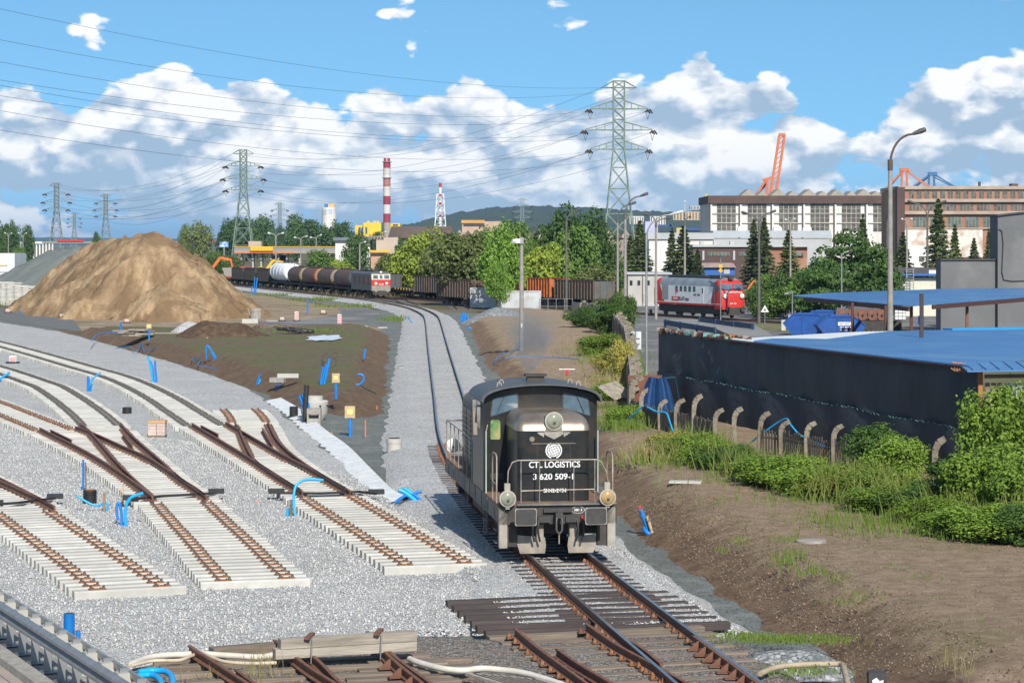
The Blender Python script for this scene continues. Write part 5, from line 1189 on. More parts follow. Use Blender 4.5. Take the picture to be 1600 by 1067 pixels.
# the white hall
h = Bld('factory_hall', 'long white factory hall with brown eaves and tall grid windows', 'building', 620, 1250)
h.box('wall', WALLW, 1108, 317, 1404, 420, 0, 30, ground=True); h.box('eaves', BROWNR, 1106, 306, 1406, 318, -1.0, 31)
for u0 in (1120, 1168, 1217, 1266, 1315, 1364):
 h.window(u0, 319, u0 + 30, 362, 4, 6)
for u0 in (1110, 1156, 1206, 1255, 1304, 1353):
 h.box('pilaster', WALLW, u0 + 0, 318, u0 + 2.5, 400, -0.5, 0.2); h.box('downpipe', ROOFB, u0 - 1.4, 318, u0 - 0.4, 400, -0.7, -0.3)
h.box('ledge', MULL, 1108, 333.2, 1404, 334.4, -0.35, 0.1); h.box('ledge', MULL, 1108, 348, 1404, 349.2, -0.35, 0.1)
for k, u in enumerate((1171, 1193, 1218, 1241, 1266, 1288, 1310, 1333, 1352, 1372, 1392)):
 w, tp = ((13, 295) if k % 2 == 0 else (9, 298)); h.poly('roof_lantern', GABLE, [(u - w, 306.5), (u + w, 306.5), (u, tp)], 2 + k % 2, 14)
# the brick factory
h = Bld('brick_factory', 'derelict brown brick factory with rows of broken windows', 'building', 520, 1520)
h.box('wall', BRICK, 1405, 297, 1760, 420, 0, 25, ground=True); h.box('parapet', CORN, 1403, 291, 1762, 296, -0.6, 25); h.box('cornice', CORN, 1404, 311, 1760, 316, -0.8, 0.1); h.box('cornice', CORN, 1404, 330, 1760, 335, -0.9, 0.1); h.box('cornice', CORN, 1412, 356, 1760, 358, -0.5, 0.1)
h.box('corner_tower', BRICKD, 1399, 293, 1411, 420, -2.5, 0, ground=True)
h.box('band', CORN, 1412, 296, 1760, 297.5, -0.3, 0.1)
for i in range(22):
 u = 1420 + i * 12.2; h.window(u, 298, u + 8, 310, 2, 2, PANE, CORN, name='attic_window')
for i in range(10):
 u = 1420 + i * 26.5; h.window(u, 317, u + 22, 329, 4, 2, PANE, CORN)
for i in range(8):
 u = 1426 + i * 27.5; h.window(u, 339, u + 21, 355, 4, 3, PANEG, CORN)
h.box('whitewashed_wall', mat('peeling_white', (0.62, 0.58, 0.53), (0.44, 0.33, 0.27), 0.3, 0.85, lo=0.5, hi=0.62), 1412, 359, 1535, 402, -0.3, 0.1)
h.box('annex', WALLW, 1405, 384, 1470, 420, -9, -1); h.box('annex_window', PANE, 1425, 400, 1433, 408, -9.15, -8.9)
h.box('roof_vent', BROWNR, 1538, 283, 1541, 292, 6, 7); h.box('roof_vent', BROWNR, 1590, 286, 1600, 292, 6, 9)
# grey roofed annex, white shed, dark brick office
h = Bld('annex_hall', 'blue grey roofed annex with round vents in front of the white hall', 'building', 575, 1200)
h.box('wall', WALLG, 1115, 372, 1300, 420, 0, 14, ground=True); h.poly('roof', mat('zinc_roof', (0.42, 0.46, 0.50), (0.36, 0.40, 0.44), 0.2, 0.5), [(1113, 371), (1300, 371), (1298, 360.5), (1114, 360.5)], -0.5, 12)
for u in (1160, 1216, 1262):
 b = MB(); x, z = h.W(u, 361); b.lathe([(1.1, -1.2), (1.1, 0.6)], (x, 2, z + 0.3), 14, 'y'); ob('round_vent', b, WALLW, h.t)
h = Bld('white_shed', 'long plain white shed with a pale grey roof edge', 'building', 540, 1060)
h.box('wall', WALLW, 1014, 373, 1114, 420, 0, 12, ground=True); h.box('roof_edge', WALLG, 1012, 364, 1115, 374, -0.5, 12)
h = Bld('brick_office', 'low dark brick building with strip windows behind the spruces', 'building', 470, 1150)
h.box('wall', BRICKD, 1083, 386, 1200, 420, 0, 10, ground=True); h.box('side_wall', BRICK, 1201, 386, 1262, 420, 0.5, 10, ground=True); h.box('roof', WALLG, 1082, 382.5, 1264, 386, -0.5, 10.5)
for u0, u1 in ((1084, 1093), (1106, 1122), (1122.5, 1140), (1154, 1166), (1172, 1184), (1240, 1256)): h.window(u0, 394, u1, 400, 3, 1, PANEG, CORN)
for u in (1099, 1147): h.box('door_panel', WALLG, u - 1.5, 392, u + 1.5, 406.5, -0.1, 0.1)
for u in (1099, 1120, 1146): h.box('air_unit', WALLG, u - 3, 377, u + 3, 383, 3, 5)
h = Bld('tin_shed', 'low shed with faded pink roof and blue doors above the red and white diesel', 'building', 400, 1120)
h.box('wall', mat('blue_door', (0.02, 0.12, 0.42), None, 1, 0.6), 1090, 417, 1148, 428, 0, 4, ground=True); h.poly('roof', mat('pink_roof', (0.36, 0.27, 0.25), (0.27, 0.19, 0.17), 0.6, 0.7), [(1087, 418), (1150, 418), (1145, 411), (1093, 411)], -0.6, 4)
h.box('door', WALLG, 1131, 418.5, 1140, 428, -0.1, 0.1)
# the pale flat-roofed building by the siding
h = Bld('signal_building', 'pale grey flat roofed building with small square windows beside the diesel', 'building', 304, 1010)
h.box('wall', mat('pale_render', (0.46, 0.44, 0.41), (0.36, 0.345, 0.325), 0.35, 0.85), 981, 429, 1048, 478, 0, 9, ground=True); h.box('roof', WALLG, 979, 426, 1050, 429, -0.3, 9.3); h.box('plinth', WALLG, 980.5, 474, 1048.5, 480, -0.08, 0.2, ground=True)
for u in (984, 996, 1011, 1023): h.window(u, 438, u + 4.5, 445.5, 1, 1, GLASS, CORN)
h.box('drainpipe', ROOFB, 1003.8, 429, 1004.6, 478, -0.2, -0.08); h.box('door', CORN, 1003.5, 460, 1006.8, 477, -0.06, 0.1)
# cream shed with blue fascia behind the canopy
h = Bld('cream_shed', 'cream shed with blue fascia and roof ladder behind the blue canopy', 'building', 262, 1440)
h.box('wall', mat('cream_wall', (0.62, 0.60, 0.50), (0.54, 0.52, 0.43), 0.5, 0.8), 1410, 434, 1475, 458, 0, 8, ground=True); h.box('fascia', mat('blue_fascia', (0.02, 0.13, 0.42), None, 1, 0.5), 1398, 427.5, 1476, 431, -0.8, 8); h.box('roof', mat('dark_felt', (0.09, 0.085, 0.085), None, 1, 0.9), 1402, 419, 1476, 428, -0.5, 8)
h.box('cabinet', WALLW, 1450, 422, 1462, 428, -0.6, 0.5)
b = MB()
for s in (0, 1): x, z = h.W(1414 + s * 11, 418); x2, z2 = h.W(1414 + s * 11, 455); b.bar((x, -1.0, z), (x, -1.0, z2), 0.08)
for k in range(8): x, z = h.W(1414, 421 + k * 4); x2, _ = h.W(1425, 421); b.bar((x, -1, z), (x2, -1, z), 0.06)
ob('roof_ladder', b, STEEL, h.t)
# low brown sawtooth roofs
h = Bld('sawtooth_hall', 'long low hall with brown roof and a zigzag of small gables', 'building', 900, 820)
h.box('wall', mat('dull_pink_wall', (0.30, 0.23, 0.19), (0.24, 0.18, 0.15), 0.1, 0.9), 612, 372, 1010, 400, 0, 20, ground=True); h.poly('roof', ROOFB, [(606, 372), (712, 372), (706, 354), (612, 354)], -2, 6)
for i in range(24):
 u = 705 + i * 13; h.poly('gable', CORN if i % 2 else ROOFB, [(u - 8, 372), (u + 8, 372), (u, 358 + (i % 3))], -1 + 0.3 * (i % 2), 10)
h = Bld('pale_works', 'pale works building with white wall and brown shed roof behind the tank wagons', 'building', 600, 590)
h.box('wall', WALLW, 524, 376, 578, 415, 0, 12, ground=True); h.box('roof', mat('bluish_roof', (0.16, 0.19, 0.22), None, 0.2, 0.8), 521, 371, 580, 376, -1, 12); h.box('end_block', mat('beige_block', (0.50, 0.41, 0.33), (0.42, 0.33, 0.27), 0.2, 0.85), 588, 371, 622, 415, -0.5, 10, ground=True); h.box('parapet', CORN, 553, 369, 600, 374, -0.7, 10)
for i in range(9): h.box('window', PANE, 556 + i * 5, 370, 559.5 + i * 5, 373, -0.85, -0.6)
h.box('gantry', YELLOW, 577, 391, 611, 394, -3, -2.4); h.box('link_block', mat('orange_beige', (0.48, 0.29, 0.19), None, 0.3, 0.85), 580, 394, 606, 415, -1.5, 0, ground=True)
h = Bld('orange_roofed_block', 'flat block with orange roof band on the wooded rise', 'building', 1450, 752)
h.box('wall', mat('peach_wall', (0.55, 0.38, 0.28), None, 0.1, 0.85), 722, 346, 783, 366, 0, 20); h.box('roof_band', mat('orange_band', (0.62, 0.32, 0.09), None, 0.1, 0.7), 721, 344, 757, 349, -1, 21)
h.box('window_strip', GLASS, 724, 351, 757, 353.5, -0.3, 0.1)
h = Bld('yellow_plant', 'bright yellow plant building at the foot of the striped chimney', 'building', 1250, 590)
YW = mat('yellow_wall', (0.72, 0.52, 0.03), (0.62, 0.44, 0.03), 0.1, 0.7)
h.box('low_block', YW, 555, 352, 570, 372, 0, 14, ground=True); h.box('main_block', YW, 568, 348, 596, 374, -2, 14, ground=True); h.box('right_block', YW, 597, 349, 625, 356, 1, 14, ground=True); h.box('dark_block', mat('teal_dark', (0.05, 0.10, 0.13), None, 0.2, 0.7), 594, 347.5, 602, 360, 0, 10)
for u in (561, 565.5, 571.5): h.box('window', mat('blue_window', (0.04, 0.10, 0.22), None, 0.3, 0.3), u, 355, u + 2.6, 364, -2.4, 0.5)
for u in (573, 583, 588): h.box('roof_unit', WALLG, u, 345, u + 4, 348, 2, 6)
for u in (616, 620): h.box('window', GLASS, u - 2, 350.5, u + 1.5, 352.5, 0.6, 1.2)
h = Bld('white_silo', 'white silo with blue and orange boxes on top behind the trees', 'silo', 1600, 514)
b = MB(); x, z = h.W(514, 325); b.lathe([(4.9, 0), (4.9, z), (4.6, z + 0.3)], (x, 0, 0), 24); ob('drum', b, WALLW, h.t, smooth=40); h.box('blue_box', mat('silo_blue', (0.03, 0.16, 0.5), None, 0.2, 0.6), 507, 319, 512, 325, -2, 2); h.box('orange_box', mat('silo_orange', (0.70, 0.42, 0.18), None, 0.2, 0.7), 513, 319, 523, 325, -2, 3)
x, z = h.W(514, 331); PBL = mat('pale_blue_letter', (0.35, 0.45, 0.6), None, 1, 0.6)
for dz in (0.9, -0.9): marks(h.t, 6.5, 1.1, 10, PBL, x, -4.95, z + dz)
# striped chimneys
def chimney(name, label, u, Y, w, bands, extra=()):
 t = thing(name, label, 'chimney', (qx(u, Y), Y, GZ)); r = w * Y / F / 2
 for k, (v0, v1, m) in enumerate(bands):
  z1 = Q(u, v0, Y).z - GZ; z0 = Q(u, v1, Y).z - GZ; b = MB(); tp = 1 - 0.0 * k
  b.lathe([(r, z0), (r, z1)], (0, 0, 0), 24); ob('band', b, m, t, smooth=40)
 return t, r
CRED = mat('chimney_red', (0.33, 0.035, 0.06), (0.27, 0.03, 0.05), 0.1, 0.8); CPAL = mat('chimney_faded', (0.42, 0.17, 0.15), (0.36, 0.14, 0.13), 0.1, 0.8); CWH = mat('chimney_white', (0.62, 0.60, 0.56), (0.52, 0.50, 0.47), 0.1, 0.8)
t, r = chimney('striped_chimney', 'tall red and white banded chimney beside the yellow plant', 604.5, 1250, 11.4, [(252, 263, CRED), (263, 278, CWH), (278, 292, CPAL), (292, 306.5, CWH), (306.5, 320, CRED), (320, 334, CWH), (334, 348, CRED), (348, 390, GABLE)])
for s in (-1, 1):
 b = MB(); z = Q(604, 252, 1250).z - GZ; b.lathe([(0.75, z - 0.5), (0.75, z + 1.6)], (s * 1.0, 0, 0), 14); ob('flue', b, CRED, t)
for v in (253, 278):
 b = MB(); z = Q(604, v, 1250).z - GZ; b.lathe([(r + 0.7, z - 0.15), (r + 0.7, z + 0.15)], (0, 0, 0), 24); ob('gallery', b, GABLE, t)
t, r = chimney('lattice_chimney', 'slim red and white chimney held in a white lattice frame', 688, 1250, 4.2, [(286, 293, RED), (293, 303, WHITE), (303, 309, RED), (309, 316, WHITE), (316, 324, RED), (324, 332, WHITE), (332, 339, RED), (339, 385, WHITE)])
b = MB(); zt = Q(688, 303, 1250).z - GZ
for k in range(8):
 f0, f1 = k / 8, (k + 1) / 8; w0, w1 = 4.0 - 2.2 * f0, 4.0 - 2.2 * f1
 for sx, sy in ((-1, -1), (1, -1), (1, 1), (-1, 1)): b.bar((sx * w0, sy * w0, zt * f0), (sx * w1, sy * w1, zt * f1), 0.28)
 b.bar((-w0, -w0, zt * f0), (w1, -w1, zt * f1), 0.2); b.bar((w0, -w0, zt * f0), (-w1, -w1, zt * f1), 0.2); b.bar((-w1, -w1, zt * f1), (w1, -w1, zt * f1), 0.2)
ob('lattice', b, WHITE, t)
# flyover with yellow shuttering, distant road bridge
h = Bld('flyover', 'road flyover under construction with yellow formwork behind the train', 'bridge', 720, 450)
h.box('deck', CONC_D, 366, 390, 524, 396, 0, 12); h.box('parapet', STEEL, 366, 386, 524, 390.2, 0, 0.4); h.box('yellow_formwork', YELLOW, 392, 386, 427, 392, -1.2, -0.2); h.box('orange_rail', ORANGE, 366, 394, 462, 395.5, -1.5, -1.1); h.box('yellow_rail', YELLOW, 366, 385.2, 524, 386.2, -0.3, 0.0)
for u in (376, 394, 407, 422, 434, 447, 467, 486, 505): h.box('pier', CONC, u - 1.2, 396, u + 1.2, 414, 2, 6, ground=True)
h.box('blue_hoarding', mat('navy_sheet', (0.02, 0.04, 0.14), None, 0.3, 0.8), 423, 399, 446, 408, 7, 8); h.box('cabin', mat('beige_cabin', (0.52, 0.40, 0.30), None, 0.5, 0.8), 387, 377, 407, 386, 2, 6)
h = Bld('road_bridge', 'distant road bridge with white columns and red hoardings left of the sand heap', 'bridge', 1100, 90)
h.box('deck', CONC_D, -10, 377.5, 340, 380, 0, 12); h.box('wall', WALLW, 25, 377.5, 66, 381, -0.5, 0)
for i in range(12): h.box('column', WALLW, 26 + i * 5, 381, 28 + i * 5, 388, 0, 2, ground=True)
h.box('red_hoarding', RED, 90, 374.5, 131, 377.5, -0.5, 0); h.box('red_hoarding', mat('faded_red', (0.35, 0.09, 0.08), None, 0.2, 0.7), 283, 376, 338, 379, -0.5, 0)
h = Bld('white_tent', 'pale storage tent with yellow stripe at the picture edge behind the gravel heap', 'tent', 420, 10)
h.box('hall', mat('tent_white', (0.66, 0.69, 0.72), None, 0.2, 0.6), -40, 396, 23, 425, 0, 10, ground=True); h.box('stripe', YELLOW, -40, 414, 11, 415.6, -0.3, 0.1); h.box('porch', mat('tent_white', (0.66, 0.69, 0.72), None, 0.2, 0.6), -40, 409.5, 11, 425, -0.2, 0.1)
h = Bld('billboard', 'blue and white billboard standing between the far trees', 'billboard', 620, 350)
h.box('panel', mat('billboard_print', (0.08, 0.20, 0.48), (0.5, 0.6, 0.75), 0.5, 0.5, lo=0.45, hi=0.55), 343, 378, 357, 386, 0, 0.4); h.box('post', STEEL, 349.3, 386, 350.7, 402, 0.1, 0.3, ground=True)
# apartment blocks on the hillside
for lab, u0, v0, u1, v1, m, k in (('cream and orange apartment block on the hillside, nearest the white hall', 1094, 327, 1110, 343, mat('apt_pink', (0.58, 0.42, 0.34), None, 0.1, 0.8), 5), ('long cream and orange apartment block below the wooded ridge', 1052, 331, 1095, 344, mat('apt_cream', (0.62, 0.48, 0.30), (0.55, 0.38, 0.22), 0.06, 0.8), 9), ('white apartment tower at the foot of the hill by the pylon leg', 1016, 338, 1040, 354, WALLW, 6), ('low white apartment block beside the big pylon', 984, 338, 1006, 350, WALLW, 6), ('white apartment block standing highest on the ridge', 1078, 322, 1108, 327, WALLG, 6)):
 h = Bld('apartment_block', lab, 'building', 2600, (u0 + u1) / 2, group='apartment blocks on the hillside'); h.box('wall', m, u0, v0, u1, v1, 0, 12)
 for i in range(k):
  du = (u1 - u0) / k; h.box('window_column', PANE, u0 + du * (i + 0.3), v0 + 1.2, u0 + du * (i + 0.7), v1 - 1, -0.4, 0.2)
h = Bld('shipyard_shed', 'blue and violet shipyard hall between the pylon and the white shed', 'building', 760, 1030)
h.box('violet_wall', mat('violet_wall', (0.45, 0.46, 0.62), None, 0.2, 0.8), 1008, 346, 1028, 380, 0, 10, ground=True); h.box('blue_gantry', mat('gantry_blue', (0.03, 0.08, 0.28), None, 0.2, 0.6), 1027, 351, 1052, 354, 2, 5); h.box('gantry_leg', mat('gantry_blue', (0.03, 0.08, 0.28), None, 0.2, 0.6), 1047, 351, 1050, 375, 2, 4, ground=True); h.box('yellow_block', mat('dull_yellow', (0.55, 0.45, 0.2), None, 0.2, 0.8), 1058, 356, 1066, 380, 3, 6, ground=True); h.box('blue_row', mat('gantry_blue', (0.03, 0.08, 0.28), None, 0.2, 0.6), 1070, 356, 1108, 360, 4, 8); h.box('grey_row', WALLG, 1072, 359, 1108, 366, 5, 9, ground=True)
# harbour cranes
def crane(label, Y, u, m, bars, w):
 t = thing('harbour_crane', label, 'crane', (qx(u, Y), Y, GZ))
 for nm, pts, ww in bars:
  b = MB()
  for (u0, v0, d0), (u1, v1, d1) in zip(pts[:-1], pts[1:]):
   p = Q(u0, v0, Y) - t.location; q = Q(u1, v1, Y) - t.location; b.bar((p.x, d0, p.z), (q.x, d1, q.z), ww)
  ob(nm, b, m, t)
CRO = mat('crane_orange', (0.58, 0.16, 0.05), (0.48, 0.13, 0.05), 0.3, 0.7); CRB = mat('crane_blue', (0.04, 0.12, 0.30), (0.05, 0.14, 0.26), 0.3, 0.7)
lat = []
for i in range(12):
 f0, f1 = i / 12, (i + 1) / 12
 lat.append(('lattice', [(1203 + 15 * f0, 306 - 95 * f0, 0), (1212 + 14 * f1, 306 - 95 * f1, 0)], 0.5))
crane('orange harbour crane with its boom raised above the white hall', 1250, 1208, CRO, [('boom', [(1203, 308, 0), (1218, 211, 0)], 1.3), ('boom', [(1212, 308, 0), (1226, 211, 0)], 1.3), ('boom_tip', [(1217, 211, 0), (1227, 210.5, 0)], 1.6), ('mast', [(1197, 400, 0), (1199, 280, 0)], 1.4), ('mast', [(1192, 282, 0), (1206, 278, 0)], 1.6), ('stay', [(1178, 308, 0), (1198, 281, 0)], 1.0), ('stay', [(1184, 310, 4), (1202, 280, 4)], 1.0), ('foot', [(1205, 308, 0), (1206, 400, 0)], 1.6)] + lat, 1)
crane('orange harbour crane with lowered boom peeping over the brick factory', 1350, 1413, CRO, [('apex', [(1406, 266, 0), (1420, 265, 0)], 2.0), ('leg', [(1410, 266, 0), (1404, 400, 0)], 1.2), ('leg', [(1417, 266, 0), (1420, 400, 0)], 1.2), ('stay', [(1412, 265, 0), (1378, 302, 0)], 1.0), ('stay', [(1410, 270, 4), (1384, 300, 4)], 1.0), ('stay', [(1416, 266, 0), (1448, 292, 0)], 0.7), ('stay', [(1418, 268, 3), (1462, 296, 3)], 0.6)], 1)
crane('blue harbour crane with lowered boom peeping over the brick factory', 1400, 1458, CRB, [('apex', [(1450, 272, 0), (1464, 272, 0)], 2.2), ('leg', [(1452, 272, 0), (1446, 400, 0)], 1.2), ('leg', [(1459, 272, 0), (1465, 400, 0)], 1.2), ('stay', [(1454, 272, 0), (1416, 300, 0)], 1.0), ('stay', [(1460, 273, 0), (1495, 294, 0)], 0.9), ('stay', [(1461, 277, 3), (1500, 297, 3)], 0.7), ('stay', [(1453, 276, 3), (1424, 298, 3)], 0.7)], 1)
crane('small yellow dockside crane above the hillside flats', 1500, 1100, YELLOW, [('jib', [(1098, 330, 0), (1104, 303, 0)], 1.3), ('jib', [(1096, 345, 0), (1099, 330, 0)], 0.9), ('tower', [(1095, 380, 0), (1096, 340, 0)], 1.2)], 1)
h = Bld('radio_mast', 'slender grey lookout mast on the ridge beside the flats', 'mast', 2600, 1070); h.box('shaft', WALLG, 1069.4, 316, 1070.8, 345, 0, 1); h.box('platform', WALLG, 1068, 313.5, 1072.4, 316.5, -1, 2)
# ================================================================ PYLONS, WIRES, LAMP POSTS
PYG = mat('pylon_green', (0.17, 0.23, 0.18), (0.13, 0.18, 0.145), 0.3, 0.6); PYD = mat('pylon_grey', (0.20, 0.24, 0.245), (0.15, 0.19, 0.20), 0.3, 0.6); INSU = mat('insulator', (0.06, 0.035, 0.03), (0.09, 0.05, 0.04), 2, 0.4)
PYL = {}
def pylon(key, label, u, vtop, Y, m, thick=1.0, rz=0.0, ys=True):
 zt = Q(u, vtop, Y).z - GZ; t = thing('pylon', label, 'pylon', (qx(u, Y), Y, GZ), rz); hh = zt; b = MB()
 def hw(f):                                        # half width of the body at height fraction f
  return hh * (0.096 - (0.096 - 0.029) * min(1, f / 0.645)) if f < 0.645 else hh * 0.029
 lv = [0, 0.16, 0.31, 0.44, 0.55, 0.645, 0.70, 0.745, 0.80, 0.855, 0.91, 0.965, 1.0]
 tk = 0.0048 * hh * thick
 for sx, sy in ((-1, -1), (1, -1), (1, 1), (-1, 1)):
  for a, c in zip(lv[:-1], lv[1:]): b.bar((sx * hw(a), sy * hw(a), a * hh), (sx * hw(c), sy * hw(c), c * hh), tk * 1.5)
 br = MB()
 for a, c in zip(lv[:-1], lv[1:]):
  A, C = hw(a), hw(c)
  for s in (-1, 1):
   br.bar((-A, s * A, a * hh), (C, s * C, c * hh), tk); br.bar((A, s * A, a * hh), (-C, s * C, c * hh), tk)
   br.bar((s * A, -A, a * hh), (s * C, C, c * hh), tk); br.bar((s * A, A, a * hh), (s * C, -C, c * hh), tk); br.bar((-C, s * C, c * hh), (C, s * C, c * hh), tk)
 ob('legs', b, m, t); ob('bracing', br, m, t)
 ends = []
 for f_, L in ((0.645, 0.150), (0.745, 0.174), (0.855, 0.150)):
  for s in (-1, 1):
   b = MB(); z = f_ * hh; L_ = L * hh; w = hh * 0.029
   for sy in (-1, 1):
    b.bar((s * w, sy * w, z), (s * L_, 0, z), tk * 1.2); b.bar((s * w, sy * w, z + 0.042 * hh), (s * L_, 0, z + 0.004 * hh), tk)
    for k in (0.3, 0.6): b.bar((s * (w + (L_ - w) * k), sy * w * (1 - k), z), (s * (w + (L_ - w) * k), sy * w * (1 - k), z + 0.042 * hh * (1 - k)), tk * 0.7)
   arm = ob('crossarm', b, m, t)
   b = MB()
   for sy in (-1, 1):
    for k in range(2): b.tube([(s * L_ + 0.012 * hh * k * s, sy * 0.001 * hh, z - 0.004 * hh), (s * L_ + s * 0.012 * hh * k + sy * 0.014 * hh, sy * 0.05 * hh, z - 0.018 * hh)], 0.0058 * hh * thick, 6)
   b.tube([(s * L_ - 0.012 * hh, -0.05 * hh, z - 0.02 * hh), (s * L_, 0, z - 0.055 * hh), (s * L_ + 0.012 * hh, 0.05 * hh, z - 0.02 * hh)], 0.0015 * hh * thick, 4)
   ob('insulator', b, INSU, arm); ends.append(Vector((t.location.x + s * L_, Y, GZ + z - 0.012 * hh)))
   if ys:
    b = MB(); b.lathe([(0.02, -0.005 * hh), (0.0065 * hh, 0), (0.02, 0.005 * hh)], (s * (w + (L_ - w) * 0.42), 0, z), 8); ob('marker_ball', b, YELLOW, arm)
 b = MB(); z = 0.965 * hh
 for s in (-1, 1):
  for sy in (-1, 1): b.bar((s * 0.029 * hh, sy * 0.029 * hh, z), (s * 0.092 * hh, 0, z), tk * 1.1); b.bar((s * 0.029 * hh, sy * 0.029 * hh, hh), (s * 0.092 * hh, 0, z), tk)
 ob('earth_wire_arm', b, m, t)
 ends += [Vector((t.location.x - 0.092 * hh, Y, GZ + z)), Vector((t.location.x + 0.092 * hh, Y, GZ + z))]
 PYL[key] = ends; return t
pylon('a', 'big pale green pylon with yellow marker balls behind the poplars', 967, 127, 636, PYG, 0.75)
pylon('b', 'grey green pylon rising beside the sand heap and far trees', 380, 234, 950, PYG, 0.95)
pylon('c', 'far grey pylon carrying cable risers above the gravel heap', 88, 286, 1300, PYD, 1.2, ys=False)
pylon('d', 'far grey pylon just left of the sand heap top', 165, 303, 1500, PYD, 1.2, ys=False)
pylon('e', 'small far pylon above the trees right of the nearer green one', 437, 317, 1900, PYD, 1.3, ys=False)
pylon('f', 'small far pylon on the hillside above the poplars', 816, 310, 2000, PYD, 1.2, ys=False)
pylon('g', 'tiny far pylon between two larger ones at the picture edge', 116, 333, 2300, PYD, 1.3, ys=False)
WIRE = mat('wire', (0.09, 0.095, 0.10), None, 1, 0.6)
def wire(label, A, B, sag, r, group, n=36):
 pts = [A.lerp(B, i / n) - Vector((0, 0, sag * 4 * (i / n) * (1 - i / n))) for i in range(n + 1)]
 b = MB(); b.tube([p - A for p in pts], r, 4, False)
 return one('power_line', b, WIRE, label, 'power line', A, group=group)
# towards the next pylon, out of view to the left and nearer to the viewer
a = PYL['a']
for k, (i, v0, vB) in enumerate(((6, 12, -118), (7, 62, -62), (4, 96, -20), (5, 124, 22), (2, 132, 18), (3, 149, 52), (0, 172, 60), (1, 202, 96))):
 A = a[i]; B = Q(-560, vB, 260)
 lo, hi = -20.0, 40.0
 for _ in range(40):                               # sag so that the wire leaves the picture at row v0
  s = (lo + hi) / 2; best = None
  for j in range(200):
   f_ = j / 199; p = A.lerp(B, f_) - Vector((0, 0, s * 4 * f_ * (1 - f_)))
   if U0 + F * p.x / p.y <= 0: best = V0 + F * (H - p.z) / p.y; break
  if best is None: break
  if best < v0: lo = s
  else: hi = s
 wire(f'{("topmost", "second", "third", "fourth", "fifth", "sixth", "seventh", "lowest")[k]} power line wire from the top leaving the left picture edge', A, B, s, 0.028, 'conductors from the big pylon to the left', 60)
ARM = ['lowest left', 'lowest right', 'middle left', 'middle right', 'upper left', 'upper right', 'top left', 'top right']
for i in range(8): wire(f'power line wire between the two green pylons on their {ARM[i]} arms', PYL['b'][i], a[i], 9.0, 0.04, 'conductors between the green pylons')
for i in range(0, 8): wire(f'wire from the green pylon {ARM[i]} arm to the pylon above the gravel heap', PYL['c'][i], PYL['b'][i], 8.0, 0.055, 'conductors left of the green pylon')
for i in (0, 2, 4, 6): wire(f'wire from the far pylon behind the sand heap to the green pylon, {ARM[i]} arm', PYL['d'][i], PYL['b'][i], 9.0, 0.055, 'conductors from the far pylon')

def arm_pts(x, z, reach, rise, n=8):
 out = []
 for i in range(n + 1):
  a_ = i / n * math.pi / 2; out.append((x + reach * 0.45 * (1 - math.cos(a_)) * (1 if reach > 0 else 1), 0, z + rise * math.sin(a_)))
 out.append((x + reach, 0, z + rise * 1.12)); return out
LAMPD = mat('lamp_head_dark', (0.05, 0.05, 0.05), (0.08, 0.075, 0.07), 4, 0.6); POLED = mat('dark_pole', (0.13, 0.12, 0.11), (0.09, 0.085, 0.08), 2, 0.8); HEADW = mat('lamp_head_pale', (0.55, 0.57, 0.58), None, 3, 0.5)
def lamp(label, u, Y, vjoint, arms, m=CONC_P, mh=LAMPD, marm=POLED, r0=0.17, r1=0.11, z0=GZ, rarm=0.05, group='street lamps'):
 base = Vector((qx(u, Y), Y, z0)); t = thing('street_lamp', label, 'street lamp', base, 0, group)
 zj = Q(u, vjoint, Y).z - z0; b = MB(); b.tube([(0, 0, 0), (0, 0, zj * 0.5), (0, 0, zj)], [r0, (r0 + r1) / 2, r1], 10); ob('pole', b, m, t, smooth=50)
 b = MB(); b.cyl((0, 0, zj - 0.25), (0, 0, zj + 0.25), r1 * 1.25, 10); ob('collar', b, marm, t)
 for (ue, ve) in arms:
  p = Q(ue, ve, Y) - base; reach = p.x; rise = p.z - zj; pts = []
  for i in range(9):
   a_ = i / 8 * math.pi / 2; pts.append((reach * 0.62 * (1 - math.cos(a_)), 0, zj + rise * 0.86 * math.sin(a_)))
  pts.append((reach, 0, p.z)); b = MB(); b.tube(pts[:9] + [(reach * 0.7, 0, zj + rise * 0.895)], rarm, 8); arm = ob('arm', b, marm, t, smooth=60)
  q0 = Vector((reach * 0.62, 0, zj + rise * 0.86)); q1 = Vector((reach, 0, p.z)); d = q1 - q0
  b = MB(); b.tube([q0, q0 + d * 0.15, q0 + d * 0.6, q0 + d * 0.95, q1], [rarm, rarm * 1.6, rarm * 2.3, rarm * 2.0, rarm * 0.6], 8); ob('lamp_head', b, mh, arm, smooth=60)
 return t
lamp('tall concrete lamp post with a curved rusty arm standing behind the blue shed roof', 1391, 109, 258, [(1447, 202)], rarm=0.055, r0=0.17, r1=0.10, marm=mat('rusty_arm', (0.12, 0.075, 0.055), (0.08, 0.055, 0.045), 4, 0.8))
lamp('concrete lamp post of the pair near the fence end, with the lower arm', 965, 290, 345, [(994, 316)], rarm=0.07)
lamp('concrete lamp post with the highest arm of the pair near the fence end', 977, 208, 338, [(1013, 302)], rarm=0.06)
lamp('dark lamp post in front of the poplars with a drooping arm', 885, 268, 350, [(909, 327)], POLED, rarm=0.06)
lamp('galvanised lamp post with a long curved arm beside the road sign', 1010, 142, 372, [(1068, 330)], STEEL, HEADW, STEEL, 0.10, 0.06, rarm=0.04)
lamp('grey concrete lamp post with two arms beside the pale building', 1025, 250, 352, [(1006, 334), (1048, 340)], CONC_P, rarm=0.06)
lamp('grey lamp post with one short arm above the diesel roof', 1070, 300, 350, [(1080, 338)], CONC_P, rarm=0.07)
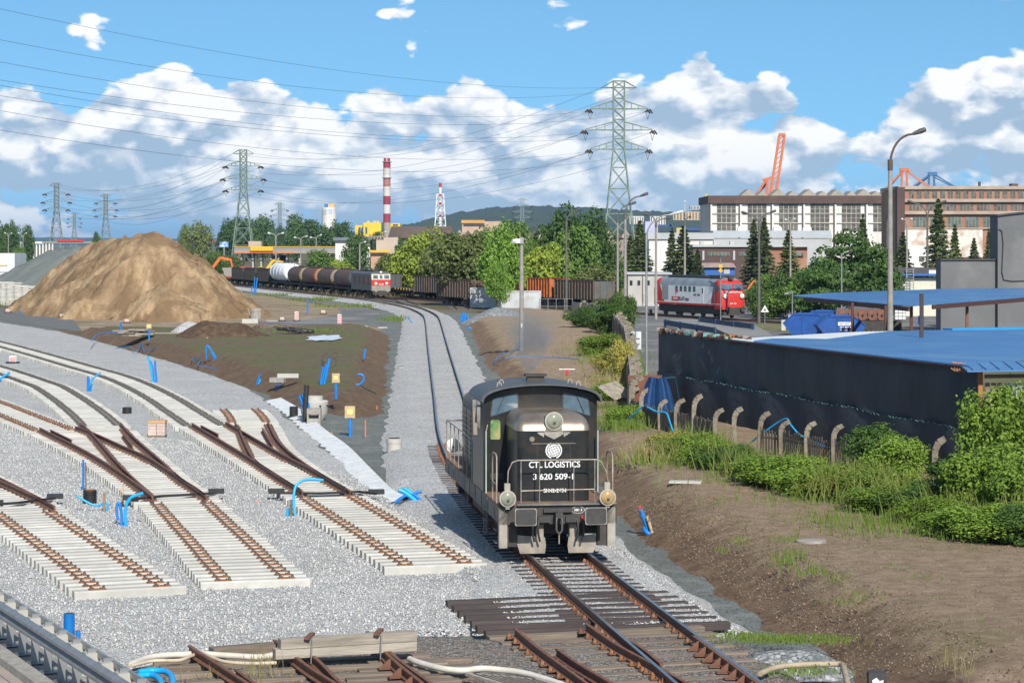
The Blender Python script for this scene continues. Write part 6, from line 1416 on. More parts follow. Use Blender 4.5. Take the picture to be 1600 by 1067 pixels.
lamp('dark lamp post with two spread arms in front of the white hall', 1186, 236, 355, [(1158, 331), (1213, 329)], POLED, rarm=0.06)
lamp('pale lamp post with two white heads in front of the white hall', 1235, 330, 352, [(1226, 343), (1243, 342)], CONC_P, HEADW, CONC_P, rarm=0.08)
lamp('dark lamp post with two spread arms in front of the brick factory', 1449, 268, 342, [(1418, 314), (1479, 314)], POLED, rarm=0.07)
lamp('pale lamp post with two white heads before the brick factory', 1417, 330, 350, [(1408, 342), (1426, 342)], CONC_P, HEADW, CONC_P, rarm=0.08)
lamp('small steel lamp post with a straight arm behind the blue canopy', 1315, 214, 400, [(1333, 392)], STEEL, LAMPD, STEEL, 0.08, 0.06, rarm=0.05)
lamp('slim dark lamp post between hall and brick factory', 1386, 330, 350, [(1391, 338)], POLED, rarm=0.06)
lamp('far lamp post with twin heads left of the dark trees', 431, 420, 372, [(418, 364), (444, 364)], CONC_P, HEADW, CONC_P, rarm=0.09)
lamp('far lamp post with twin heads above the flyover', 470, 520, 376, [(459, 371), (481, 369)], CONC_P, HEADW, CONC_P, rarm=0.1)
lamp('far lamp post with twin heads next to the flyover end', 494, 560, 374, [(484, 371), (503, 367)], CONC_P, HEADW, CONC_P, rarm=0.1)
lamp('far lamp post with one white head in front of the round tree', 562, 380, 384, [(572, 378)], CONC_P, HEADW, CONC_P, rarm=0.08)
lamp('far lamp post with one white head beside the pale works', 594, 620, 370, [(604, 362)], CONC_P, HEADW, CONC_P, rarm=0.1)
lamp('far lamp post with twin heads at the left picture edge', 13, 700, 372, [(7, 364), (19, 364)], CONC_P, HEADW, CONC_P, rarm=0.12)
lamp('far lamp post with twin heads by the distant road bridge', 36, 760, 374, [(28, 364), (42, 364)], CONC_P, HEADW, CONC_P, rarm=0.12)
# concrete mast with camera on the right bank
t = thing('camera_mast', 'concrete mast with white surveillance camera standing in the exhaust smoke', 'mast', P(815, 548, FZ)); zt = Q(813, 372, t.location.y).z - FZ
b = MB(); b.tube([(0, 0, -0.2), (0, 0, zt)], [0.17, 0.12], 12); ob('pole', b, CONC_P, t, smooth=50); b = MB(); b.cyl((0, 0, zt), (0, 0, zt + 0.55), 0.05, 8); ob('spike', b, IRON, t)
b = MB(); b.b6(-0.45, -0.1, -0.25, 0.1, zt - 0.35, zt - 0.05); b.cyl((-0.45, -0.2, zt - 0.2), (-0.62, -0.35, zt - 0.25), 0.13, 10); ob('camera', b, WHITE, t); b = MB(); b.b6(-0.14, 0.14, -0.22, -0.12, zt - 0.4, zt + 0.05); b.b6(0.0, 0.3, -0.1, 0.02, zt - 0.12, zt - 0.06); ob('bracket', b, STEEL, t)
b = MB(); b.b6(-0.06, 0.06, -0.19, -0.15, 1.6, 1.9); ob('plate', b, WHITE, t)
# pole with two yellow signs, warning triangles, square sign seen from behind
def sign_pole(name, label, u, vb, vt, z0=GZ, r=0.045, m=STEEL):
 t = thing(name, label, 'sign', P(u, vb, z0)); zt = Q(u, vt, t.location.y).z - z0; b = MB(); b.cyl((0, 0, 0), (0, 0, zt), r, 8); ob('post', b, m, t); return t, zt
t, zt = sign_pole('signal_post', 'steel post with two yellow square signals in front of the red and white diesel', 1126, 502, 402, r=0.06)
for k, dz in enumerate((0.95, 1.42)):
 b = MB(); b.box((0, -0.06, 0), (0.36, 0.04, 0.36), ry=R(45) if k else 0); ob('signal_plate', b, YELLOW, t, (0, 0, zt - dz))
b = MB(); b.b6(-0.05, 0.05, -0.05, 0.05, zt - 0.2, zt + 0.25); ob('cap', b, IRON, t)
t, zt = sign_pole('back_of_sign', 'square white road sign seen from behind beside the fence', 993, 577, 518)
b = MB(); y_ = t.location.y; s_ = 18 * y_ / F / 2 * 1.0; b.b6(-s_, s_, 0.05, 0.08, zt - 2 * s_ * 1.55, zt); ob('panel', b, mat('sign_back', (0.62, 0.64, 0.64), None, 2, 0.5, metal=0.3), t)
for dz in (0.45, 0.8): b = MB(); b.b6(-0.28, 0.28, -0.02, 0.05, zt - dz - 0.03, zt - dz + 0.03); ob('clamp', b, STEEL, t)
t, zt = sign_pole('warning_sign', 'small white triangular warning sign beside the yard siding', 1195, 506, 477)
s_ = 0.42; b = MB(); b.prism([(-s_, 0), (s_, 0), (0, 0.72)], -0.06, -0.03, 'y'); ob('panel', b, WHITE, t, (0, 0, zt - 0.7)); b = MB(); b.prism([(-s_ * 0.35, 0.14), (s_ * 0.35, 0.14), (0, 0.42)], -0.075, -0.06, 'y'); ob('symbol', b, IRON, t, (0, 0, zt - 0.7))
t, zt = sign_pole('track_lamp', 'short post with cabinet and camera arm beside the blue skips', 1238, 516, 455, r=0.06)
b = MB(); b.bar((0, 0, zt - 0.1), (-0.6, 0, zt - 0.15), 0.07); b.b6(-0.75, -0.4, -0.1, 0.1, zt - 0.3, zt - 0.16); ob('arm', b, STEEL, t)
for dx, z_, w_ in ((-0.25, 0.9, 0.3), (0.2, 0.95, 0.25), (-0.2, 0.25, 0.35)): b = MB(); b.b6(dx - w_ / 2, dx + w_ / 2, -0.15, 0.1, z_, z_ + 0.55); ob('cabinet', b, WALLG, t)
b = MB(); b.b6(-0.2, 0.2, -0.15, 0.15, 0, 1.05); one('marker_cabinet', b, CONC, 'small pale concrete marker post left of the blue skips', 'marker post', P(1224, 517, GZ))
b = MB(); b.b6(-0.22, 0.22, -0.05, 0.05, 0.3, 0.8); b.cyl((0, 0, 0), (0, 0, 0.4), 0.05, 8); one('ground_signal', b, LUNDER, 'small dark ground signal beside the pale building', 'signal', P(1016, 494, GZ))
# ================================================================ TREES
def leaf_quads(c, nrm, size, aspect=0.7):
 n = len(c); a = np.cross(nrm, RNG.normal(size=(n, 3))); a /= np.linalg.norm(a, axis=1)[:, None] + 1e-9; b = np.cross(nrm, a)
 s = size * RNG.uniform(0.6, 1.35, (n, 1)); a = a * s * 0.5; b = b * s * 0.5 * aspect
 return np.stack([c - a - b * 0.4, c - b * 0.9 + a * 0.2, c + a + b * 0.3, c + b - a * 0.1], 1)
def crown_array(n, nc=30, seed=0, shape=(0.5, 0.5, 0.5), leaf=0.05, top=0.0, cr=(0.13, 0.24), flat=1.0):
 g = np.random.default_rng(seed); cs = []
 while len(cs) < nc:
  p = g.uniform(-1, 1, 3)
  if 0.25 < np.linalg.norm(p) < 1.0: p[2] = p[2] * (1 - 0.0) ; cs.append(p)
 cs = np.array(cs); cs[:, :2] *= (1 - top * np.clip(cs[:, 2:3], -1, 1) * 0.5)
 cs = cs * np.array(shape) * 0.80; rad = g.uniform(*cr, nc)
 k = g.integers(0, nc, n); d = g.normal(size=(n, 3)); d[:, 2] *= flat; d[:, 2] += 0.25; d /= np.linalg.norm(d, axis=1)[:, None]
 rr = rad[k][:, None] * (g.uniform(0.35, 1.0, (n, 1)) ** 0.4) * (1 + 0.25 * g.normal(size=(n, 1)) * 0.5)
 pos = cs[k] + d * rr * np.array([1, 1, flat]); nrm = d + g.normal(size=(n, 3)) * 0.55 + np.array([0, 0, 0.3]); nrm /= np.linalg.norm(nrm, axis=1)[:, None]
 return leaf_quads(pos, nrm, leaf), cs
L_DARK = leafmat('leaves_dark', (0.050, 0.101, 0.025), (0.098, 0.174, 0.039), (0.068, 0.126, 0.035)); L_MID = leafmat('leaves_green', (0.088, 0.165, 0.035), (0.165, 0.261, 0.054), (0.116, 0.194, 0.039))
L_YEL = leafmat('leaves_yellow_green', (0.214, 0.290, 0.043), (0.369, 0.426, 0.057), (0.194, 0.271, 0.049)); L_OLV = leafmat('leaves_olive', (0.116, 0.155, 0.043), (0.194, 0.232, 0.068), (0.145, 0.174, 0.057)); L_SPR = leafmat('needles', (0.057, 0.106, 0.039), (0.116, 0.165, 0.057), (0.145, 0.165, 0.068), 0.1); L_LIME = leafmat('leaves_bright', (0.126, 0.242, 0.035), (0.214, 0.349, 0.054), (0.155, 0.271, 0.039))
L_SPR2 = leafmat('spruce_needles', (0.095, 0.135, 0.05), (0.16, 0.20, 0.07), (0.15, 0.165, 0.07), 0.2)
BARK = mat('bark', (0.095, 0.078, 0.062), (0.06, 0.05, 0.042), 3, 0.9, bump=0.02, bscale=8)
CR = {}
def crown_mesh(key, **kw):
 if key in CR: return CR[key]
 A, cs = crown_array(**kw); o = quads('crown', A, L_MID); me = o.data; bpy.data.objects.remove(o); CR[key] = (me, cs); return CR[key]
def round_crown(i): return crown_mesh(('round', i), n=5200, nc=34, seed=10 + i, shape=(0.5, 0.5, 0.5), leaf=0.058)
def tall_crown(i): return crown_mesh(('tall', i), n=5600, nc=44, seed=30 + i, shape=(0.5, 0.5, 0.5), leaf=0.050, top=0.45, cr=(0.09, 0.17))
def layered_crown(i): return crown_mesh(('layer', i), n=7000, nc=60, seed=50 + i, shape=(0.52, 0.52, 0.5), leaf=0.042, top=0.75, cr=(0.10, 0.2), flat=0.45)
def spruce_mesh(i):
 if ('spruce', i) in CR: return CR[('spruce', i)]
 g = np.random.default_rng(70 + i); n = 5200; z = g.uniform(0.04, 1, n) ** 0.8; lay = np.floor(z * 19 + g.uniform(-0.45, 0.45, n)) / 19; r = (1 - z) * 0.20 * (0.55 + 0.75 * g.uniform(0, 1, n)) + 0.008; a = g.uniform(0, 2 * np.pi, n)
 br = np.floor(a / (2 * np.pi) * 9 + lay * 31) ; a = (br - lay * 31 + 0.5) / 9 * 2 * np.pi + g.normal(size=n) * 0.3
 fr = g.uniform(0.15, 1, n) ** 0.7; r = (1 - lay * 0.97) * 0.19 * fr * (0.7 + 0.6 * np.modf(np.abs(np.sin(br * 12.9 + lay * 78.2)) * 437.5)[0]); pos = np.stack([r * np.cos(a), r * np.sin(a), lay - r * 0.35 + 0.03 + g.normal(size=n) * 0.008], 1)
 nrm = g.normal(size=(n, 3)) * 0.6 + np.array([0, 0, 1]); nrm /= np.linalg.norm(nrm, axis=1)[:, None]
 o = quads('crown', leaf_quads(pos, nrm, 0.046, 0.5), L_SPR); me = o.data; bpy.data.objects.remove(o); CR[('spruce', i)] = (me, None); return CR[('spruce', i)]
VAR = {}
def with_mat(me, m):
 k = (me.name, m.name)
 if k not in VAR: c = me.copy(); c.materials.clear(); c.materials.append(m); VAR[k] = c
 return VAR[k]
TREEN = [0]
def tree(label, u, vtop, wpx, Y, m=L_MID, kind='round', low=0.12, depth=1.0, cat='tree', z0=GZ, trunk=True, group=None, name='tree', vbot=None):
 i = TREEN[0] % 4; TREEN[0] += 1
 zt = Q(u, vtop, Y).z - z0; w = wpx * Y / F; t = thing(name, label, cat, (qx(u, Y), Y, z0), random.uniform(0, 6.28), group)
 zb = zt * low if vbot is None else max(0.1, Q(u, vbot, Y).z - z0)
 if kind == 'spruce':
  me, _ = spruce_mesh(i); o = ob('crown', with_mat(me, m), None, t); o.scale = (w / 0.40, w / 0.40, zt); b = MB(); b.tube([(0, 0, 0), (0, 0, zt * 0.9)], [zt * 0.012, 0.02], 6); ob('trunk', b, BARK, t); return t
 me, cs = {'round': round_crown, 'tall': tall_crown, 'layer': layered_crown}[kind](i)
 o = ob('crown', with_mat(me, m), None, t, (0, 0, (zt + zb) / 2)); o.scale = (w, w * depth, (zt - zb) * 1.02)
 if trunk:
  b = MB(); r = max(0.10, zt * 0.022); b.tube([(0, 0, -0.1), (0.1, 0, zt * 0.3), (0, 0.1, zt * 0.7)], [r * 1.3, r, r * 0.35], 8)
  for k in range(6):
   c = cs[k * 3] * np.array([w, w * depth, zt - zb]) + np.array([0, 0, (zt + zb) / 2]); b.tube([(0.05, 0, zt * (0.22 + 0.06 * k)), tuple(c * 0.55 + np.array([0, 0, zt * 0.18])), tuple(c)], [r * 0.55, r * 0.3, r * 0.1], 5)
  ob('trunk', b, BARK, t)
 return t
# tree belt in the middle
tree('yellow green tree behind the dark flat wagon', 650, 360, 84, 372, L_YEL, 'round', 0.06); tree('tall yellow green tree behind the electric locomotive, in the middle of the belt', 668, 352, 84, 395, L_YEL, 'tall', 0.06)
tree('yellow green bush beside the electric locomotive', 632, 404, 64, 372, L_YEL, 'round', 0.0, cat='bush', name='bush'); tree('olive bush above the black open wagon', 606, 402, 58, 385, L_OLV, 'round', 0.0, cat='bush', name='bush')
tree('olive green tree with two bare trunks beside the white container', 712, 357, 104, 305, L_OLV, 'round', 0.24); tree('second trunk of the olive tree pair, beside the container', 742, 362, 84, 303, L_OLV, 'round', 0.22)
tree('green tree hanging over the white containers', 783, 350, 82, 286, L_LIME, 'tall', 0.10); tree('dark green tree rising behind the hanging green tree', 800, 338, 84, 330, L_MID, 'tall', 0.1); tree('leafy branch like small tree between the two containers', 778, 400, 42, 271, L_LIME, 'tall', 0.12)
tree('tallest dark poplar beside the dark lamp post', 880, 316, 92, 330, L_DARK, 'tall', 0.06); tree('broad dark poplar closest to the big pylon', 926, 328, 90, 325, L_DARK, 'tall', 0.06); tree('dark poplar in front of the other two', 903, 345, 92, 312, L_MID, 'tall', 0.05)
tree('yellowish willow bush in front of the poplars', 848, 372, 84, 308, L_YEL, 'tall', 0.03); tree('lower dark tree at the left foot of the poplars', 826, 366, 70, 340, L_MID, 'round', 0.04); tree('round grey green bush below the poplars', 928, 415, 72, 303, L_OLV, 'round', 0.0, cat='bush', name='bush'); tree('small dark tree between poplars and pylon leg', 950, 388, 56, 330, L_DARK, 'round', 0.0); tree('pale bush behind the olive ended wagon', 885, 420, 70, 308, L_LIME, 'round', 0.0, cat='bush', name='bush')
tree('mid green tree between yellow tree and olive tree', 694, 366, 84, 350, L_OLV, 'round', 0.05); tree('dark tree top behind the olive trees', 760, 360, 90, 360, L_MID, 'round', 0.05)
# behind the train
tree('dark round tree behind the brown tank wagons', 560, 372, 56, 470, L_DARK, 'round', 0.04); tree('low green bush behind the white tank wagon', 503, 386, 52, 470, L_MID, 'round', 0.0, cat='bush', name='bush'); tree('pale green bush between two trees behind the tank wagons', 534, 404, 46, 450, L_YEL, 'round', 0.0, cat='bush', name='bush'); tree('dark conifer like tree beside the pale works', 626, 372, 30, 500, L_DARK, 'tall', 0.0); tree('olive bush right of the dark conifer like tree', 604, 404, 40, 470, L_OLV, 'round', 0.0, cat='bush', name='bush')
for lab, u, v, w, Y, m in (('largest dark tree clump behind the green pylon', 385, 335, 60, 1050, L_DARK), ('dark tree left in the clump behind the green pylon', 358, 342, 46, 1050, L_DARK), ('dark tree right in the clump behind the green pylon', 410, 338, 46, 1040, L_DARK), ('dark tree at the left of the clump below the white silo', 462, 341, 40, 1050, L_DARK), ('broad dark tree in the clump below the white silo', 492, 338, 60, 1060, L_DARK), ('dark tree at the right of the clump below the white silo', 528, 344, 52, 1050, L_DARK), ('light green tree just right of the sand heap', 310, 348, 46, 820, L_OLV), ('smaller light green tree at the sand heap flank', 290, 356, 26, 820, L_OLV), ('round dark tree at the foot of the yellow plant', 586, 358, 30, 1000, L_DARK), ('dark tree at the left picture edge', 4, 346, 26, 800, L_DARK), ('pointed dark tree beside the left edge tree', 19, 347, 26, 820, L_DARK), ('lower dark tree next to the distant road bridge', 42, 357, 26, 840, L_DARK), ('small tree peeping over the sand heap', 152, 358, 16, 900, L_DARK), ('bush behind the gravel heap', 30, 384, 30, 620, L_MID), ('dark tree between the clumps beside the far pylon', 438, 352, 16, 1100, L_DARK), ('green scrub left of the green pylon foot', 335, 396, 40, 560, L_MID), ('green scrub right of the green pylon foot', 365, 396, 36, 590, L_OLV)):
 tree(lab, u, v, w, Y, m, 'round', 0.02, trunk=False if w < 20 else True)
# right: broad dark tree, hedge, spruces
tree('broad dark maple behind the blue canopy', 1330, 346, 150, 245, L_DARK, 'layer', 0.05); tree('lower spreading part of the dark maple group, beside the hedge', 1285, 392, 95, 236, L_DARK, 'layer', 0.02); tree('dark tree right of the maple, behind the tall lamp post', 1378, 380, 70, 250, L_DARK, 'layer', 0.02)
for k, (lab, u, v, w, Y) in enumerate((('hedge bush beside the diesel cab', 1192, 424, 50, 262), ('hedge bush second from the diesel cab', 1222, 422, 56, 258), ('hedge bush below the dark maple', 1255, 425, 60, 254), ('hedge bush behind the blue skips', 1290, 428, 64, 240), ('hedge bush nearest the signal cabinet', 1212, 446, 66, 250), ('hedge bush low beside the warning sign', 1180, 448, 40, 256))): tree(lab, u, v, w, Y, L_DARK if k % 2 else L_MID, 'round', 0.0, cat='bush', trunk=False, name='hedge_bush', group='hedge behind the yard road')
for lab, u, v, w, Y, m in (('spruce beside the big pylon leg', 1000, 350, 40, 380, L_SPR), ('thin spruce left of the van', 1050, 360, 26, 400, L_SPR), ('bushy spruce above the diesel roof', 1068, 358, 44, 390, L_SPR), ('tall spruce behind the dark two armed lamp post', 1194, 346, 34, 400, L_SPR), ('spruce just left of the dark two armed lamp post', 1178, 348, 32, 405, L_SPR), ('yellowish thin spruce by the white headed lamp', 1232, 364, 34, 405, L_OLV), ('sparse tall spruce before the brick factory', 1466, 318, 44, 360, L_SPR), ('small spruce right of the tall lamp post', 1411, 368, 34, 370, L_SPR), ('young spruce left of the grey building', 1545, 362, 22, 380, L_SPR), ('small blue green spruce by the brick factory', 1522, 376, 26, 390, L_SPR), ('thin yellowish spruce right of the tall sparse one', 1492, 356, 26, 395, L_OLV), ('spruce top showing over the dark maple', 1348, 342, 34, 330, L_SPR), ('low spruce beside the yellow signals', 1090, 392, 24, 385, L_SPR), ('dark spruce left of the pale building', 985, 372, 30, 400, L_SPR)):
 tree(lab, u, v, w * 1.7, Y, L_SPR2 if m is L_SPR else m, 'spruce', name='spruce')
# ---------------------------------------------------------------- bushes and grass along the fence
BUSH = [crown_mesh(('bush', i), n=13000, nc=40, seed=90 + i, shape=(0.5, 0.5, 0.5), leaf=0.037, cr=(0.07, 0.24))[0] for i in range(4)]
B_GRN = leafmat('bramble_leaves', (0.120, 0.206, 0.028), (0.251, 0.363, 0.050), (0.175, 0.274, 0.039)); B_YEL = leafmat('weed_leaves', (0.285, 0.295, 0.057), (0.504, 0.411, 0.116), (0.219, 0.274, 0.048)); B_DRK = leafmat('ivy_leaves', (0.056, 0.114, 0.025), (0.120, 0.206, 0.039), (0.065, 0.118, 0.029))
BN = [0]
def bush(label, u, v, w, h, m=B_GRN, z0=FZ, depth=1.0):
 i = BN[0] % 4; BN[0] += 1; p = P(u, v, z0); t = thing('bramble_bush', label, 'bush', p - Vector((0, 0, 0.05)), random.uniform(0, 6.28), 'bushes along the fence')
 o = ob('foliage', with_mat(BUSH[i], m), None, t, (0, 0, h * 0.46)); o.scale = (w, w * depth, h * 1.05)
 b = MB()
 for k in range(5): a_ = k * 1.26; b.tube([(0, 0, 0), (0.15 * w * math.cos(a_), 0.15 * w * math.sin(a_), h * 0.35), (0.3 * w * math.cos(a_), 0.3 * w * math.sin(a_), h * 0.7)], [0.02, 0.015, 0.006], 5)
 ob('stem', b, BARK, t); return t
for lab, u, v, w, h, m in (
 ('dark ivy mound on the fence below the concrete lamp posts', 945, 520, 4.6, 2.6, B_DRK), ('dark shrub in shade where the slab fence turns', 915, 512, 4.2, 2.2, B_DRK), ('ivy clad fence corner beside the lamp post pair', 970, 516, 3.4, 3.0, B_DRK), ('green weeds in front of the curved slab tops', 940, 555, 3.4, 1.5, B_GRN), ('yellowing weeds at the middle of the slab fence', 962, 590, 2.8, 1.8, B_YEL), ('reddish yellow shrub growing over the slab fence', 975, 600, 2.4, 2.4, B_YEL), ('green clump at the foot of the leaning pickets', 950, 625, 2.4, 1.1, B_GRN), ('bright green tuft before the broken pickets', 975, 668, 1.8, 1.0, B_GRN),
 ('dry yellow weeds right of the blue tarpaulin', 1052, 705, 2.6, 1.25, B_YEL), ('weeds at the foot of the second free standing post', 1085, 712, 2.6, 1.3, B_GRN), ('green bramble below the tall reed', 1110, 722, 2.8, 1.4, B_GRN), ('dark bramble before the third free standing post', 1140, 728, 2.4, 1.3, B_DRK), ('bramble patch at the bare soil gap', 1175, 738, 2.2, 1.0, B_GRN), ('leafy bramble left of the hose crest', 1210, 752, 2.8, 1.5, B_GRN), ('bright bramble under the hose crest', 1245, 758, 2.8, 1.4, B_GRN), ('bramble mass below the fourth fence post', 1280, 768, 3.0, 1.4, B_GRN), ('yellow green bramble below the sagging hose', 1318, 772, 2.8, 1.3, B_YEL), ('bramble with the hose crossing behind it', 1352, 778, 2.6, 1.5, B_GRN), ('tall bramble thicket where the hose disappears', 1400, 770, 2.8, 2.3, B_GRN), ('low bramble in front of the tall thicket', 1395, 800, 2.8, 1.0, B_GRN), ('grassy bramble left of the hooked concrete post', 1432, 805, 2.6, 1.1, B_DRK), ('low green weeds below the hooked concrete post', 1460, 822, 2.6, 0.9, B_GRN), ('bramble at the foot of the net corner', 1505, 806, 2.8, 1.7, B_DRK), ('front edge bramble right of the hooked post', 1500, 838, 2.6, 0.9, B_GRN), ('high bramble climbing the corrugated door', 1560, 776, 3.2, 3.0, B_GRN), ('high bramble thicket at the picture edge', 1605, 780, 3.4, 3.2, B_GRN), ('middle bramble in front of the corrugated door', 1548, 815, 2.8, 2.0, B_GRN), ('dense bramble at the right picture edge', 1596, 828, 3.0, 1.9, B_GRN), ('front bramble below the corrugated door', 1550, 846, 2.8, 1.1, B_GRN), ('front bramble at the picture edge', 1602, 852, 2.6, 1.1, B_DRK), ('bramble behind the tall thicket', 1370, 745, 2.4, 1.6, B_DRK)):
 bush(lab, u, v + (6 if 1040 < u < 1360 else 0), w * random.uniform(0.8, 1.05), h * (0.72 if 1040 < u < 1360 else 0.95) * random.uniform(0.85, 1.25), m, depth=random.uniform(0.7, 1.1))
# creeper on the shed wall and by the door
def blades(name, spots, m, label, hgt=(0.10, 0.32), wdt=0.009, z0=None, lean=0.5, dens=1.0):
 A = []
 for u, v, sx, sy, n, hs, zz in spots:
  p = P(u, v, zz); n = max(12, int(n * dens))
  x = p.x + RNG.normal(size=n) * sx; y = p.y + RNG.normal(size=n) * sy; h_ = RNG.uniform(*hgt, n) * hs; a_ = RNG.uniform(0, 2 * np.pi, n); l = RNG.uniform(0.05, lean, n) * h_
  base = np.stack([x, y, np.full(n, zz - 0.05)], 1); tip = base + np.stack([np.cos(a_) * l, np.sin(a_) * l, h_], 1); mid_ = base * 0.5 + tip * 0.5 + np.stack([0 * x, 0 * x, 0.08 * h_], 1)
  w_ = np.stack([np.full(n, 1.0), RNG.normal(size=n) * 0.4, 0 * x], 1) * wdt * (0.6 + hs * 0.4)
  A.append(np.stack([base - w_, base + w_, mid_ + w_ * 0.8, mid_ - w_ * 0.8], 1)); A.append(np.stack([mid_ - w_ * 0.8, mid_ + w_ * 0.8, tip + w_ * 0.1, tip - w_ * 0.1], 1))
 o = quads(name, np.concatenate(A), m); o['kind'] = 'stuff'; o['label'] = label; o['category'] = 'grass'; return o
G_GRN = leafmat('grass_blades', (0.094, 0.154, 0.024), (0.176, 0.242, 0.044), None, 0.3); G_DRY = leafmat('dry_grass', (0.242, 0.220, 0.083), (0.352, 0.297, 0.132), None, 0.3)
sp = []
for (u, v, sx, sy, n, hs) in ((1105, 725, 1.6, 0.9, 900, 2.2), (1200, 752, 1.4, 0.9, 700, 1.6), (1300, 785, 1.8, 0.8, 800, 1.4), (1400, 815, 1.6, 0.8, 900, 1.5), (1440, 822, 1.4, 0.9, 1200, 1.9), (1500, 838, 1.4, 0.8, 900, 1.7), (1560, 845, 1.2, 0.7, 700, 1.6), (960, 640, 0.7, 1.8, 600, 1.8), (975, 668, 0.6, 1.2, 900, 2.6), (945, 560, 1.2, 6.0, 900, 2.6), (1335, 770, 1.6, 0.8, 500, 1.6), (1240, 870, 0.45, 0.5, 260, 1.4), (1265, 895, 0.5, 0.5, 200, 1.5), (1225, 880, 0.4, 0.5, 160, 1.4), (1310, 905, 0.4, 0.5, 110, 1.2), (1320, 940, 0.6, 0.5, 140, 1.0), (1400, 890, 0.7, 0.6, 150, 1.0), (1430, 905, 0.8, 0.5, 150, 0.9), (1230, 845, 0.4, 0.5, 160, 1.3), (1308, 800, 0.4, 0.5, 160, 1.1), (1290, 815, 0.5, 0.4, 110, 1.0), (1480, 940, 0.8, 0.6, 90, 0.9), (1540, 970, 0.9, 0.7, 80, 0.8), (1350, 930, 0.5, 0.5, 100, 1.0), (1160, 845, 0.3, 0.4, 90, 1.1), (1130, 860, 0.3, 0.4, 70, 1.1)): sp.append((u, v, sx * (0.5 if v > 839 or n < 170 else 1), sy * (0.5 if v > 839 or n < 170 else 1), int(n * (0.22 if n < 300 else 0.5)), hs * 0.8, FZ))
sp += [(1200, 996, 0.5, 0.25, 900, 0.35, 0.0), (1270, 997, 0.4, 0.25, 600, 0.4, 0.1), (1250, 1045, 0.4, 0.3, 300, 0.4, 0.1), (1160, 990, 0.3, 0.2, 250, 0.35, -0.05)]
sr = []
for k in range(60): u = random.uniform(1045, 1600); v = np.interp(u, [1045, 1200, 1400, 1500, 1600], [705, 745, 795, 822, 835]) + random.uniform(-14, 18); sr.append((u, v, 0.35, 0.35, random.randint(25, 60), random.uniform(2.2, 4.6), FZ))
blades('reeds', sr, leafmat('reed_blades', (0.13, 0.19, 0.035), (0.24, 0.27, 0.07), None, 0.3), 'tall reeds and grass among the bushes along the fence', wdt=0.008, lean=0.7)
blades('grass', sp, G_GRN, 'green grass and weeds scattered over the right field and fence foot')
blades('dry_stalks', [(405, 1058, 0.2, 0.3, 50, 1.8, 0.0), (412, 1040, 0.15, 0.2, 26, 1.6, 0.0), (320, 1060, 0.4, 0.3, 24, 1.3, 0.0), (1480, 1040, 0.15, 0.2, 16, 1.6, FZ), (1505, 1050, 0.1, 0.2, 14, 1.6, FZ)], G_DRY, 'thin dry stalks beside the old tracks in the foreground', wdt=0.004)
sp = [(1062, 715, 0.8, 0.8, 700, 2.4, FZ), (965, 600, 0.8, 3.0, 500, 2.6, FZ), (930, 545, 0.9, 6, 300, 2.2, FZ)]
for k in range(14): sp.append((395 + k * 15, 440 + k * 2.0, 3.5, 2.0, 160, 2.4, GZ))
for k in range(10): sp.append((400 + k * 14, 462 + k * 2.4, 2.5, 1.5, 60, 1.6, GZ))
blades('dry_grass', sp, G_DRY, 'dry yellowish grass along the freight train and old tracks', wdt=0.016)
sp = [(560, 480, 3, 1.5, 260, 2.2, GZ), (500, 470, 2, 1.0, 200, 2.6, GZ), (440, 462, 2.5, 1, 160, 2.0, GZ), (60, 478, 2.5, 1.5, 300, 3.0, GZ), (100, 470, 2.0, 1.2, 160, 2.4, GZ), (620, 500, 1.0, 3, 200, 1.8, GZ), (480, 519, 1.4, 0.9, 250, 1.4, LZ)]
blades('weeds', sp, G_GRN, 'green weeds growing on the building site beside the road and sand heap', wdt=0.03)
# ================================================================ SHED, FENCE AND YARD ON THE RIGHT
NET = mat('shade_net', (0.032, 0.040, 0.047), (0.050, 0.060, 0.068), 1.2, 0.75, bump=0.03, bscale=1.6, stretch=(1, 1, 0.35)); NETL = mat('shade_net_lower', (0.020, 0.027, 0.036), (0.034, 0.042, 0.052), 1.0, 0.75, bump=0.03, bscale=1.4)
BROOF = mat('blue_roof', (0.055, 0.165, 0.36), (0.075, 0.20, 0.41), 0.5, 0.45, c3=(0.10, 0.22, 0.40), s3=0.3); WROOF = mat('white_roof', (0.72, 0.74, 0.74), (0.62, 0.64, 0.65), 1, 0.5); DRED = mat('oxide_steel', (0.095, 0.035, 0.03), (0.07, 0.03, 0.028), 2, 0.7); TEAL = mat('frayed_teal', (0.10, 0.27, 0.26), (0.20, 0.34, 0.33), 8, 0.8)
wa = Vector((6.55, 103.0, 0)); wb = Vector((15.0, 73.6, 0)); wd = wb - wa; wl_ = wd.length; we = wd / wl_; wn = Vector((we.y, -we.x, 0))
if wn.x > 0: wn = -wn
def wz(f_): return 4.02 - 0.05 * f_
def wpt(f_, out=0.0, z=0.0): p = wa + wd * f_ + wn * out; return Vector((p.x, p.y, z))
shed = thing('net_shed', 'long shed wrapped in dark shade netting with a blue sheet roof', 'shed', wa + Vector((0, 0, GZ)))
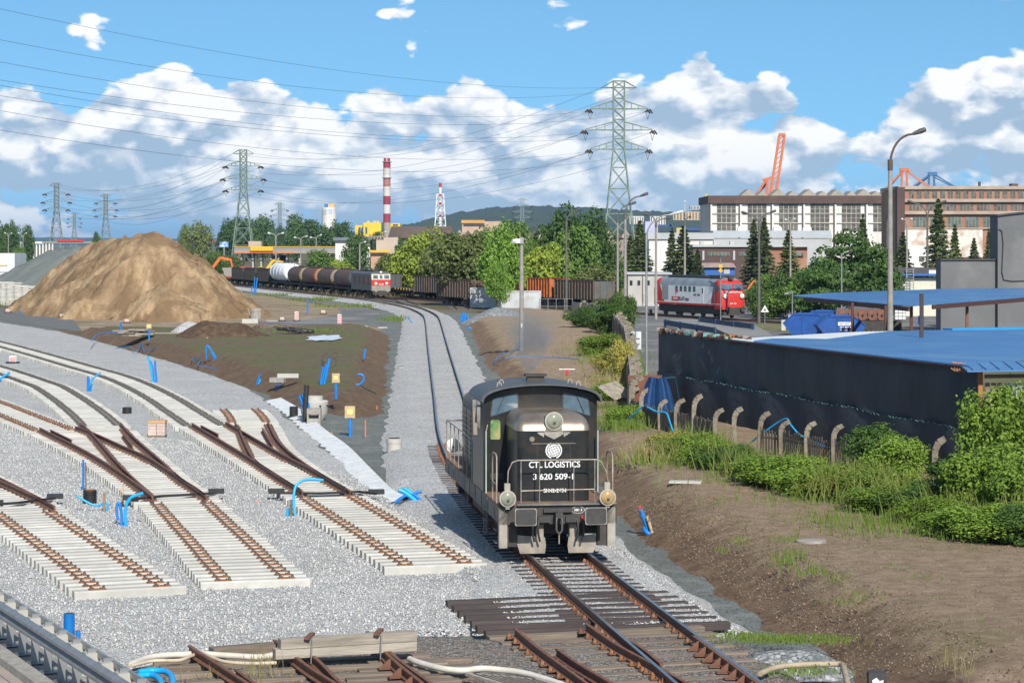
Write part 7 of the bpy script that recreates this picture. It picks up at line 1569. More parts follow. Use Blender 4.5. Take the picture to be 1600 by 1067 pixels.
def net(name, zlo, zhi, m, out):
 b = MB(); n = 120; rows = 7
 for r_ in range(rows):
  for i in range(n + 1):
   f_ = i / n; z0, z1 = zlo(f_), zhi(f_); z = z0 + (z1 - z0) * r_ / (rows - 1)
   o_ = out + 0.05 * math.sin(f_ * 37 + r_ * 0.5) * math.sin(f_ * 11) + 0.06 * (1 if r_ == 0 else 0) * math.sin(f_ * 90) + 0.10 * math.sin(math.pi * r_ / (rows - 1)) * math.sin(f_ * 8 * math.pi) ** 2
   p = wpt(f_, o_, z) - shed.location; b.v.append(tuple(p))
 for r_ in range(rows - 1):
  for i in range(n): b.f.append([r_ * (n + 1) + i, r_ * (n + 1) + i + 1, (r_ + 1) * (n + 1) + i + 1, (r_ + 1) * (n + 1) + i]); b.m.append(0)
 return ob(name, b, m, shed, smooth=70)
seamz = lambda f_: 2.22 - 0.30 * f_ + 0.03 * math.sin(f_ * 30)
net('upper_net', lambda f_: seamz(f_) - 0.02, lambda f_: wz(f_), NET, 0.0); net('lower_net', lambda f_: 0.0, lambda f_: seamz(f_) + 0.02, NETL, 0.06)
b = MB(); n = 260
for i in range(n):
 f0 = i / n
 if (math.sin(i * 0.37) + math.sin(i * 1.7)) < -0.1 or f0 < 0.12: continue
 p = wpt(f0, 0.15, seamz(f0) + random.uniform(-0.03, 0.03)) - shed.location; q = wpt(f0 + 0.004, 0.16, seamz(f0) + random.uniform(-0.05, 0.05)) - shed.location; b.bar(p, q, 0.012, 0.016)
ob('frayed_seam', b, TEAL, shed)['kind'] = 'stuff'
# tatters along the free end of the top
for i in range(42):
 f_ = 0.004 + i * 0.0085; p = wpt(f_, 0.02, wz(f_) + random.uniform(0.0, 0.10)) - shed.location; b = MB(); b.box((0, 0, 0), (random.uniform(0.15, 0.34), 0.10, random.uniform(0.10, 0.26)), rx=random.uniform(-0.5, 0.5), ry=random.uniform(-0.4, 0.4))
 ob('torn_strip', b, random.choice([TEAL, DRED, TEAL, DRED, WOOD_G, RUST_P]) if i > 1 else WOOD_G, shed, p, random.uniform(0, 3))
# the roof: separate sheets with ribs
def rib_sheet(name, pts, m, parent, th=0.05, ribs=5, h=0.035):
 b = MB(); q = [Vector(p) for p in pts]; n = len(q); b.add([tuple(p) for p in q] + [tuple(p - Vector((0, 0, th))) for p in q], [tuple(range(n)), tuple(range(2 * n - 1, n - 1, -1))] + [(i, n + i, n + (i + 1) % n, (i + 1) % n) for i in range(n)])
 if ribs and n == 4:
  for k in range(ribs):
   f_ = (k + 0.5) / ribs; b.bar(q[0].lerp(q[1], f_) + Vector((0, 0, h / 2)), q[3].lerp(q[2], f_) + Vector((0, 0, h / 2)), 0.06, h)
 return ob(name, b, m, parent)
NR = 26; SH = shed.location
f0 = 0.309
for k in range(NR):
 fa, fb = f0 + (0.985 - f0) * k / NR, f0 + (0.985 - f0) * (k + 1) / NR
 def rear(f_):
  t_ = (f_ - f0) / (0.985 - f0); p0 = wpt(f0, -0.1); p1 = Vector((46, 98, 0)); p = Vector((p0.x + (p1.x - p0.x) * t_, 0, 0))
  # rear edge runs along the far eaves
  x = 9.2 + (37 - 9.2) * t_; y = np.interp(x, [9.2, 15.1, 23.2, 37], [94.0, 101.0, 104.8, 108.0]); return Vector((x, y, 4.03 + 0.04 * t_))
 a_, b_ = wpt(fa, 0.22, wz(fa) + 0.05), wpt(fb - 0.0008, 0.22, wz(fb) + 0.05); c_, d_ = rear(fb - 0.0008), rear(fa)
 white = 0
 if k < 7:                                           # translucent white sheets at the far end
  e0, e1 = a_.lerp(d_, 0.62), b_.lerp(c_, 0.62 - 0.07 * k if k < 6 else 0.2)
  rib_sheet('roof_sheet', [a_ - SH, b_ - SH, b_.lerp(c_, 0.36) - SH, a_.lerp(d_, 0.36) - SH], BROOF if k > 2 else WROOF, shed); rib_sheet('roof_sheet', [a_.lerp(d_, 0.365) - SH, b_.lerp(c_, 0.365) - SH, c_ - SH, d_ - SH], WROOF, shed)
 else: rib_sheet('roof_sheet', [a_ - SH, b_ - SH, c_ - SH, d_ - SH], BROOF, shed)
b = MB(); p0, p1 = wpt(0.2, 0.16, wz(0.2) - 0.03) - SH, wpt(0.985, 0.16, wz(0.985) - 0.03) - SH; b.bar(p0, p1, 0.08, 0.08); ob('eaves_bar', b, DRED, shed)
b = MB(); b.bar(rear(f0 + 0.25) + Vector((0, 0, 0.06)) - SH, rear(f0 + 0.5) + Vector((0, 0, 0.06)) - SH, 0.9, 0.08); ob('light_blue_edge', b, mat('bright_blue', (0.02, 0.30, 0.62), None, 2, 0.6), shed)
# right hand end: corner post, corrugated door, second lower roof
cb = wpt(1.0, 0.0); EX = Vector((1, 0.06, 0)).normalized()
b = MB(); b.bar(wpt(1.0, 0.05, GZ) - SH, wpt(1.0, 0.05, 3.9) - SH, 0.14); ob('corner_post', b, mat('rusty_post', (0.36, 0.15, 0.05), (0.22, 0.10, 0.05), 3, 0.8), shed)
for k in range(7):
 x0 = 0.12 + k * 0.62; m_ = [WOOD, mat('zinc_sheet', (0.36, 0.38, 0.39), (0.28, 0.30, 0.31), 1.5, 0.45, metal=0.5), mat('zinc_sheet', (0.36, 0.38, 0.39)), mat('zinc_sheet', (0.36, 0.38, 0.39)), WOOD, IRON, WOOD][k]
 b = MB(); p = cb + EX * x0
 for j in range(5 if 0 < k < 4 else 3):
  w_ = 0.6 / (5 if 0 < k < 4 else 3); b.box((0, 0, 0), (0.01, 0.01, 0.01)) if False else b.b6(j * w_, (j + 0.72) * w_, -0.04 if j % 2 else 0.0, 0.02, 0, 3.75)
 ob('wall_sheet', b, m_, shed, p + Vector((0, 0, GZ + 0.1)) - SH, math.atan2(EX.y, EX.x))
q0 = cb + EX * -0.6 + Vector((0, -0.7, 3.92)); q1 = cb + EX * 8 + Vector((0, -0.7, 4.02)); rib_sheet('porch_roof', [q0 - SH, q1 - SH, q1 + Vector((0.3, 2.6, 0.12)) - SH, q0 + Vector((0.2, 2.6, 0.12)) - SH], BROOF, shed, ribs=20)
b = MB(); b.bar(cb + EX * 0.1 + Vector((0, -0.05, 3.7)) - SH, cb + EX * 6 + Vector((0, -0.05, 3.75)) - SH, 0.12); ob('beam', b, WOOD, shed)
b = MB()
for k in range(5): p = wpt(0.95 + k * 0.006, 0.26, wz(0.95) + 0.02) - SH; b.tube([p + Vector((0, 0, 0.1)), p + Vector((0.1, -0.05, 0.0)), p + Vector((0.05, -0.1, -0.2)), p + Vector((-0.05, -0.08, -0.1))], 0.025, 6)
ob('rope_coil', b, mat('rope', (0.45, 0.22, 0.13), None, 6, 0.9), shed)
b = MB(); p = P(1440, 528, 4.05); zt = Q(1440, 459, p.y).z; b.bar((0, 0, -1), (0, 0, zt - 4.05), 0.15); one('roof_post', b, mat('dark_oxide_post', (0.06, 0.045, 0.045), None, 2, 0.8), 'dark square post sticking up through the blue shed roof', 'post', p)
# the open canopy behind
cz = 3.72; can = thing('canopy', 'open sided canopy with blue sheet roof on dark red posts', 'canopy', P(1421, 478, cz) - Vector((0, 0, cz - GZ))); CL = can.location
c1_, c2_, c3_, c4_, c5_ = P(1238, 462, cz), P(1421, 478, cz), P(1680, 458, cz + 0.1), P(1680, 449, cz + 0.25), P(1300, 458, cz + 0.1)
n = 16
for k in range(n):
 f_, g_2 = k / n, (k + 0.985) / n; rib_sheet('roof_sheet', [c1_.lerp(c2_, f_) - CL, c1_.lerp(c2_, g_2) - CL, c5_.lerp(P(1480, 451.5, cz + 0.2), g_2) - CL, c5_.lerp(P(1480, 451.5, cz + 0.2), f_) - CL], BROOF, can, ribs=3)
 rib_sheet('roof_sheet', [c2_.lerp(c3_, f_) - CL, c2_.lerp(c3_, g_2) - CL, P(1480, 451.5, cz + 0.2).lerp(c4_, g_2) - CL, P(1480, 451.5, cz + 0.2).lerp(c4_, f_) - CL], BROOF, can, ribs=3)
for p, q in ((c1_, c2_), (c2_, c3_)):
 b = MB(); b.bar(p.lerp(q, 0.12) + Vector((0, 0.2, -0.22)) - CL, q + Vector((0, 0.2, -0.22)) - CL, 0.15, 0.3); ob('beam', b, DRED, can)
for f_ in (0.35, 0.7):
 b = MB(); b.bar(c1_.lerp(c2_, f_) + Vector((0, 0.3, -0.25)) - CL, c5_.lerp(P(1480, 451.5, cz), f_) + Vector((0, 0, -0.25)) - CL, 0.15, 0.3); ob('beam', b, DRED, can)
for u, Y, m_ in ((1332, 168, DRED), (1384, 160, DRED), (1424, 158, DRED), (1511, 168, RUST)):
 b = MB(); b.bar(Vector((qx(u, Y), Y, GZ)) - CL, Vector((qx(u, Y), Y, cz - 0.1)) - CL, 0.2); ob('post', b, m_, can)
# grey rendered building
RG_ = mat('grey_render', (0.155, 0.158, 0.162), (0.12, 0.124, 0.128), 0.3, 0.9, bump=0.02, bscale=3, c3=(0.21, 0.205, 0.20), s3=0.15)
g = Bld('grey_building', 'plain grey rendered building with stepped roof at the right picture edge', 'building', 216, 1550)
g.box('low_wing', RG_, 1470, 407, 1558, 520, 0, 2.5, ground=True); g.box('coping', IRON, 1469, 404.5, 1558, 407, -0.15, 2.6)
g.poly('tall_block', RG_, [(1557, 520), (1760, 520), (1760, 322), (1600, 333), (1557, 338)], -0.6, 3); g.poly('roof_edge', IRON, [(1556, 338), (1600, 333), (1760, 322), (1760, 320), (1600, 331), (1556, 336)], -0.8, 3.1)
b = MB(); b.tube([(*[g.W(u, v)[0] for u, v in [p]], -0.68, g.W(*p)[1]) for p in ((1558, 358), (1563, 361), (1565, 380), (1563, 425), (1566, 437), (1578, 439), (1610, 438))], 0.05, 6); ob('cable_pipe', b, IRON, g.t)
# blue skips
SKB = mat('skip_blue', (0.012, 0.085, 0.34), (0.010, 0.065, 0.26), 1.2, 0.5)
def skip(label, u, v, rz, txt=False, w=1.9, L=4.3):
 t = thing('skip', label, 'skip', P(u, v, GZ), rz); b = MB()
 b.prism([(-L / 2 + 0.75, 0.12), (L / 2 - 0.7, 0.12), (L / 2, 1.05), (L / 2 - 1.1, 1.95), (-L / 2 + 0.9, 1.95), (-L / 2, 1.1)], -w / 2, w / 2, 'y'); ob('hopper', b, SKB, t)
 for s in (-1, 1):
  b = MB(); b.bar((-L / 2 + 0.9, s * (w / 2 + 0.03), 1.9), (L / 2 - 1.1, s * (w / 2 + 0.03), 1.9), 0.08); b.bar((L / 2 - 1.1, s * (w / 2 + 0.03), 1.9), (L / 2, s * (w / 2 + 0.03), 1.05), 0.08); b.bar((-L / 2 + 0.9, s * (w / 2 + 0.03), 1.9), (-L / 2, s * (w / 2 + 0.03), 1.1), 0.08); b.bar((-0.4, s * (w / 2 + 0.03), 0.15), (-0.4, s * (w / 2 + 0.03), 1.9), 0.07); ob('rim', b, SKB, t)
 b = MB(); b.box((-L / 2 + 0.47, 0, 1.56), (1.24, w * 0.96, 0.05), ry=R(-43)); ob('lid', b, SKB, t); b = MB(); b.b6(-0.9, 0.8, -0.5, 0.5, 1.955, 2.04); ob('top_hatch', b, SKB, t)
 for x in (-1, 1): b = MB(); b.b6(x - 0.12, x + 0.12, -0.8, 0.8, 0, 0.13); ob('skid', b, IRON, t)
 if txt:
  b = MB(); b.b6(-0.35, 0.95, -w / 2 - 0.03, -w / 2 - 0.005, 1.12, 1.42); pl = ob('white_panel', b, WHITE, t); marks(pl, 1.1, 0.12, 11, SKB, 0.30, -w / 2 - 0.032, 1.27); marks(pl, 1.0, 0.12, 11, WHITE, 0.30, -w / 2 - 0.005, 0.97); marks(pl, 0.9, 0.10, 10, WHITE, 0.30, -w / 2 - 0.005, 0.76)
 return t
skip('blue skip with white lettered panel beside the canopy post', 1312, 528, R(4), True); skip('blue skip with sloping lid left of the lettered one', 1262, 524, R(-12)); skip('blue skip standing behind the other two', 1290, 518, R(-8))
t = thing('red_rack', 'small red steel rack at the canopy post', 'rack', P(1326, 532, GZ))
for x in (-0.5, 0, 0.5): b = MB(); b.b6(x - 0.05, x + 0.05, -0.3, 0.3, 0, 1.1); ob('upright', b, mat('rack_red', (0.30, 0.05, 0.035), None, 2, 0.7), t)
for z in (0.3, 0.95): b = MB(); b.b6(-0.5, 0.5, -0.3, 0.3, z, z + 0.1); ob('shelf', b, mat('rack_red', (0.30, 0.05, 0.035)), t)
for k in range(5):
 t = thing('wheelset', f'{("first","second","third","fourth","fifth")[k]} rusty spare wheelset from the left on the dark stand behind the skips', 'wheelset', Vector((qx(1316 + k * 15, 205), 205, 1.1)), group='spare wheelsets behind the skips')
 for s in (-1, 1): b = MB(); b.lathe([(0.1, -0.07), (0.48, -0.07), (0.48, 0.07), (0.1, 0.07)], (0, s * 0.75, 0.5), 18, 'y'); ob('wheel', b, mat('wheel_rust', (0.22, 0.09, 0.055), (0.14, 0.065, 0.045), 3, 0.7), t)
 b = MB(); b.cyl((0, -1, 0.5), (0, 1, 0.5), 0.09, 8); ob('axle', b, LUNDER, t)
b = MB(); b.b6(-3.2, 3.6, -1.2, 1.2, 0, 1.42); one('wheel_stand', b, LUNDER, 'long dark stand carrying the spare wheelsets', 'stand', Vector((qx(1342, 205), 205, GZ)))
t = thing('water_tank', 'caged white liquid container under the canopy', 'container', P(1426, 505, GZ) + Vector((0, 8, 0))); b = MB(); b.b6(-0.55, 0.55, -0.5, 0.5, 0.15, 1.15); ob('tank', b, WHITE, t); b = MB()
for x in (-0.58, -0.2, 0.2, 0.58): b.bar((x, -0.55, 0.1), (x, -0.55, 1.2), 0.04)
for z in (0.15, 0.5, 0.85, 1.2): b.bar((-0.58, -0.55, z), (0.58, -0.55, z), 0.04)
ob('cage', b, STEEL, t)
b = MB(); b.lathe([(0.30, 0), (0.31, 0.3), (0.30, 0.32), (0.31, 0.6), (0.30, 0.9)], (0, 0, 0), 16); one('blue_barrel', b, mat('barrel_blue', (0.01, 0.10, 0.42), None, 2, 0.4), 'blue plastic barrel under the canopy', 'barrel', P(1453, 510, GZ) + Vector((0, 5, 0)), smooth=40)
b = MB(); b.prism([(-0.95, 0), (0.95, 0), (0.95, 0.9), (0.75, 1.35), (0.35, 1.6), (-0.35, 1.6), (-0.75, 1.35), (-0.95, 0.9)], -0.7, 0.7, 'y'); dm = thing('grey_hood', 'rounded grey hood lettered SAILOR under the canopy', 'hood', Vector((qx(1466, 160), 160, GZ + 0.55))); ob('shell', b, mat('hood_grey', (0.21, 0.20, 0.185), None, 1, 0.6), dm, smooth=30); lettering(dm, 'SAILOR', 0.22, IRON, 0.15, -0.71, 0.45, 0.003)
b = MB(); b.b6(-1.2, 1.2, -0.8, 0.8, 0, 0.5); one('hood_pallet', b, WOOD, 'low wooden box under the rounded grey hood', 'box', Vector((qx(1466, 160), 160, GZ)))
b = MB(); b.b6(-3, 3, -0.4, 0.4, 0, 1.4); b.b6(-3.2, 3.2, -0.5, 0.5, 1.4, 1.5); one('workbench', b, mat('bench_brown', (0.17, 0.105, 0.06), (0.12, 0.08, 0.05), 1, 0.8), 'long brown bench under the canopy', 'bench', Vector((qx(1422, 178), 178, GZ)))
# weighbridge ramp on the yard road
t = thing('ramp', 'low concrete vehicle ramp with dark blue side rails on the yard road', 'ramp', P(1150, 515, GZ)); RP = t.location
q = [P(1110, 499, GZ + 0.45), P(1178, 507, GZ + 0.45), P(1208, 524, GZ + 0.02), P(1148, 527, GZ + 0.02), P(1118, 513, GZ + 0.45), P(1042, 502, GZ + 0.45), P(1050, 499, GZ + 0.4)]
b = MB(); n = len(q); b.add([p - RP for p in q] + [Vector((p.x, p.y, GZ)) - RP for p in q], [tuple(range(n))] + [(i, (i + 1) % n, n + (i + 1) % n, n + i) for i in range(n)]); ob('deck', b, mat('ramp_concrete', (0.25, 0.245, 0.235), (0.20, 0.195, 0.19), 0.6, 0.9), t)
NAVY = mat('navy_rail', (0.015, 0.05, 0.13), (0.02, 0.06, 0.12), 2, 0.6)
for a_, c_ in ((P(1038, 503, GZ + 0.5), P(1118, 516, GZ + 0.5)), (P(1092, 500, GZ + 0.55), P(1178, 510, GZ + 0.5))):
 b = MB(); b.bar(a_ - RP, c_ - RP, 0.14, 0.45); rl_ = ob('side_rail', b, NAVY, t)
 for f_ in (0.02, 0.33, 0.66, 0.98): b = MB(); p = a_.lerp(c_, f_) - RP; b.bar(p + Vector((0, 0, -0.5)), p + Vector((0, 0, 0.3)), 0.2); ob('rail_post', b, NAVY, rl_)
# ---------------------------------------------------------------- old fence
def post_mesh(i):
 b = MB(); h = [1.5, 1.65, 1.4][i]; b.sweep([(0, 0, 0)], []) if False else None
 pts = [(0, 0, -0.3), (0, 0, h * 0.62), (0.03, 0, h * 0.80), (0.14, 0, h * 0.93), (0.34, 0, h)]
 for (p, q), (w0, w1) in zip(zip(pts[:-1], pts[1:]), ((0.17, 0.17), (0.17, 0.19), (0.19, 0.2), (0.2, 0.17))):
  p = Vector(p); q = Vector(q); d = (q - p).normalized(); x = Vector((d.z, 0, -d.x))
  b.add([p - x * w0 / 2 + Vector((0, -0.075, 0)), p + x * w0 / 2 + Vector((0, -0.075, 0)), p + x * w0 / 2 + Vector((0, 0.075, 0)), p - x * w0 / 2 + Vector((0, 0.075, 0)), q - x * w1 / 2 + Vector((0, -0.075, 0)), q + x * w1 / 2 + Vector((0, -0.075, 0)), q + x * w1 / 2 + Vector((0, 0.075, 0)), q - x * w1 / 2 + Vector((0, 0.075, 0))], [(0, 3, 2, 1), (4, 5, 6, 7), (0, 1, 5, 4), (1, 2, 6, 5), (2, 3, 7, 6), (3, 0, 4, 7)])
 return mesh_of('fence_post', b, mat('weathered_post', (0.25, 0.215, 0.165), (0.16, 0.135, 0.105), 6, 0.9, bump=0.015, bscale=20, rnd=0.3))
PM = [post_mesh(i) for i in range(3)]
FP = [(986, 652), (1003, 664), (1031, 672), (1057, 678), (1083, 684), (1118, 694), (1148, 699), (1186, 706), (1222, 711), (1261, 720), (1303, 728), (1347, 736), (1463, 772)]
WORD = 'first second third fourth fifth sixth seventh eighth ninth tenth eleventh twelfth last'.split(); PW = []
for k, (u, v) in enumerate(FP):
 p = P(u, v, FZ); PW.append(p); o = bpy.data.objects.new('fence_post', PM[k % 3]); COL.objects.link(o); o.location = p; o.rotation_euler = (random.uniform(-.06, .06), random.uniform(-.05, .05), random.uniform(-0.35, 0.25)); o.scale = (0.95, 0.95, random.uniform(0.8, 1.0) if k < 12 else 1.1)
 tag(o, f'weathered concrete fence post with bent top, {WORD[k]} from the rusty sheet towards the viewer', 'fence post', 'bent concrete fence posts')
PICK = mat('dark_picket', (0.075, 0.062, 0.052), (0.13, 0.11, 0.09), 3, 0.9, rnd=0.4, stretch=(3, 3, 0.5))
for k in range(len(PW) - 1):
 a_, c_ = PW[k], PW[k + 1]; L_ = (c_ - a_).length
 if k in (5, 6, 11): continue
 t = thing('picket_panel', f'dark weathered picket fence panel between the {WORD[k]} and {WORD[k+1]} bent posts', 'fence panel', a_, 0, 'old picket panels'); n = max(5, int(L_ / 0.16)); lean = 0.25 if k in (1, 4) else 0.0
 for i in range(n):
  f_ = (i + 0.5) / n; p = a_.lerp(c_, f_) - a_; b = MB(); h = random.uniform(0.78, 0.92) * 1.12; b.box((0, 0, h / 2 - 0.1), (0.09, 0.025, h), ry=lean * random.uniform(0.4, 1.3)); ob('picket', b, PICK, t, p, math.atan2((c_ - a_).y, (c_ - a_).x))
 b = MB(); b.bar(Vector((0, 0.03, 0.55)), c_ - a_ + Vector((0, 0.03, 0.55)), 0.04, 0.07); ob('rail', b, PICK, t)
# leaning broken picket panel
t = thing('broken_fence', 'broken grey picket panel leaning out of the weeds', 'fence panel', P(962, 640, FZ))
for i in range(9): b = MB(); b.box((0, 0, 0), (0.08, 0.025, 1.0), ry=R(-52)); ob('picket', b, WOOD_G, t, (i * 0.10 - 0.4, i * 0.12, 0.75 + i * 0.02))
# far part: curved concrete slabs one behind the other
fl = catmull([P(u, v, FZ)[:2] for u, v in ((986, 652), (984, 620), (981, 590), (978, 565), (974, 545), (960, 523), (940, 508), (918, 500), (893, 496))], 0.1); s_ = np.concatenate([[0], np.cumsum(np.linalg.norm(np.diff(fl, axis=0), axis=1))]); tf = tangents(fl)
for k in range(34):
 d = k * s_[-1] / 34; x, y = np.interp(d, s_, fl[:, 0]), np.interp(d, s_, fl[:, 1]); tx_, ty_ = np.interp(d, s_, tf[:, 0]), np.interp(d, s_, tf[:, 1]); ang = math.atan2(ty_, tx_)
 t = thing('fence_slab', 'concrete fence slab with rounded post top in the long row running away from the rusty sheet', 'fence panel', (x, y, FZ), ang, 'concrete slab fence'); Ls = s_[-1] / 34
 b = MB(); b.b6(0.1, Ls - 0.08, -0.03, 0.03, -0.2, 1.55 + 0.1 * random.random()); ob('slab', b, CONC_D, t)
 o = bpy.data.objects.new('post', PM[k % 3]); COL.objects.link(o); o.parent = t; o.scale = (1.5, 1.5, 1.15); o.rotation_euler = (0, 0, -ang + random.uniform(-0.3, 0.1) + 0.2)
# rusty sheet, blue tarpaulin, hose
b = MB(); p = P(1008, 655, FZ); b.b6(-0.75, 0.75, -0.02, 0.02, 0.3, 1.75); b.b6(-0.75, -0.70, -0.05, 0.05, 0, 1.75); b.b6(0.70, 0.75, -0.05, 0.05, 0, 1.75); one('rusty_sheet', b, mat('rusty_sheet', (0.20, 0.075, 0.045), (0.13, 0.055, 0.04), 2, 0.8), 'rusty red steel sheet standing behind the fence beside the blue tarpaulin', 'steel sheet', p + Vector((0.1, 2.0, 0)), R(10))
def tarp():
 b = MB(); n = 15; rows = 8
 for r_ in range(rows):
  for i in range(n): a_ = i / (n - 1); w = 0.35 + 0.55 * (1 - r_ / (rows - 1)) ** 0.7; b.v.append(((a_ - 0.5) * 2 * w, 0.16 * math.sin(a_ * 19) * (1 - 0.4 * r_ / rows) + 0.5 * (a_ - 0.5) ** 2, 2.05 * r_ / (rows - 1) + 0.03 * math.sin(a_ * 9)))
 for r_ in range(rows - 1):
  for i in range(n - 1): b.f.append([r_ * n + i, r_ * n + i + 1, (r_ + 1) * n + i + 1, (r_ + 1) * n + i]); b.m.append(0)
 return b
tp_ = thing('tarpaulin', 'dark blue tarpaulin hanging in folds at the end of the net shed', 'tarpaulin', P(1026, 668, FZ) + Vector((0.1, 1.2, -0.1))); ob('sheet', tarp(), mat('tarp_blue', (0.012, 0.045, 0.13), (0.02, 0.07, 0.19), 1.5, 0.45), tp_, smooth=50)
b = MB(); b.add([(-0.1, 0.1, 2.0), (0.75, 0.2, 2.05), (0.9, 2.2, 1.95), (0.2, 2.3, 1.9)], [(0, 1, 2, 3)]); b.add([(0.75, 0.2, 2.05), (0.9, 2.2, 1.95), (1.1, 2.0, 0.8), (1.0, 0.3, 0.7)], [(0, 1, 2, 3)]); ob('bright_top', b, mat('bright_tarp', (0.03, 0.28, 0.62), None, 2, 0.5), tp_)
def hose(label, pts, z, r, m, n=0.15, name='hose', cat='hose', lift=None):
 q = [P(u, v, zz) if len(pt) == 3 else P(u, v, z) for pt in pts for (u, v, zz) in [pt if len(pt) == 3 else (*pt, z)]]
 o0 = q[0].copy(); zs = np.array([p.z for p in q]); c2 = np.array([[p.x, p.y, p.z] for p in q]); out = []
 e = np.vstack([2 * c2[0] - c2[1], c2, 2 * c2[-1] - c2[-2]])
 for i in range(1, len(e) - 2):
  for t_ in np.linspace(0, 1, 7, endpoint=False): out.append(0.5 * (2 * e[i] + (-e[i - 1] + e[i + 1]) * t_ + (2 * e[i - 1] - 5 * e[i] + 4 * e[i + 1] - e[i + 2]) * t_ ** 2 + (-e[i - 1] + 3 * e[i] - 3 * e[i + 1] + e[i + 2]) * t_ ** 3))
 out.append(e[-2]); b = MB(); b.tube([Vector(p) - o0 for p in out], r, 7); return one(name, b, m, label, cat, o0, smooth=60)
def hang(lst, Y0, Y1): return [(u, v, H - (v - V0) * (Y0 + (Y1 - Y0) * i / (len(lst) - 1)) / F) for i, (u, v) in enumerate(lst)]
hose('light blue hose draped over the fence posts along the net shed', hang([(1172, 692), (1190, 678), (1214, 661), (1229, 654), (1236, 664), (1250, 679), (1275, 692), (1310, 704), (1345, 706), (1385, 701)], 84.0, 79.0), 0, 0.03, CYAN)
hose('light blue hose sloping down into the grass beside the hooked post', hang([(1418, 716), (1432, 740), (1450, 763), (1474, 787)], 77.0, 75.5), 0, 0.03, CYAN); hose('light blue hose end hanging on the first fence panels', hang([(982, 654), (992, 646), (1005, 634)], 92, 91), 0, 0.03, CYAN); hose('light blue hose looping down near the blue tarpaulin', hang([(1012, 636), (1026, 643), (1041, 645), (1047, 660), (1053, 678)], 91, 89), 0, 0.03, CYAN)
# containers, lattice gate
CW = mat('container_white', (0.52, 0.54, 0.56), (0.44, 0.46, 0.48), 0.8, 0.6, c3=(0.40, 0.36, 0.33), s3=0.7)
def container(label, u, v, rz, L=6.0):
 t = thing('container', label, 'shipping container', P(u, v, GZ), rz); b = MB(); b.b6(-L / 2, L / 2, 0, 2.4, 0.12, 2.6); ob('box', b, CW, t)
 for k in range(int(L / 0.28)): b = MB(); x = -L / 2 + 0.2 + k * 0.28; b.b6(x, x + 0.13, -0.035, 0, 0.25, 2.45); ob('corrugation', b, CW, t)
 for x in (-L / 2, L / 2): b = MB(); b.b6(x - 0.09, x + 0.09, -0.06, 0.1, 0.05, 2.64); ob('corner_post', b, CW, t)
 for z in (0.1, 2.5): b = MB(); b.b6(-L / 2, L / 2, -0.07, 0.05, z, z + 0.14); ob('rail', b, CW, t)
 return t
container('white shipping container with locking bars in front of the orange wagon', 813, 489, R(-3), 4.7); container('blue grey shipping container half hidden by the olive tree', 760, 482, R(-18), 4.2)
t = thing('mesh_gate', 'wire mesh gate between the container and the slab fence', 'gate', P(865, 492, GZ))
for k in range(5): b = MB(); x = -1.6 + k * 0.95; b.cyl((x, 0, 0), (x, 0, 1.9), 0.035, 6); ob('post', b, STEEL, t)
for z in (0.1, 1.0, 1.85): b = MB(); b.bar((-1.6, 0, z), (2.2, 0, z), 0.035); ob('rail', b, STEEL, t)
# ================================================================ SMALL THINGS ON THE SITE
def tube_at(pts, Y0, r, n=8, dy=0.0):               # a tube through photo pixels at depth Y0 (dy: how much it runs back)
 k = len(pts); q = [Q(u, v, Y0 + dy * i / max(1, k - 1)) for i, (u, v) in enumerate(pts)]
 if k > 2:
  e = [2 * q[0] - q[1]] + q + [2 * q[-1] - q[-2]]; out = []
  for i in range(1, len(e) - 2):
   for t_ in (0, 0.2, 0.4, 0.6, 0.8): out.append(0.5 * (2 * e[i] + (-e[i - 1] + e[i + 1]) * t_ + (2 * e[i - 1] - 5 * e[i] + 4 * e[i + 1] - e[i + 2]) * t_ ** 2 + (-e[i - 1] + 3 * e[i] - 3 * e[i + 1] + e[i + 2]) * t_ ** 3))
  q = out + [e[-2]]
 return q
def pipes(label, base, runs, z=-0.2, cat='pipe', name='pipe_bundle', group='blue conduits'):
 p0 = P(*base, z); t = thing(name, label, cat, p0, 0, group)
 for r_ in runs:
  pts, rad, m = r_[0], r_[1], r_[2]; dy = r_[3] if len(r_) > 3 else 0.0; Yb = P(*base, z).y + (r_[4] if len(r_) > 4 else 0.0)
  q = [p - p0 for p in tube_at(pts, Yb, rad, dy=dy)]
  if len(pts) and abs(pts[0][1] - base[1]) < 6: q[0] = q[0] + (q[0] - q[1]).normalized() * 0.12
  b = MB(); b.tube(q, rad, 10); nm = 'stake' if m in (WOOD, WOOD_G, BOARDW) else 'pipe'; pp = ob(nm, b, m, t, smooth=60)
  if nm == 'pipe' and rad >= 0.04:
   d = (q[-1] - q[-2]).normalized(); b = MB(); b.cyl(q[-1] - d * 0.01, q[-1] + d * 0.004, rad * 0.82, 10); ob('bore', b, IRON, pp)
 return t
def stake(label, u, v0, v1, m=WOOD, w=0.05, z=-0.2):
 p = P(u, v1, z); zt = Q(u, v0, p.y).z - z; b = MB(); b.box((0, 0, zt / 2 - 0.1), (w, w * 0.7, zt + 0.2), taper=0.9); return one('survey_stake', b, m, label, 'stake', p)
pipes('bright blue conduit bent into an arch, second loop beside it, between two turnouts', (196, 821), [([(196, 821), (196, 802), (198, 787), (205, 777), (215, 773), (224, 770)], 0.045, CYAN), ([(190, 821), (190, 803), (187, 788), (184, 786), (182, 795), (184, 812)], 0.04, BLUE)])
stake('pale wooden stake beside the arched blue conduit', 192, 757, 789, BOARDW); stake('brown wooden stake beside the ribbed chamber', 163, 770, 799, mat('brown_stake', (0.30, 0.18, 0.10), None, 4, 0.8), 0.07)
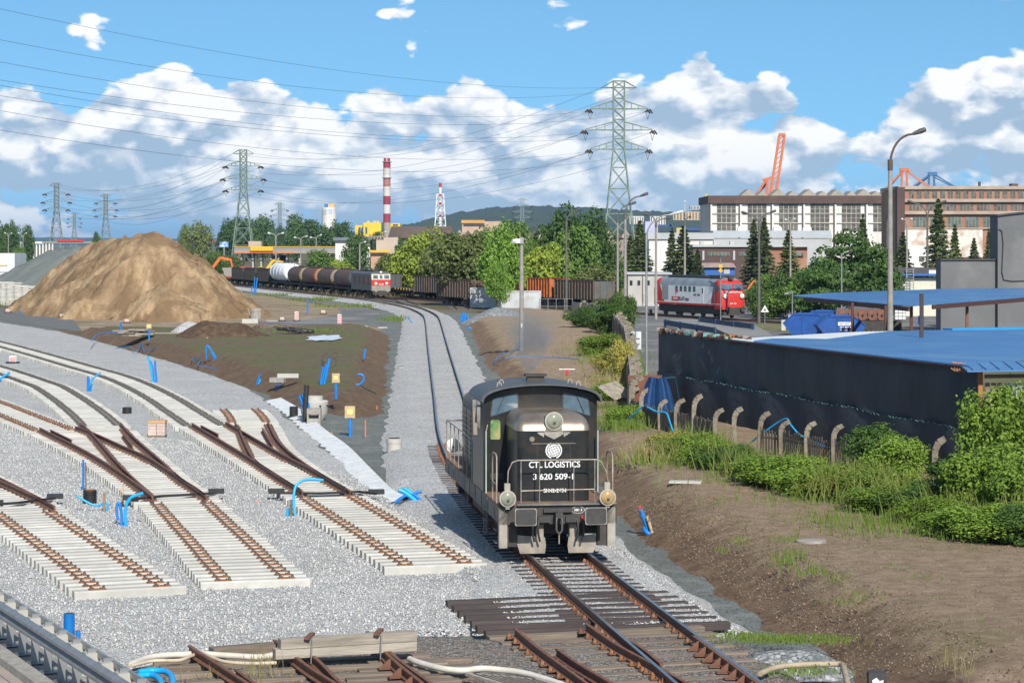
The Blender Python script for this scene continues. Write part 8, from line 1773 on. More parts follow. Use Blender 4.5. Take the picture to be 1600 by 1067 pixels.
pipes('thin blue conduit lying in the ballast beside the ribbed black chamber', (160, 798), [([(120, 774), (132, 782), (147, 789), (157, 789), (161, 786)], 0.035, CYAN), ([(167, 797), (168, 789), (166, 785), (163, 785)], 0.035, CYAN)])
pipes('tall blue pipe with a wooden lath beside the ribbed black chamber', (131, 768), [([(130, 768), (130, 718)], 0.035, BLUE), ([(134, 768), (133.5, 722)], 0.025, WOOD)])
def ribbed(label, u, v, w, h, z=-0.2, inner=None, n=6, name='ribbed_chamber'):
 p = P(u, v, z); r = w * p.y / F / 2; hh = h * p.y / F; t = thing(name, label, 'pipe chamber', p); pr = [(r * 0.9, -0.1)]
 for k in range(n): z0 = hh * k / n; pr += [(r, z0 + hh / n * 0.15), (r, z0 + hh / n * 0.6), (r * 0.9, z0 + hh / n * 0.7), (r * 0.9, z0 + hh / n * 0.98)]
 b = MB(); b.lathe(pr, (0, 0, 0), 20); ob('wall', b, BLACKP, t, smooth=30)
 if inner: b = MB(); b.lathe([(r * 0.82, hh * 0.9), (r * 0.84, hh + 0.02), (r * 0.94, hh + 0.02)], (0, 0, 0), 20); ob('liner', b, inner, t)
 return t
ribbed('ribbed black pipe chamber with orange liner between two turnouts', 140.5, 786, 22, 20, inner=mat('orange_liner', (0.36, 0.12, 0.05), None, 3, 0.7)); ribbed('low ribbed black pipe piece between the far turnouts', 198.5, 645, 15, 9, n=3); ribbed('ribbed black chamber with orange liner under the blue pipes beside the locomotive', 638, 790, 20, 14, z=GZ, inner=mat('orange_liner', (0.36, 0.12, 0.05), None, 3, 0.7), n=4); ribbed('tall ribbed black chamber beside the concrete cone', 459, 653, 14, 18, z=GZ, n=6)
pipes('bright blue conduit arching over the sleepers of the turnout by the locomotive', (461, 805), [([(461, 805), (459, 787), (459.5, 770), (463, 758), (472, 751), (485, 748.5), (505, 750)], 0.042, CYAN, 0.5), ([(449.5, 805), (449.5, 794)], 0.05, CYAN)])
stake('weathered stake beside the blue arch on the turnout', 454.5, 780, 806, WOOD, 0.09)
pipes('bundle of bright blue pipes lying crossed beside the locomotive', (655, 794), [([(661, 795), (647, 780), (632, 769), (623, 765)], 0.075, CYAN), ([(666, 795), (657, 781), (646, 771)], 0.05, BLUE), ([(617, 785), (628, 777), (636, 773)], 0.05, BLUE), ([(643, 774), (652, 769), (659, 768)], 0.05, BLUE), ([(664, 793), (650, 776), (631, 762)], 0.06, CYAN, 0.0, 0.15)], z=GZ)
pipes('thick blue pipe with red cap leaning on a stake right of the locomotive', (1017, 838), [([(1018, 838), (1000, 794)], 0.075, BLUE), ([(1020, 838), (1010, 831), (1005, 823)], 0.07, BLUE, 0, -0.2), ([(1021, 839), (1011, 806)], 0.045, BOARDW, 0, -0.15)], z=GZ)
t = [o for o in bpy.data.objects if o.name.startswith('pipe_bundle')][-1]; q0 = Q(1000, 794, t.location.y) - t.location; q1 = Q(998, 790, t.location.y) - t.location; b = MB(); b.cyl(q0, q0 + (q1 - q0) * 0.8, 0.085, 12); ob('red_cap', b, mat('cap_red', (0.75, 0.04, 0.02), None, 3, 0.4), t)
b = MB(); p0 = P(1000, 825, GZ); b.tube([p - p0 for p in tube_at([(1003, 826), (985, 815), (976, 803), (985, 797), (999, 806), (1006, 822)], p0.y, 0.01)], 0.008, 5); one('wire_loop', b, IRON, 'thin black wire loop hanging from the red capped pipe', 'wire', p0)
pipes('cluster of three upright bright blue pipes on the ballast behind the far track', (241, 597), [([(239, 597), (236, 578), (231, 556)], 0.055, CYAN), ([(241, 597), (239, 575), (235, 564)], 0.05, BLUE), ([(245, 597), (243, 578), (242, 564)], 0.06, BLUE)])
pipes('blue pipe with a slanting branch between the far bare tracks', (138, 611), [([(138, 611), (138, 588)], 0.08, BLUE), ([(139, 604), (146, 591), (157, 582)], 0.045, CYAN), ([(141, 611), (143, 600)], 0.06, BLUE)])
pipes('slanting blue pipes at the left picture edge between the bare tracks', (0, 596), [([(-8, 597), (15, 582)], 0.07, CYAN), ([(-6, 599), (8, 590)], 0.05, BLUE)])
pipes('blue pipe with a hanging arch beside the far end of the lawn slope', (340, 577), [([(341, 577), (338, 561), (331, 549), (323, 540), (322.5, 561)], 0.055, BLUE), ([(338, 577), (335, 560), (329, 550)], 0.05, BLUE)], z=GZ)
stake('short yellow topped stake behind the hanging blue arch', 324, 527, 541, mat('yellow_stake', (0.55, 0.48, 0.08), None, 3, 0.8), 0.14, z=0.0)
pipes('leaning pair of blue pipes at the foot of the lawn slope', (401, 606), [([(399, 606), (407, 584)], 0.06, BLUE), ([(402, 606), (407, 592)], 0.05, CYAN)], z=GZ); pipes('thin blue hose loop at the foot of the lawn slope', (433, 616), [([(433, 616), (431, 603), (434, 593), (438, 597), (436, 608), (433.5, 616)], 0.035, BLUE)], z=GZ)
pipes('three blue pipes with black wires standing on the lawn', (506, 598), [([(503, 598), (510, 568)], 0.06, BLUE), ([(507, 598), (515, 560)], 0.075, BLUE), ([(501, 597), (505, 572)], 0.04, BLUE), ([(505, 572), (505, 564)], 0.06, IRON)], z=LZ)
b = MB(); p0 = P(512, 598, LZ); b.tube([p - p0 for p in tube_at([(514, 575), (523, 572), (525, 562), (517, 557), (524, 551), (528, 556), (519, 560)], p0.y, 0.01)], 0.012, 5); b.tube([p - p0 for p in tube_at([(503, 572), (503, 560), (510, 553), (516, 560)], p0.y, 0.01)], 0.012, 5); one('wire_loops', b, IRON, 'black wire loops on top of the three blue pipes', 'wire', p0)
pipes('short blue pipe stub near the ballast edge of the lawn', (570, 557), [([(569, 557), (571, 545)], 0.07, BLUE)], z=LZ); pipes('blue hose bent like a letter D on the lawn', (560, 601), [([(556, 601), (563, 600), (568, 594), (568, 588), (564, 585), (559, 585)], 0.055, BLUE)], z=0.3)
b = MB(); p0 = P(560, 603, 0.35); b.tube([p - p0 for p in tube_at([(564, 602), (575, 608), (588, 614)], p0.y, 0.01)], 0.06, 7); one('black_pipe', b, BLACKP, 'black pipe lying at the end of the bent blue hose', 'pipe', p0, smooth=60)
def board_post(label, u, v0, vb, b0, b1, z):
 p = P(u, vb, z); s = p.y / F; t = thing('marker_board', label, 'marker board', p, 0, 'plywood marker boards on blue pipes'); zt = (vb - v0) * s; b = MB(); b.cyl((0, 0, -0.1), (0, 0, zt), 0.075, 12); ob('post', b, BLUE, t, smooth=40)
 w = (b1[0] - b0[0]) * s; h = (b1[1] - b0[1]) * s; b = MB(); b.b6(-w / 2, w / 2, -0.11, -0.085, zt - 0.02, zt + h); bd = ob('board', b, BOARDW, t)
 b = MB(); b.b6(-w * 0.28, w * 0.28, -0.116, -0.111, zt + h * 0.3, zt + h * 0.72); ob('paper', b, mat('yellow_paper', (0.75, 0.72, 0.22), None, 8, 0.7), bd); return t
board_post('plywood board with yellow notice on a blue post in the grey ditch', 547, 652, 682, (540, 634), (556, 652), GZ); board_post('plywood board with yellow notice on a blue post on the lawn', 525, 597, 620, (520, 583), (532, 597), 0.45); board_post('small plywood board on a blue post near the pale stone heap', 233, 513, 530, (229, 506), (237, 513), LZ)
for lab, u, v0, v1, zz in (('blue post standing on the lawn before the sand heap', 189, 504, 515, LZ), ('blue post at the foot of the sand heap', 135, 480, 492, GZ), ('tall blue post beside the curving road', 480.5, 468, 492, GZ), ('short blue post in grass beside the road', 489.5, 470, 475, GZ), ('blue post near the sleeper stack', 31, 484, 490, GZ)):
 pipes(lab, (u, v1), [([(u, v1), (u, v0)], 0.09, BLUE)], z=zz)
pipes('three tall blue poles at the right foot of the sand heap', (395, 461), [([(392, 461), (394, 447)], 0.09, BLUE), ([(397, 461), (398, 433)], 0.1, BLUE), ([(399, 460), (402, 434)], 0.1, BLUE)], z=GZ); pipes('group of dark blue pipes beside the ballast near the chippings heap', (726, 506), [([(722, 505), (724, 488)], 0.13, BLUE), ([(726, 506), (727, 489)], 0.13, BLUE), ([(737, 510), (729, 494)], 0.12, BLUE), ([(720, 500), (723, 494)], 0.12, BLUE)], z=GZ); pipes('low blue pipe bend beside the main ballast shoulder', (734, 515), [([(731, 515), (734, 512.5), (737, 515)], 0.12, BLUE)], z=GZ); pipes('thin blue rod lying on the ballast beside the main curve', (643, 505), [([(643.5, 504), (637, 495)], 0.06, BLUE)], z=-0.1)
# blue hoses on the slopes
hose('thin blue hose wriggling down the lawn slope towards the yard', [(180, 545), (200, 541), (215, 547), (221, 535), (226, 548), (247, 541), (268, 535), (272, 546), (296, 540), (311, 547), (300, 562), (316, 561), (310, 570), (338, 576)], 0.1, 0.03, BLUE); hose('thin blue hose lying on the far soil edge of the lawn', [(143, 533), (150, 524), (165, 520), (186, 521)], 0.45, 0.04, BLUE)
hose('blue hose looping from the camera mast down the bank', [(816, 528, 0.9), (812, 540, 0.55), (801, 549, 0.52), (786, 552, 0.5), (776, 560, 0.2), (769, 569, -0.2), (772, 568, -0.1), (786, 563, 0.3), (797, 558, 0.52), (840, 558, 0.52), (880, 559, 0.54), (905, 561, 0.54)], 0.5, 0.025, BLUE)
# chambers and concrete
def cone_chamber():
 t = thing('concrete_chamber', 'pale concrete manhole cone with ring standing in the ditch', 'manhole cone', P(491, 657, GZ)); s = t.location.y / F
 b = MB(); b.lathe([(0.42, 0), (0.62, 0.35), (0.66, 0.9), (0.60, 0.95), (0.40, 0.96), (0.40, 1.15), (0.30, 1.16)], (0, 0, 0), 28); ob('cone', b, CONC, t, smooth=35)
 for a_ in (200, 300, 340): b = MB(); b.cyl((0.6 * math.cos(R(a_)), 0.6 * math.sin(R(a_)), 0.72), (0.68 * math.cos(R(a_)), 0.68 * math.sin(R(a_)), 0.72), 0.05, 10); ob('lifting_hole', b, IRON, t)
 return t
cone_chamber()
t = thing('cable_pit', 'open grey concrete cable box with blue pipes rising behind it', 'cable box', P(491, 665, GZ)); b = MB()
for x in (-0.27, 0.27): b.b6(x - 0.04, x + 0.04, -0.3, 0.3, 0, 0.8)
b.b6(-0.23, 0.23, 0.22, 0.3, 0, 0.8); b.b6(-0.23, 0.23, -0.3, -0.22, 0, 0.35); b.b6(-0.23, 0.23, -0.3, -0.22, 0.55, 0.8); ob('wall', b, CONC_D, t)
pipes('thick black pipe and blue pipes leaning in the concrete cable box', (484, 663), [([(476, 660), (479, 602)], 0.12, BLACKP), ([(483, 660), (468, 618)], 0.08, BLUE, 0, 0.3), ([(487, 664), (473, 616)], 0.08, BLUE, 0, 0.2), ([(489, 658), (475, 614)], 0.08, BLUE, 0, 0.4)], z=GZ)
def manhole(label, u, v, w, h, z, lid=True):
 p = P(u, v, z); r = w * p.y / F / 2; hh = h * p.y / F; t = thing('manhole_ring', label, 'manhole ring', p); b = MB(); b.lathe([(r * 0.95, -0.2), (r * 0.95, hh * 0.72), (r, hh * 0.73), (r, hh), (r * 0.6, hh + 0.01)], (0, 0, 0), 28); ob('ring', b, CONC_D if not lid else CONC, t, smooth=35)
 b = MB(); b.lathe([(r * 0.7, hh), (r * 0.7, hh + 0.03), (r * 0.3, hh + 0.035)], (0, 0, 0), 20); ob('lid', b, IRON if lid else CONC_D, t); return t
manhole('concrete manhole ring with lid in the ballast shoulder left of the locomotive', 616, 711, 25, 26, GZ); manhole('large grey concrete ring standing on the building site', 400, 498, 19, 16, GZ, False); manhole('half buried concrete step piece in the main ballast shoulder', 628, 579, 14, 6, GZ); 
for lab, u, v, w, d, h, z, rz, m in (('pale concrete slab lying on the lawn edge', 450, 590, 1.15, 0.35, 0.22, LZ, 3, CONC), ('grey concrete block under the lawn edge', 434, 597, 0.8, 0.5, 0.25, 0.3, -10, CONC_D), ('thin white slab lying on the right field', 1071, 754, 1.0, 0.55, 0.05, FZ, -8, CONC), ('flat stone slab at the edge of the right field', 1150, 749, 0.3, 0.3, 0.05, FZ, 10, CONC_D), ('grey half pipe on a pallet beside the concrete ring', 391, 505, 1.6, 0.8, 0.45, GZ + 0.15, 2, CONC), ('wooden pallet under the grey half pipe', 391, 508, 1.7, 1.0, 0.15, GZ, 2, WOOD), ('low concrete block near the striped marker', 425, 503, 1.2, 0.4, 0.2, GZ, 2, CONC_D), ('white kerb stone at the end of the road', 563, 511, 1.4, 0.25, 0.12, GZ, 2, CONC), ('white kerb stone by the ballast at the road end', 598, 513, 0.9, 0.25, 0.14, GZ, 2, CONC)):
 b = MB(); b.box((0, 0, h / 2), (w, d, h)); one('slab', b, m, lab, 'slab', P(u, v, z), R(rz))
b = MB(); b.lathe([(0.38, -0.1), (0.38, 0.03), (0.33, 0.045), (0.05, 0.05)], (0, 0, 0), 28); one('manhole_cover', b, CONC_D, 'round concrete manhole cover in the right field', 'manhole cover', P(1267, 846, FZ + 0.02), smooth=40)
# pallet with wrapped stones
t = thing('pallet_load', 'shrink wrapped stack of stones on a pallet between the turnouts', 'pallet', P(246, 683, -0.2)); b = MB(); b.b6(-0.36, 0.36, -0.3, 0.3, 0, 0.1); ob('pallet', b, WOOD, t); k = 0
for z in range(4):
 for x in (-0.18, 0.18): b = MB(); b.b6(x - 0.17, x + 0.17, -0.29, 0.29, 0.105 + z * 0.125, 0.22 + z * 0.125); ob('block', b, mat('wrapped_stone', (0.62, 0.50, 0.44), (0.50, 0.38, 0.33), 5, 0.3, rnd=0.2), t)
b = MB(); b.b6(-0.37, 0.37, -0.31, 0.31, 0.61, 0.72); ob('cardboard', b, mat('cardboard', (0.55, 0.35, 0.19), None, 4, 0.8), t)
# striped marker boards
def marker(label, u, v, w, h, z=GZ, rz=0):
 p = P(u, v, z); s = p.y / F; t = thing('striped_marker', label, 'road marker', p, rz); W_, H_ = w * s, h * s; b = MB(); b.b6(-W_ / 2, W_ / 2, -0.02, 0.02, 0.12, H_); ob('panel', b, WHITE, t)
 for k in range(4):
  z0 = 0.14 + k * (H_ - 0.2) / 4; b = MB(); d = (H_ - 0.2) / 8; b.prism([(-W_ / 2 * 0.9, z0), (W_ / 2 * 0.9, z0 + d * 0.8), (W_ / 2 * 0.9, z0 + d * 1.8), (-W_ / 2 * 0.9, z0 + d)], -0.028, -0.021, 'y'); ob('red_stripe', b, RED, t)
 b = MB(); b.b6(-W_ * 0.9, W_ * 0.9, -0.25, 0.25, 0, 0.13); ob('foot', b, BLACKP, t); return t
marker('red and white striped marker board left on the road edge', 463.5, 502, 6, 15); marker('red and white striped marker board at the road end', 530.5, 508, 6, 17); marker('small striped barrier bundle between the far bare tracks', 20, 568, 11, 12, -0.2)
for lab, u, v in (('small red and white barrier beside the sleeper stack', 12, 489), ('small red and white barrier at the foot of the sand heap', 97, 497), ('small red and white barrier with blue rods before the sand heap', 198, 505), ('small red and white barrier near the road curve', 505, 491), ('small red and white barrier beside the concrete ring', 441, 502)): marker(lab, u, v, 6, 6)
# clutter on the lawn edge
t = thing('pallet_pile', 'untidy pile of wooden pallets beside the pale stone heap', 'pallets', P(203, 525, LZ))
for k in range(9): b = MB(); b.box((0, 0, 0), (1.5, 0.9, 0.12)); ob('pallet', b, WOOD if k % 2 else WOOD_G, t, (random.uniform(-1.2, 1.4), random.uniform(-0.4, 0.8), 0.08 + 0.1 * (k % 5)), random.uniform(0, 3))
t = thing('planks', 'long boards lying in front of the dark soil heap', 'boards', P(262, 522, LZ))
for k in range(5): b = MB(); b.box((0, 0, 0), (3.2, 0.2, 0.06)); ob('board', b, WOOD_G, t, (random.uniform(-0.8, 0.8), k * 0.25, 0.06), random.uniform(-0.15, 0.15))
t = thing('branch_pile', 'tangle of cut branches and roots behind the lawn', 'branches', P(415, 516, LZ - 0.2))
for k in range(26): b = MB(); a_ = random.uniform(-0.5, 0.5); x = random.uniform(-2.6, 2.2); b.tube([(x, random.uniform(-0.5, 0.6), 0.1), (x + 0.5 * math.cos(a_), random.uniform(-0.4, 0.5), random.uniform(0.2, 0.55)), (x + 1.1 * math.cos(a_), random.uniform(-0.4, 0.5), random.uniform(0.05, 0.4))], [0.06, 0.045, 0.02], 5); ob('branch', b, mat('cut_branch', (0.24, 0.17, 0.10), (0.16, 0.11, 0.07), 3, 0.9), t)
t = thing('corrugated_pipes', 'black corrugated drain pipes lying behind the white plastic sheet', 'pipes', P(462, 522, LZ))
for k, (x0, x1, y) in enumerate(((-1.5, 1.2, 0.3), (-0.6, 1.4, 0.9), (-1.0, 0.5, -0.2))):
 b = MB(); pts = [(x0 + (x1 - x0) * i / 14, y + 0.12 * math.sin(i), 0.18 + 0.25 * (1 - i / 14)) for i in range(15)]; b.tube(pts, [0.12 if i % 2 else 0.15 for i in range(15)], 8); ob('pipe', b, BLACKP, t)
b = MB(); n = 22
ring = [(1.35 * math.cos(2 * math.pi * i / n) * (1 + 0.22 * math.sin(i * 5.1)), 5.0 * math.sin(2 * math.pi * i / n) * (1 + 0.3 * math.sin(i * 3.7)), 0.05 + 0.02 * (i % 3)) for i in range(n)]; b.add(ring + [(0, 0, 0.09)], [(i, (i + 1) % n, n) for i in range(n)]); one('plastic_sheet', b, mat('white_plastic', (0.72, 0.74, 0.76), (0.6, 0.62, 0.65), 3, 0.3), 'crumpled white plastic sheet lying on the lawn', 'plastic sheet', P(507, 529, LZ + 0.02))
# stacked concrete sleepers
STK = sleeper_mesh(2.6, 0.26, 0.20, CONC, 0.03); p0 = P(57, 483, GZ); wordn = ('nearest', 'second', 'third', 'fourth', 'fifth')
for s in range(5):
 t = thing('sleeper_stack', f'stack of spare concrete sleepers left of the sand heap, {wordn[s]} to the sand', 'sleeper stack', p0 + Vector((-s * 2.1 - 0.1, s * 5.0, 0)), R(-6), 'stacks of spare sleepers')
 for lay in range(10 if s < 3 else 11):
  for j in range(2):
   o = bpy.data.objects.new('sleeper', STK); COL.objects.link(o); o.parent = t; o.location = (random.uniform(-0.06, 0.06), j * 0.5, 0.05 + lay * 0.285)
  if lay: b = MB(); b.b6(-0.9, -0.75, -0.1, 0.6, lay * 0.285 - 0.03, lay * 0.285 + 0.045); b.b6(0.75, 0.9, -0.1, 0.6, lay * 0.285 - 0.03, lay * 0.285 + 0.045); ob('spacer', b, WOOD, t)
b = MB(); b.b6(-0.25, 0.25, -0.2, 0.2, 0, 0.75); b.b6(0.15, 0.6, -0.2, 0.2, 0.4, 0.7); one('yellow_machine', b, YELLOW, 'small yellow plate compactor beside the sleeper stack', 'machine', P(90, 480, GZ))
b = MB(); b.box((0, 0, 0.9), (0.6, 0.05, 0.5), ry=R(25)); b.bar((0.2, 0, 0), (-0.05, 0, 0.8), 0.08); one('leaning_sign', b, mat('dark_sign', (0.09, 0.035, 0.03), None, 3, 0.7), 'small dark sign leaning at the foot of the sand heap', 'sign', P(124, 492, GZ))
# site machines behind the train
def excavator(label, u, v, Y, m, sc=1.0):
 t = thing('excavator', label, 'excavator', (qx(u, Y), Y, GZ)); t.scale = (sc,) * 3
 for s in (-1, 1): b = MB(); b.prism([(-1.8, 0.2), (-1.5, 0), (1.5, 0), (1.8, 0.2), (1.8, 0.6), (1.5, 0.8), (-1.5, 0.8), (-1.8, 0.6)], s * 1.3, s * 0.8, 'y'); ob('crawler', b, LUNDER, t)
 b = MB(); b.b6(-1.9, 1.2, -1.2, 1.2, 0.95, 1.9); ob('house', b, m, t); b = MB(); b.prism([(0.1, 1.9), (1.3, 1.9), (1.3, 2.5), (1.0, 3.1), (0.1, 3.1)], -1.2, -0.2, 'y'); ob('cab', b, GLASS, t); b = MB(); b.b6(0.05, 1.05, -1.25, -0.15, 3.1, 3.2); ob('cab_roof', b, m, t)
 b = MB(); b.bar((1.0, 0.2, 1.7), (3.2, 0.2, 4.6), 0.4, 0.55); b.bar((3.2, 0.2, 4.6), (5.4, 0.2, 4.1), 0.35, 0.5); ob('boom', b, m, t); b = MB(); b.bar((5.3, 0.2, 4.3), (5.8, 0.2, 1.9), 0.3, 0.4); ob('dipper', b, m, t); b = MB(); b.prism([(5.4, 1.9), (6.1, 1.9), (6.0, 1.2), (5.5, 1.0), (5.1, 1.4)], -0.3, 0.7, 'y'); ob('bucket', b, LUNDER, t)
 return t
excavator('yellow excavator behind the black open wagons', 404, 422, 500, YELLOW); excavator('second yellow excavator with its cab beside the first', 424, 424, 510, YELLOW, 0.8); excavator('orange excavator arm among trees right of the sand heap', 320, 424, 520, ORANGE, 1.1)
t = thing('red_truck', 'truck with red cab and pale hopper behind the black open wagons', 'truck', (qx(384, 500), 500, GZ)); b = MB(); b.b6(-1.2, 1.2, -1.2, 1.2, 0.9, 3.2); ob('cab', b, mat('truck_red', (0.5, 0.06, 0.05), None, 2, 0.5), t); b = MB(); b.b6(-1.0, 1.0, -1.25, -1.18, 2.1, 2.9); ob('windscreen', b, GLASS, t); b = MB(); b.prism([(-5.0, 3.0), (-1.4, 3.0), (-2.2, 0.8), (-4.2, 0.8)], -1.2, 1.2, 'y'); ob('hopper', b, CONC_D, t)
for x in (-4, -2.8, 0): b = MB(); b.cyl((x, -1.25, 0.5), (x, -0.8, 0.5), 0.5, 14); ob('wheel', b, BLACKP, t)
t = thing('green_tractor', 'green tractor behind the white tank wagon', 'tractor', (qx(448, 505), 505, GZ)); b = MB(); b.b6(-0.5, 2.0, -0.5, 0.5, 1.0, 1.9); ob('bonnet', b, mat('tractor_green', (0.05, 0.2, 0.1), None, 2, 0.5), t); b = MB(); b.b6(-1.6, -0.3, -0.8, 0.8, 1.0, 3.0); ob('cab', b, GLASS, t); b = MB(); b.b6(-1.7, -0.2, -0.9, 0.9, 3.0, 3.15); ob('roof', b, mat('tractor_green', (0.05, 0.2, 0.1)), t)
for x, r in ((-1.0, 0.85), (1.6, 0.6)): b = MB(); b.cyl((x, -1.0, r), (x, -0.6, r), r, 16); ob('wheel', b, BLACKP, t)
t = thing('white_van', 'white van parked beyond the diesel roof', 'van', (qx(1076, 345), 345, GZ + 0.9)); b = MB(); b.prism([(-1.9, 0.4), (1.9, 0.4), (1.9, 2.2), (-0.9, 2.2), (-1.6, 1.3), (-1.9, 1.2)], -0.9, 0.9, 'y'); ob('body', b, WHITE, t); b = MB(); b.prism([(-1.5, 1.35), (-0.95, 2.0), (-0.4, 2.0), (-0.4, 1.35)], -0.93, -0.89, 'y'); ob('window', b, GLASS, t)
for x in (-1.2, 1.2): b = MB(); b.cyl((x, -0.95, 0.35), (x, -0.7, 0.35), 0.35, 14); ob('wheel', b, BLACKP, t)
t = thing('red_van', 'small red vehicle between the white van and the tin shed', 'car', (qx(1099, 350), 350, GZ + 0.9)); b = MB(); b.prism([(-1.2, 0.4), (1.2, 0.4), (1.2, 1.3), (0.7, 1.9), (-0.8, 1.9), (-1.2, 1.2)], -0.8, 0.8, 'y'); ob('body', b, RED, t); b = MB(); b.b6(-0.6, 0.6, -0.83, -0.79, 1.25, 1.75); ob('window', b, GLASS, t)
b = MB(); b.b6(-30, 45, -1, 8, 0, 1.25); one('earth_bank', b, mat('bank_grass', (0.20, 0.18, 0.07), (0.13, 0.14, 0.04), 0.4, 0.95), 'dry grassy bank carrying the vehicles beyond the diesel', 'bank', (qx(1130, 352), 352, GZ))
excavator('small backhoe with orange arm beyond the diesel', 1160, 424, 352, ORANGE, 0.55)
# white hoses and the little signal in the foreground
HW = mat('white_hose', (0.66, 0.62, 0.55), (0.54, 0.49, 0.42), 3, 0.7)
hose('thick white hose lying across the old track left of the timber beam', [(205, 1037), (232, 1027), (262, 1023), (290, 1022), (310, 1020), (330, 1022), (370, 1024.5), (405, 1026), (434, 1022)], 0.10, 0.06, HW); hose('thinner cream hose crossing the white one over the old rail', [(205, 1040), (240, 1032), (280, 1031), (300, 1024), (312, 1019), (325, 1024), (350, 1033), (390, 1036), (432, 1035)], 0.13, 0.035, mat('cream_hose', (0.60, 0.50, 0.38), None, 3, 0.7)); hose('thick white hose winding from the timber beam across the planks', [(640, 1029), (655, 1035), (690, 1044), (722, 1047), (752, 1044), (780, 1046), (812, 1050), (850, 1060), (885, 1072), (930, 1090)], 0.14, 0.06, HW)
hose('beige hose with a sharp bend near the little signal', [(1188, 1052), (1215, 1042), (1255, 1038), (1300, 1037), (1316, 1038), (1320, 1050), (1326, 1075)], 0.12, 0.055, mat('beige_hose', (0.42, 0.34, 0.24), (0.34, 0.27, 0.19), 3, 0.8))
t = thing('dwarf_signal', 'small black shunting signal with white symbol at the bottom edge', 'signal', P(1370, 1085, 0.2)); zt = Q(1370, 1049, t.location.y).z - 0.2; b = MB(); b.b6(-0.15, 0.15, -0.1, 0.14, -0.2, zt); ob('box', b, IRON, t); b = MB(); b.prism([(-0.09, zt - 0.34), (0.09, zt - 0.34), (0.09, zt - 0.2), (0.1, zt - 0.12), (0.03, zt - 0.14), (-0.02, zt - 0.08), (-0.1, zt - 0.13), (-0.07, zt - 0.22)], -0.112, -0.101, 'y'); ob('symbol', b, WHITE, t)
hose('bright blue hose bend below the crash barrier end', [(216, 1050), (240, 1047), (262, 1050), (270, 1062), (268, 1080)], 0.2, 0.055, CYAN); hose('second bright blue hose below the crash barrier end', [(214, 1056), (236, 1054), (250, 1062), (256, 1080)], 0.15, 0.055, CYAN)
# small orange survey pegs
for lab, u, v in (('orange survey peg between the middle and right turnouts', 400, 791), ('orange survey peg beside the arched blue conduit', 180, 804), ('orange survey peg in the grey ditch', 518, 682), ('orange survey peg at the lawn corner', 589, 642), ('striped ribbon peg in the grey ditch', 571, 682)): stake(lab, u, v - (26 if 'ribbon' in lab else 8), v, mat('peg_orange', (0.75, 0.16, 0.05), None, 4, 0.7), 0.05, GZ + 0.05)
t = thing('red_hydrant', 'red post beside white trim on the right bank', 'post', P(886, 585, FZ)); b = MB(); b.b6(-0.09, 0.09, -0.09, 0.09, 0, 0.28); ob('post', b, mat('hydrant_red', (0.5, 0.03, 0.08), None, 3, 0.5), t); b = MB(); b.bar((-0.45, 0, 0.3), (0.45, 0, 0.3), 0.05); ob('bar', b, WHITE, t)
# ================================================================ CRASH BARRIER AND PAVEMENT
bz = 1.15; A0 = Vector((qx(-60, 42.5), 42.5, bz)); B0 = Vector((qx(300, 29.6), 29.6, bz)); bd = (B0 - A0).normalized(); bn = Vector((-bd.y, bd.x, 0))
if bn.x < 0: bn = -bn
pv = MB(); I = -bn                                     # towards the road
ka, kb = A0 + I * 0.55, B0 + bd * 6 + I * 0.55
def strip(name, a, b, w0, w1, z0, z1, m, kind=True):
 q = MB(); p = [a + I * w0, b + I * w0, b + I * w1, a + I * w1]; q.add([(x.x, x.y, z1) for x in p] + [(x.x, x.y, z0) for x in p], [(0, 1, 2, 3), (4, 7, 6, 5), (0, 4, 5, 1), (1, 5, 6, 2), (2, 6, 7, 3), (3, 7, 4, 0)]); return struct(name, q, m)
A1, B1 = A0 - bd * 6, B0 + bd * 8
strip('bridge_edge', A1, B1, -0.45, 0.27, -0.6, bz - 0.02, CONC_D)
PAV = mat('paving', (0.37, 0.315, 0.265), (0.31, 0.265, 0.225), 2.2, 0.9, rnd=0.12, bump=0.004, bscale=30)
fl_ = strip('pavement', A1, B1, 0.55, 2.37, -0.6, bz - 0.03, CONC_D)
kl = 1.0; n = int((B1 - A1).length / kl); KB = MB(); KB.b6(0, kl - 0.012, -0.14, 0.14, -0.5, 0.13); KM = mesh_of('kerb_stone', KB, CONC_D)
kr = thing('kerb', 'grey concrete kerb below the crash barrier', 'kerb', A1 + I * 0.41)
for k in range(n): o = bpy.data.objects.new('kerb_stone', KM); COL.objects.link(o); o.parent = kr; o.location = bd * (k * kl); o.rotation_euler = (0, 0, math.atan2(bd.y, bd.x))
KM2 = mesh_of('kerb_stone', MB().b6(0, kl - 0.012, -0.12, 0.12, -0.5, 0.02), CONC_D)
kr2 = thing('lower_kerb', 'second kerb between paving and roadway in the corner', 'kerb', A1 + I * 2.5)
for k in range(n): o = bpy.data.objects.new('kerb_stone', KM2); COL.objects.link(o); o.parent = kr2; o.location = bd * (k * kl); o.rotation_euler = (0, 0, math.atan2(bd.y, bd.x))
PB = mesh_of('paving_block', MB().b6(0.004, 0.396, -0.092, 0.092, -0.05, 0.0), PAV)
for r_ in range(9):
 for k in range(int(9.5 / 0.4)):
  o = bpy.data.objects.new('paving_block', PB); COL.objects.link(o); o.parent = fl_; o.location = A0 + bd * (k * 0.4 + 0.2 * (r_ % 2) + 4.4) + I * (0.65 + r_ * 0.2) + Vector((0, 0, 0.012 + random.uniform(-0.003, 0.003))); o.rotation_euler = (0, 0, math.atan2(bd.y, bd.x))
strip('carriageway', A1, B1, 2.63, 8, -0.6, bz - 0.12, ASPH)
cbz = thing('crash_barrier', 'galvanised steel crash barrier at the edge of the road in the corner', 'crash barrier', A0)
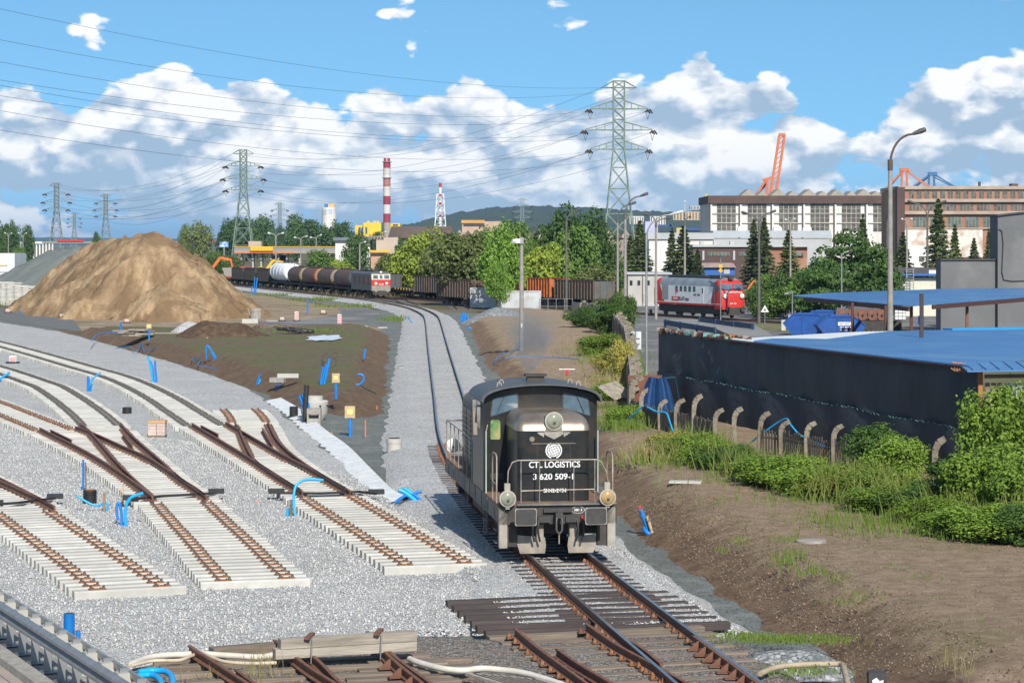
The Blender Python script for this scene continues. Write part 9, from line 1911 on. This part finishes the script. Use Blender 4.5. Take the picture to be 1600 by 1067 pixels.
wsec = [(0, 0.0), (0.02, 0.03), (0.075, 0.055), (0.08, 0.10), (0.02, 0.135), (0.0, 0.155), (0.02, 0.175), (0.08, 0.21), (0.075, 0.255), (0.02, 0.28), (0, 0.31)]
ang = math.atan2(bd.y, bd.x); L_ = (B0 - A0).length + 6
b = MB(); vs = []
for x in (-6, L_):
 for a_, z in wsec: vs.append(bd * x + I * (a_ + 0.16) + Vector((0, 0, 0.46 + z)))
k = len(wsec); b.add(vs, [(i, i + 1, k + i + 1, k + i) for i in range(k - 1)])
for i in range(k): b.v.append(tuple(Vector(vs[i]) - I * 0.006)); 
ob('beam', b, STEEL, cbz, smooth=50)
b = MB(); b.bar(bd * -6 - I * 0.10 + Vector((0, 0, 0.72)), bd * L_ - I * 0.10 + Vector((0, 0, 0.72)), 0.05, 0.09); ob('rear_rail', b, STEEL, cbz)
sp_ = 0.88; PMB = MB(); PMB.b6(-0.03, 0.03, -0.07, 0.07, 0, 0.80); PMM = mesh_of('post', PMB, STEEL); BMB = MB(); BMB.b6(-0.11, 0.11, -0.12, 0.10, 0.44, 0.74); BMM = mesh_of('spacer_plate', BMB, mat('spacer_steel', (0.50, 0.49, 0.44), (0.40, 0.39, 0.36), 3, 0.6, metal=0.2)); FMB = MB(); FMB.b6(-0.12, 0.12, -0.12, 0.12, 0, 0.02); FMB.cyl((0.07, -0.07, 0.02), (0.07, -0.07, 0.05), 0.02, 6); FMM = mesh_of('foot_plate', FMB, STEEL)
for i in range(int((L_ + 5) / sp_)):
 x = -4 + i * sp_
 for nm, me in (('post', PMM), ('spacer_plate', BMM), ('foot_plate', FMM)):
  o = bpy.data.objects.new(nm, me); COL.objects.link(o); o.parent = cbz; o.location = bd * x - I * 0.02; o.rotation_euler = (0, 0, ang)
pipes('thick dark blue pipe with stubs standing behind the crash barrier', (108, 1018), [([(108, 1024), (108, 958)], 0.11, BLUE), ([(122, 1020), (122, 985)], 0.05, BLUE), ([(96, 1022), (96, 1000)], 0.06, BLUE)], z=0.0)
# ================================================================ EXHAUST SMOKE
def smoke():
 b = MB(); b.lathe([(0.25, 0.0), (0.6, 0.8), (1.3, 2.0), (1.9, 3.4), (2.2, 4.6), (1.8, 5.6), (0.6, 6.2)], (0, 0, 0), 24)
 o = ob('exhaust_smoke', b, None, None, (1.21 - 0.13 * 4.7 - 0.1, 61.5, 4.42), smooth=80, rot=(R(-25), 0, 0)); o.scale = (0.55, 0.7, 0.36); o['kind'] = 'stuff'; o['label'] = 'thin blue grey exhaust smoke drifting behind the black locomotive'; o['category'] = 'smoke'
 m = bpy.data.materials.new('smoke'); m.use_nodes = True; g = NG(m.node_tree); nt = m.node_tree; nt.nodes.remove(nt.nodes['Principled BSDF'])
 tc = g.n('ShaderNodeTexCoord').outputs['Object']; n = g.noise(tc, 0.9, 4, 0.6); sep = g.n('ShaderNodeSeparateXYZ'); g.set(sep, 0, tc)
 rad = g.math('SQRT', g.math('ADD', g.math('POWER', sep.outputs[0], 2.0), g.math('POWER', sep.outputs[1], 2.0))); wid = g.math('MULTIPLY_ADD', sep.outputs[2], 0.42, 0.28)
 fall = g.math('SUBTRACT', 1.0, g.sstep(g.math('DIVIDE', rad, wid), 0.15, 0.95)); up = g.math('SUBTRACT', 1.0, g.sstep(sep.outputs[2], 1.5, 5.8))
 d = g.math('MULTIPLY', g.math('MULTIPLY', g.ramp(n, (0.38, 0.0), (0.68, 1.0)), g.math('MULTIPLY', fall, up)), 3.2)
 pv_ = g.n('ShaderNodeVolumePrincipled'); pv_.inputs['Color'].default_value = (0.55, 0.62, 0.70, 1); g.set(pv_, 'Density', d); pv_.inputs['Anisotropy'].default_value = 0.2
 g.L.new(pv_.outputs[0], nt.nodes['Material Output'].inputs['Volume']); o.data.materials.clear(); o.data.materials.append(m)
smoke()

# ================================================================ HAZE
HAZE = 0.00006
b = MB(); b.b6(-9500, 9500, -60, 16500, GZ - 1.0, 88)
hz = ob('haze', b, None); hz['kind'] = 'stuff'; hz['label'] = 'faint blue haze over the distant hills'; hz['category'] = 'haze'
m = bpy.data.materials.new('haze'); m.use_nodes = True; m.node_tree.nodes.remove(m.node_tree.nodes['Principled BSDF']); g = NG(m.node_tree)
pv_ = g.n('ShaderNodeVolumePrincipled'); pv_.inputs['Color'].default_value = (0.42, 0.66, 1.0, 1); pv_.inputs['Density'].default_value = HAZE; pv_.inputs['Anisotropy'].default_value = 0.1
g.L.new(pv_.outputs[0], m.node_tree.nodes['Material Output'].inputs['Volume']); hz.data.materials.append(m)
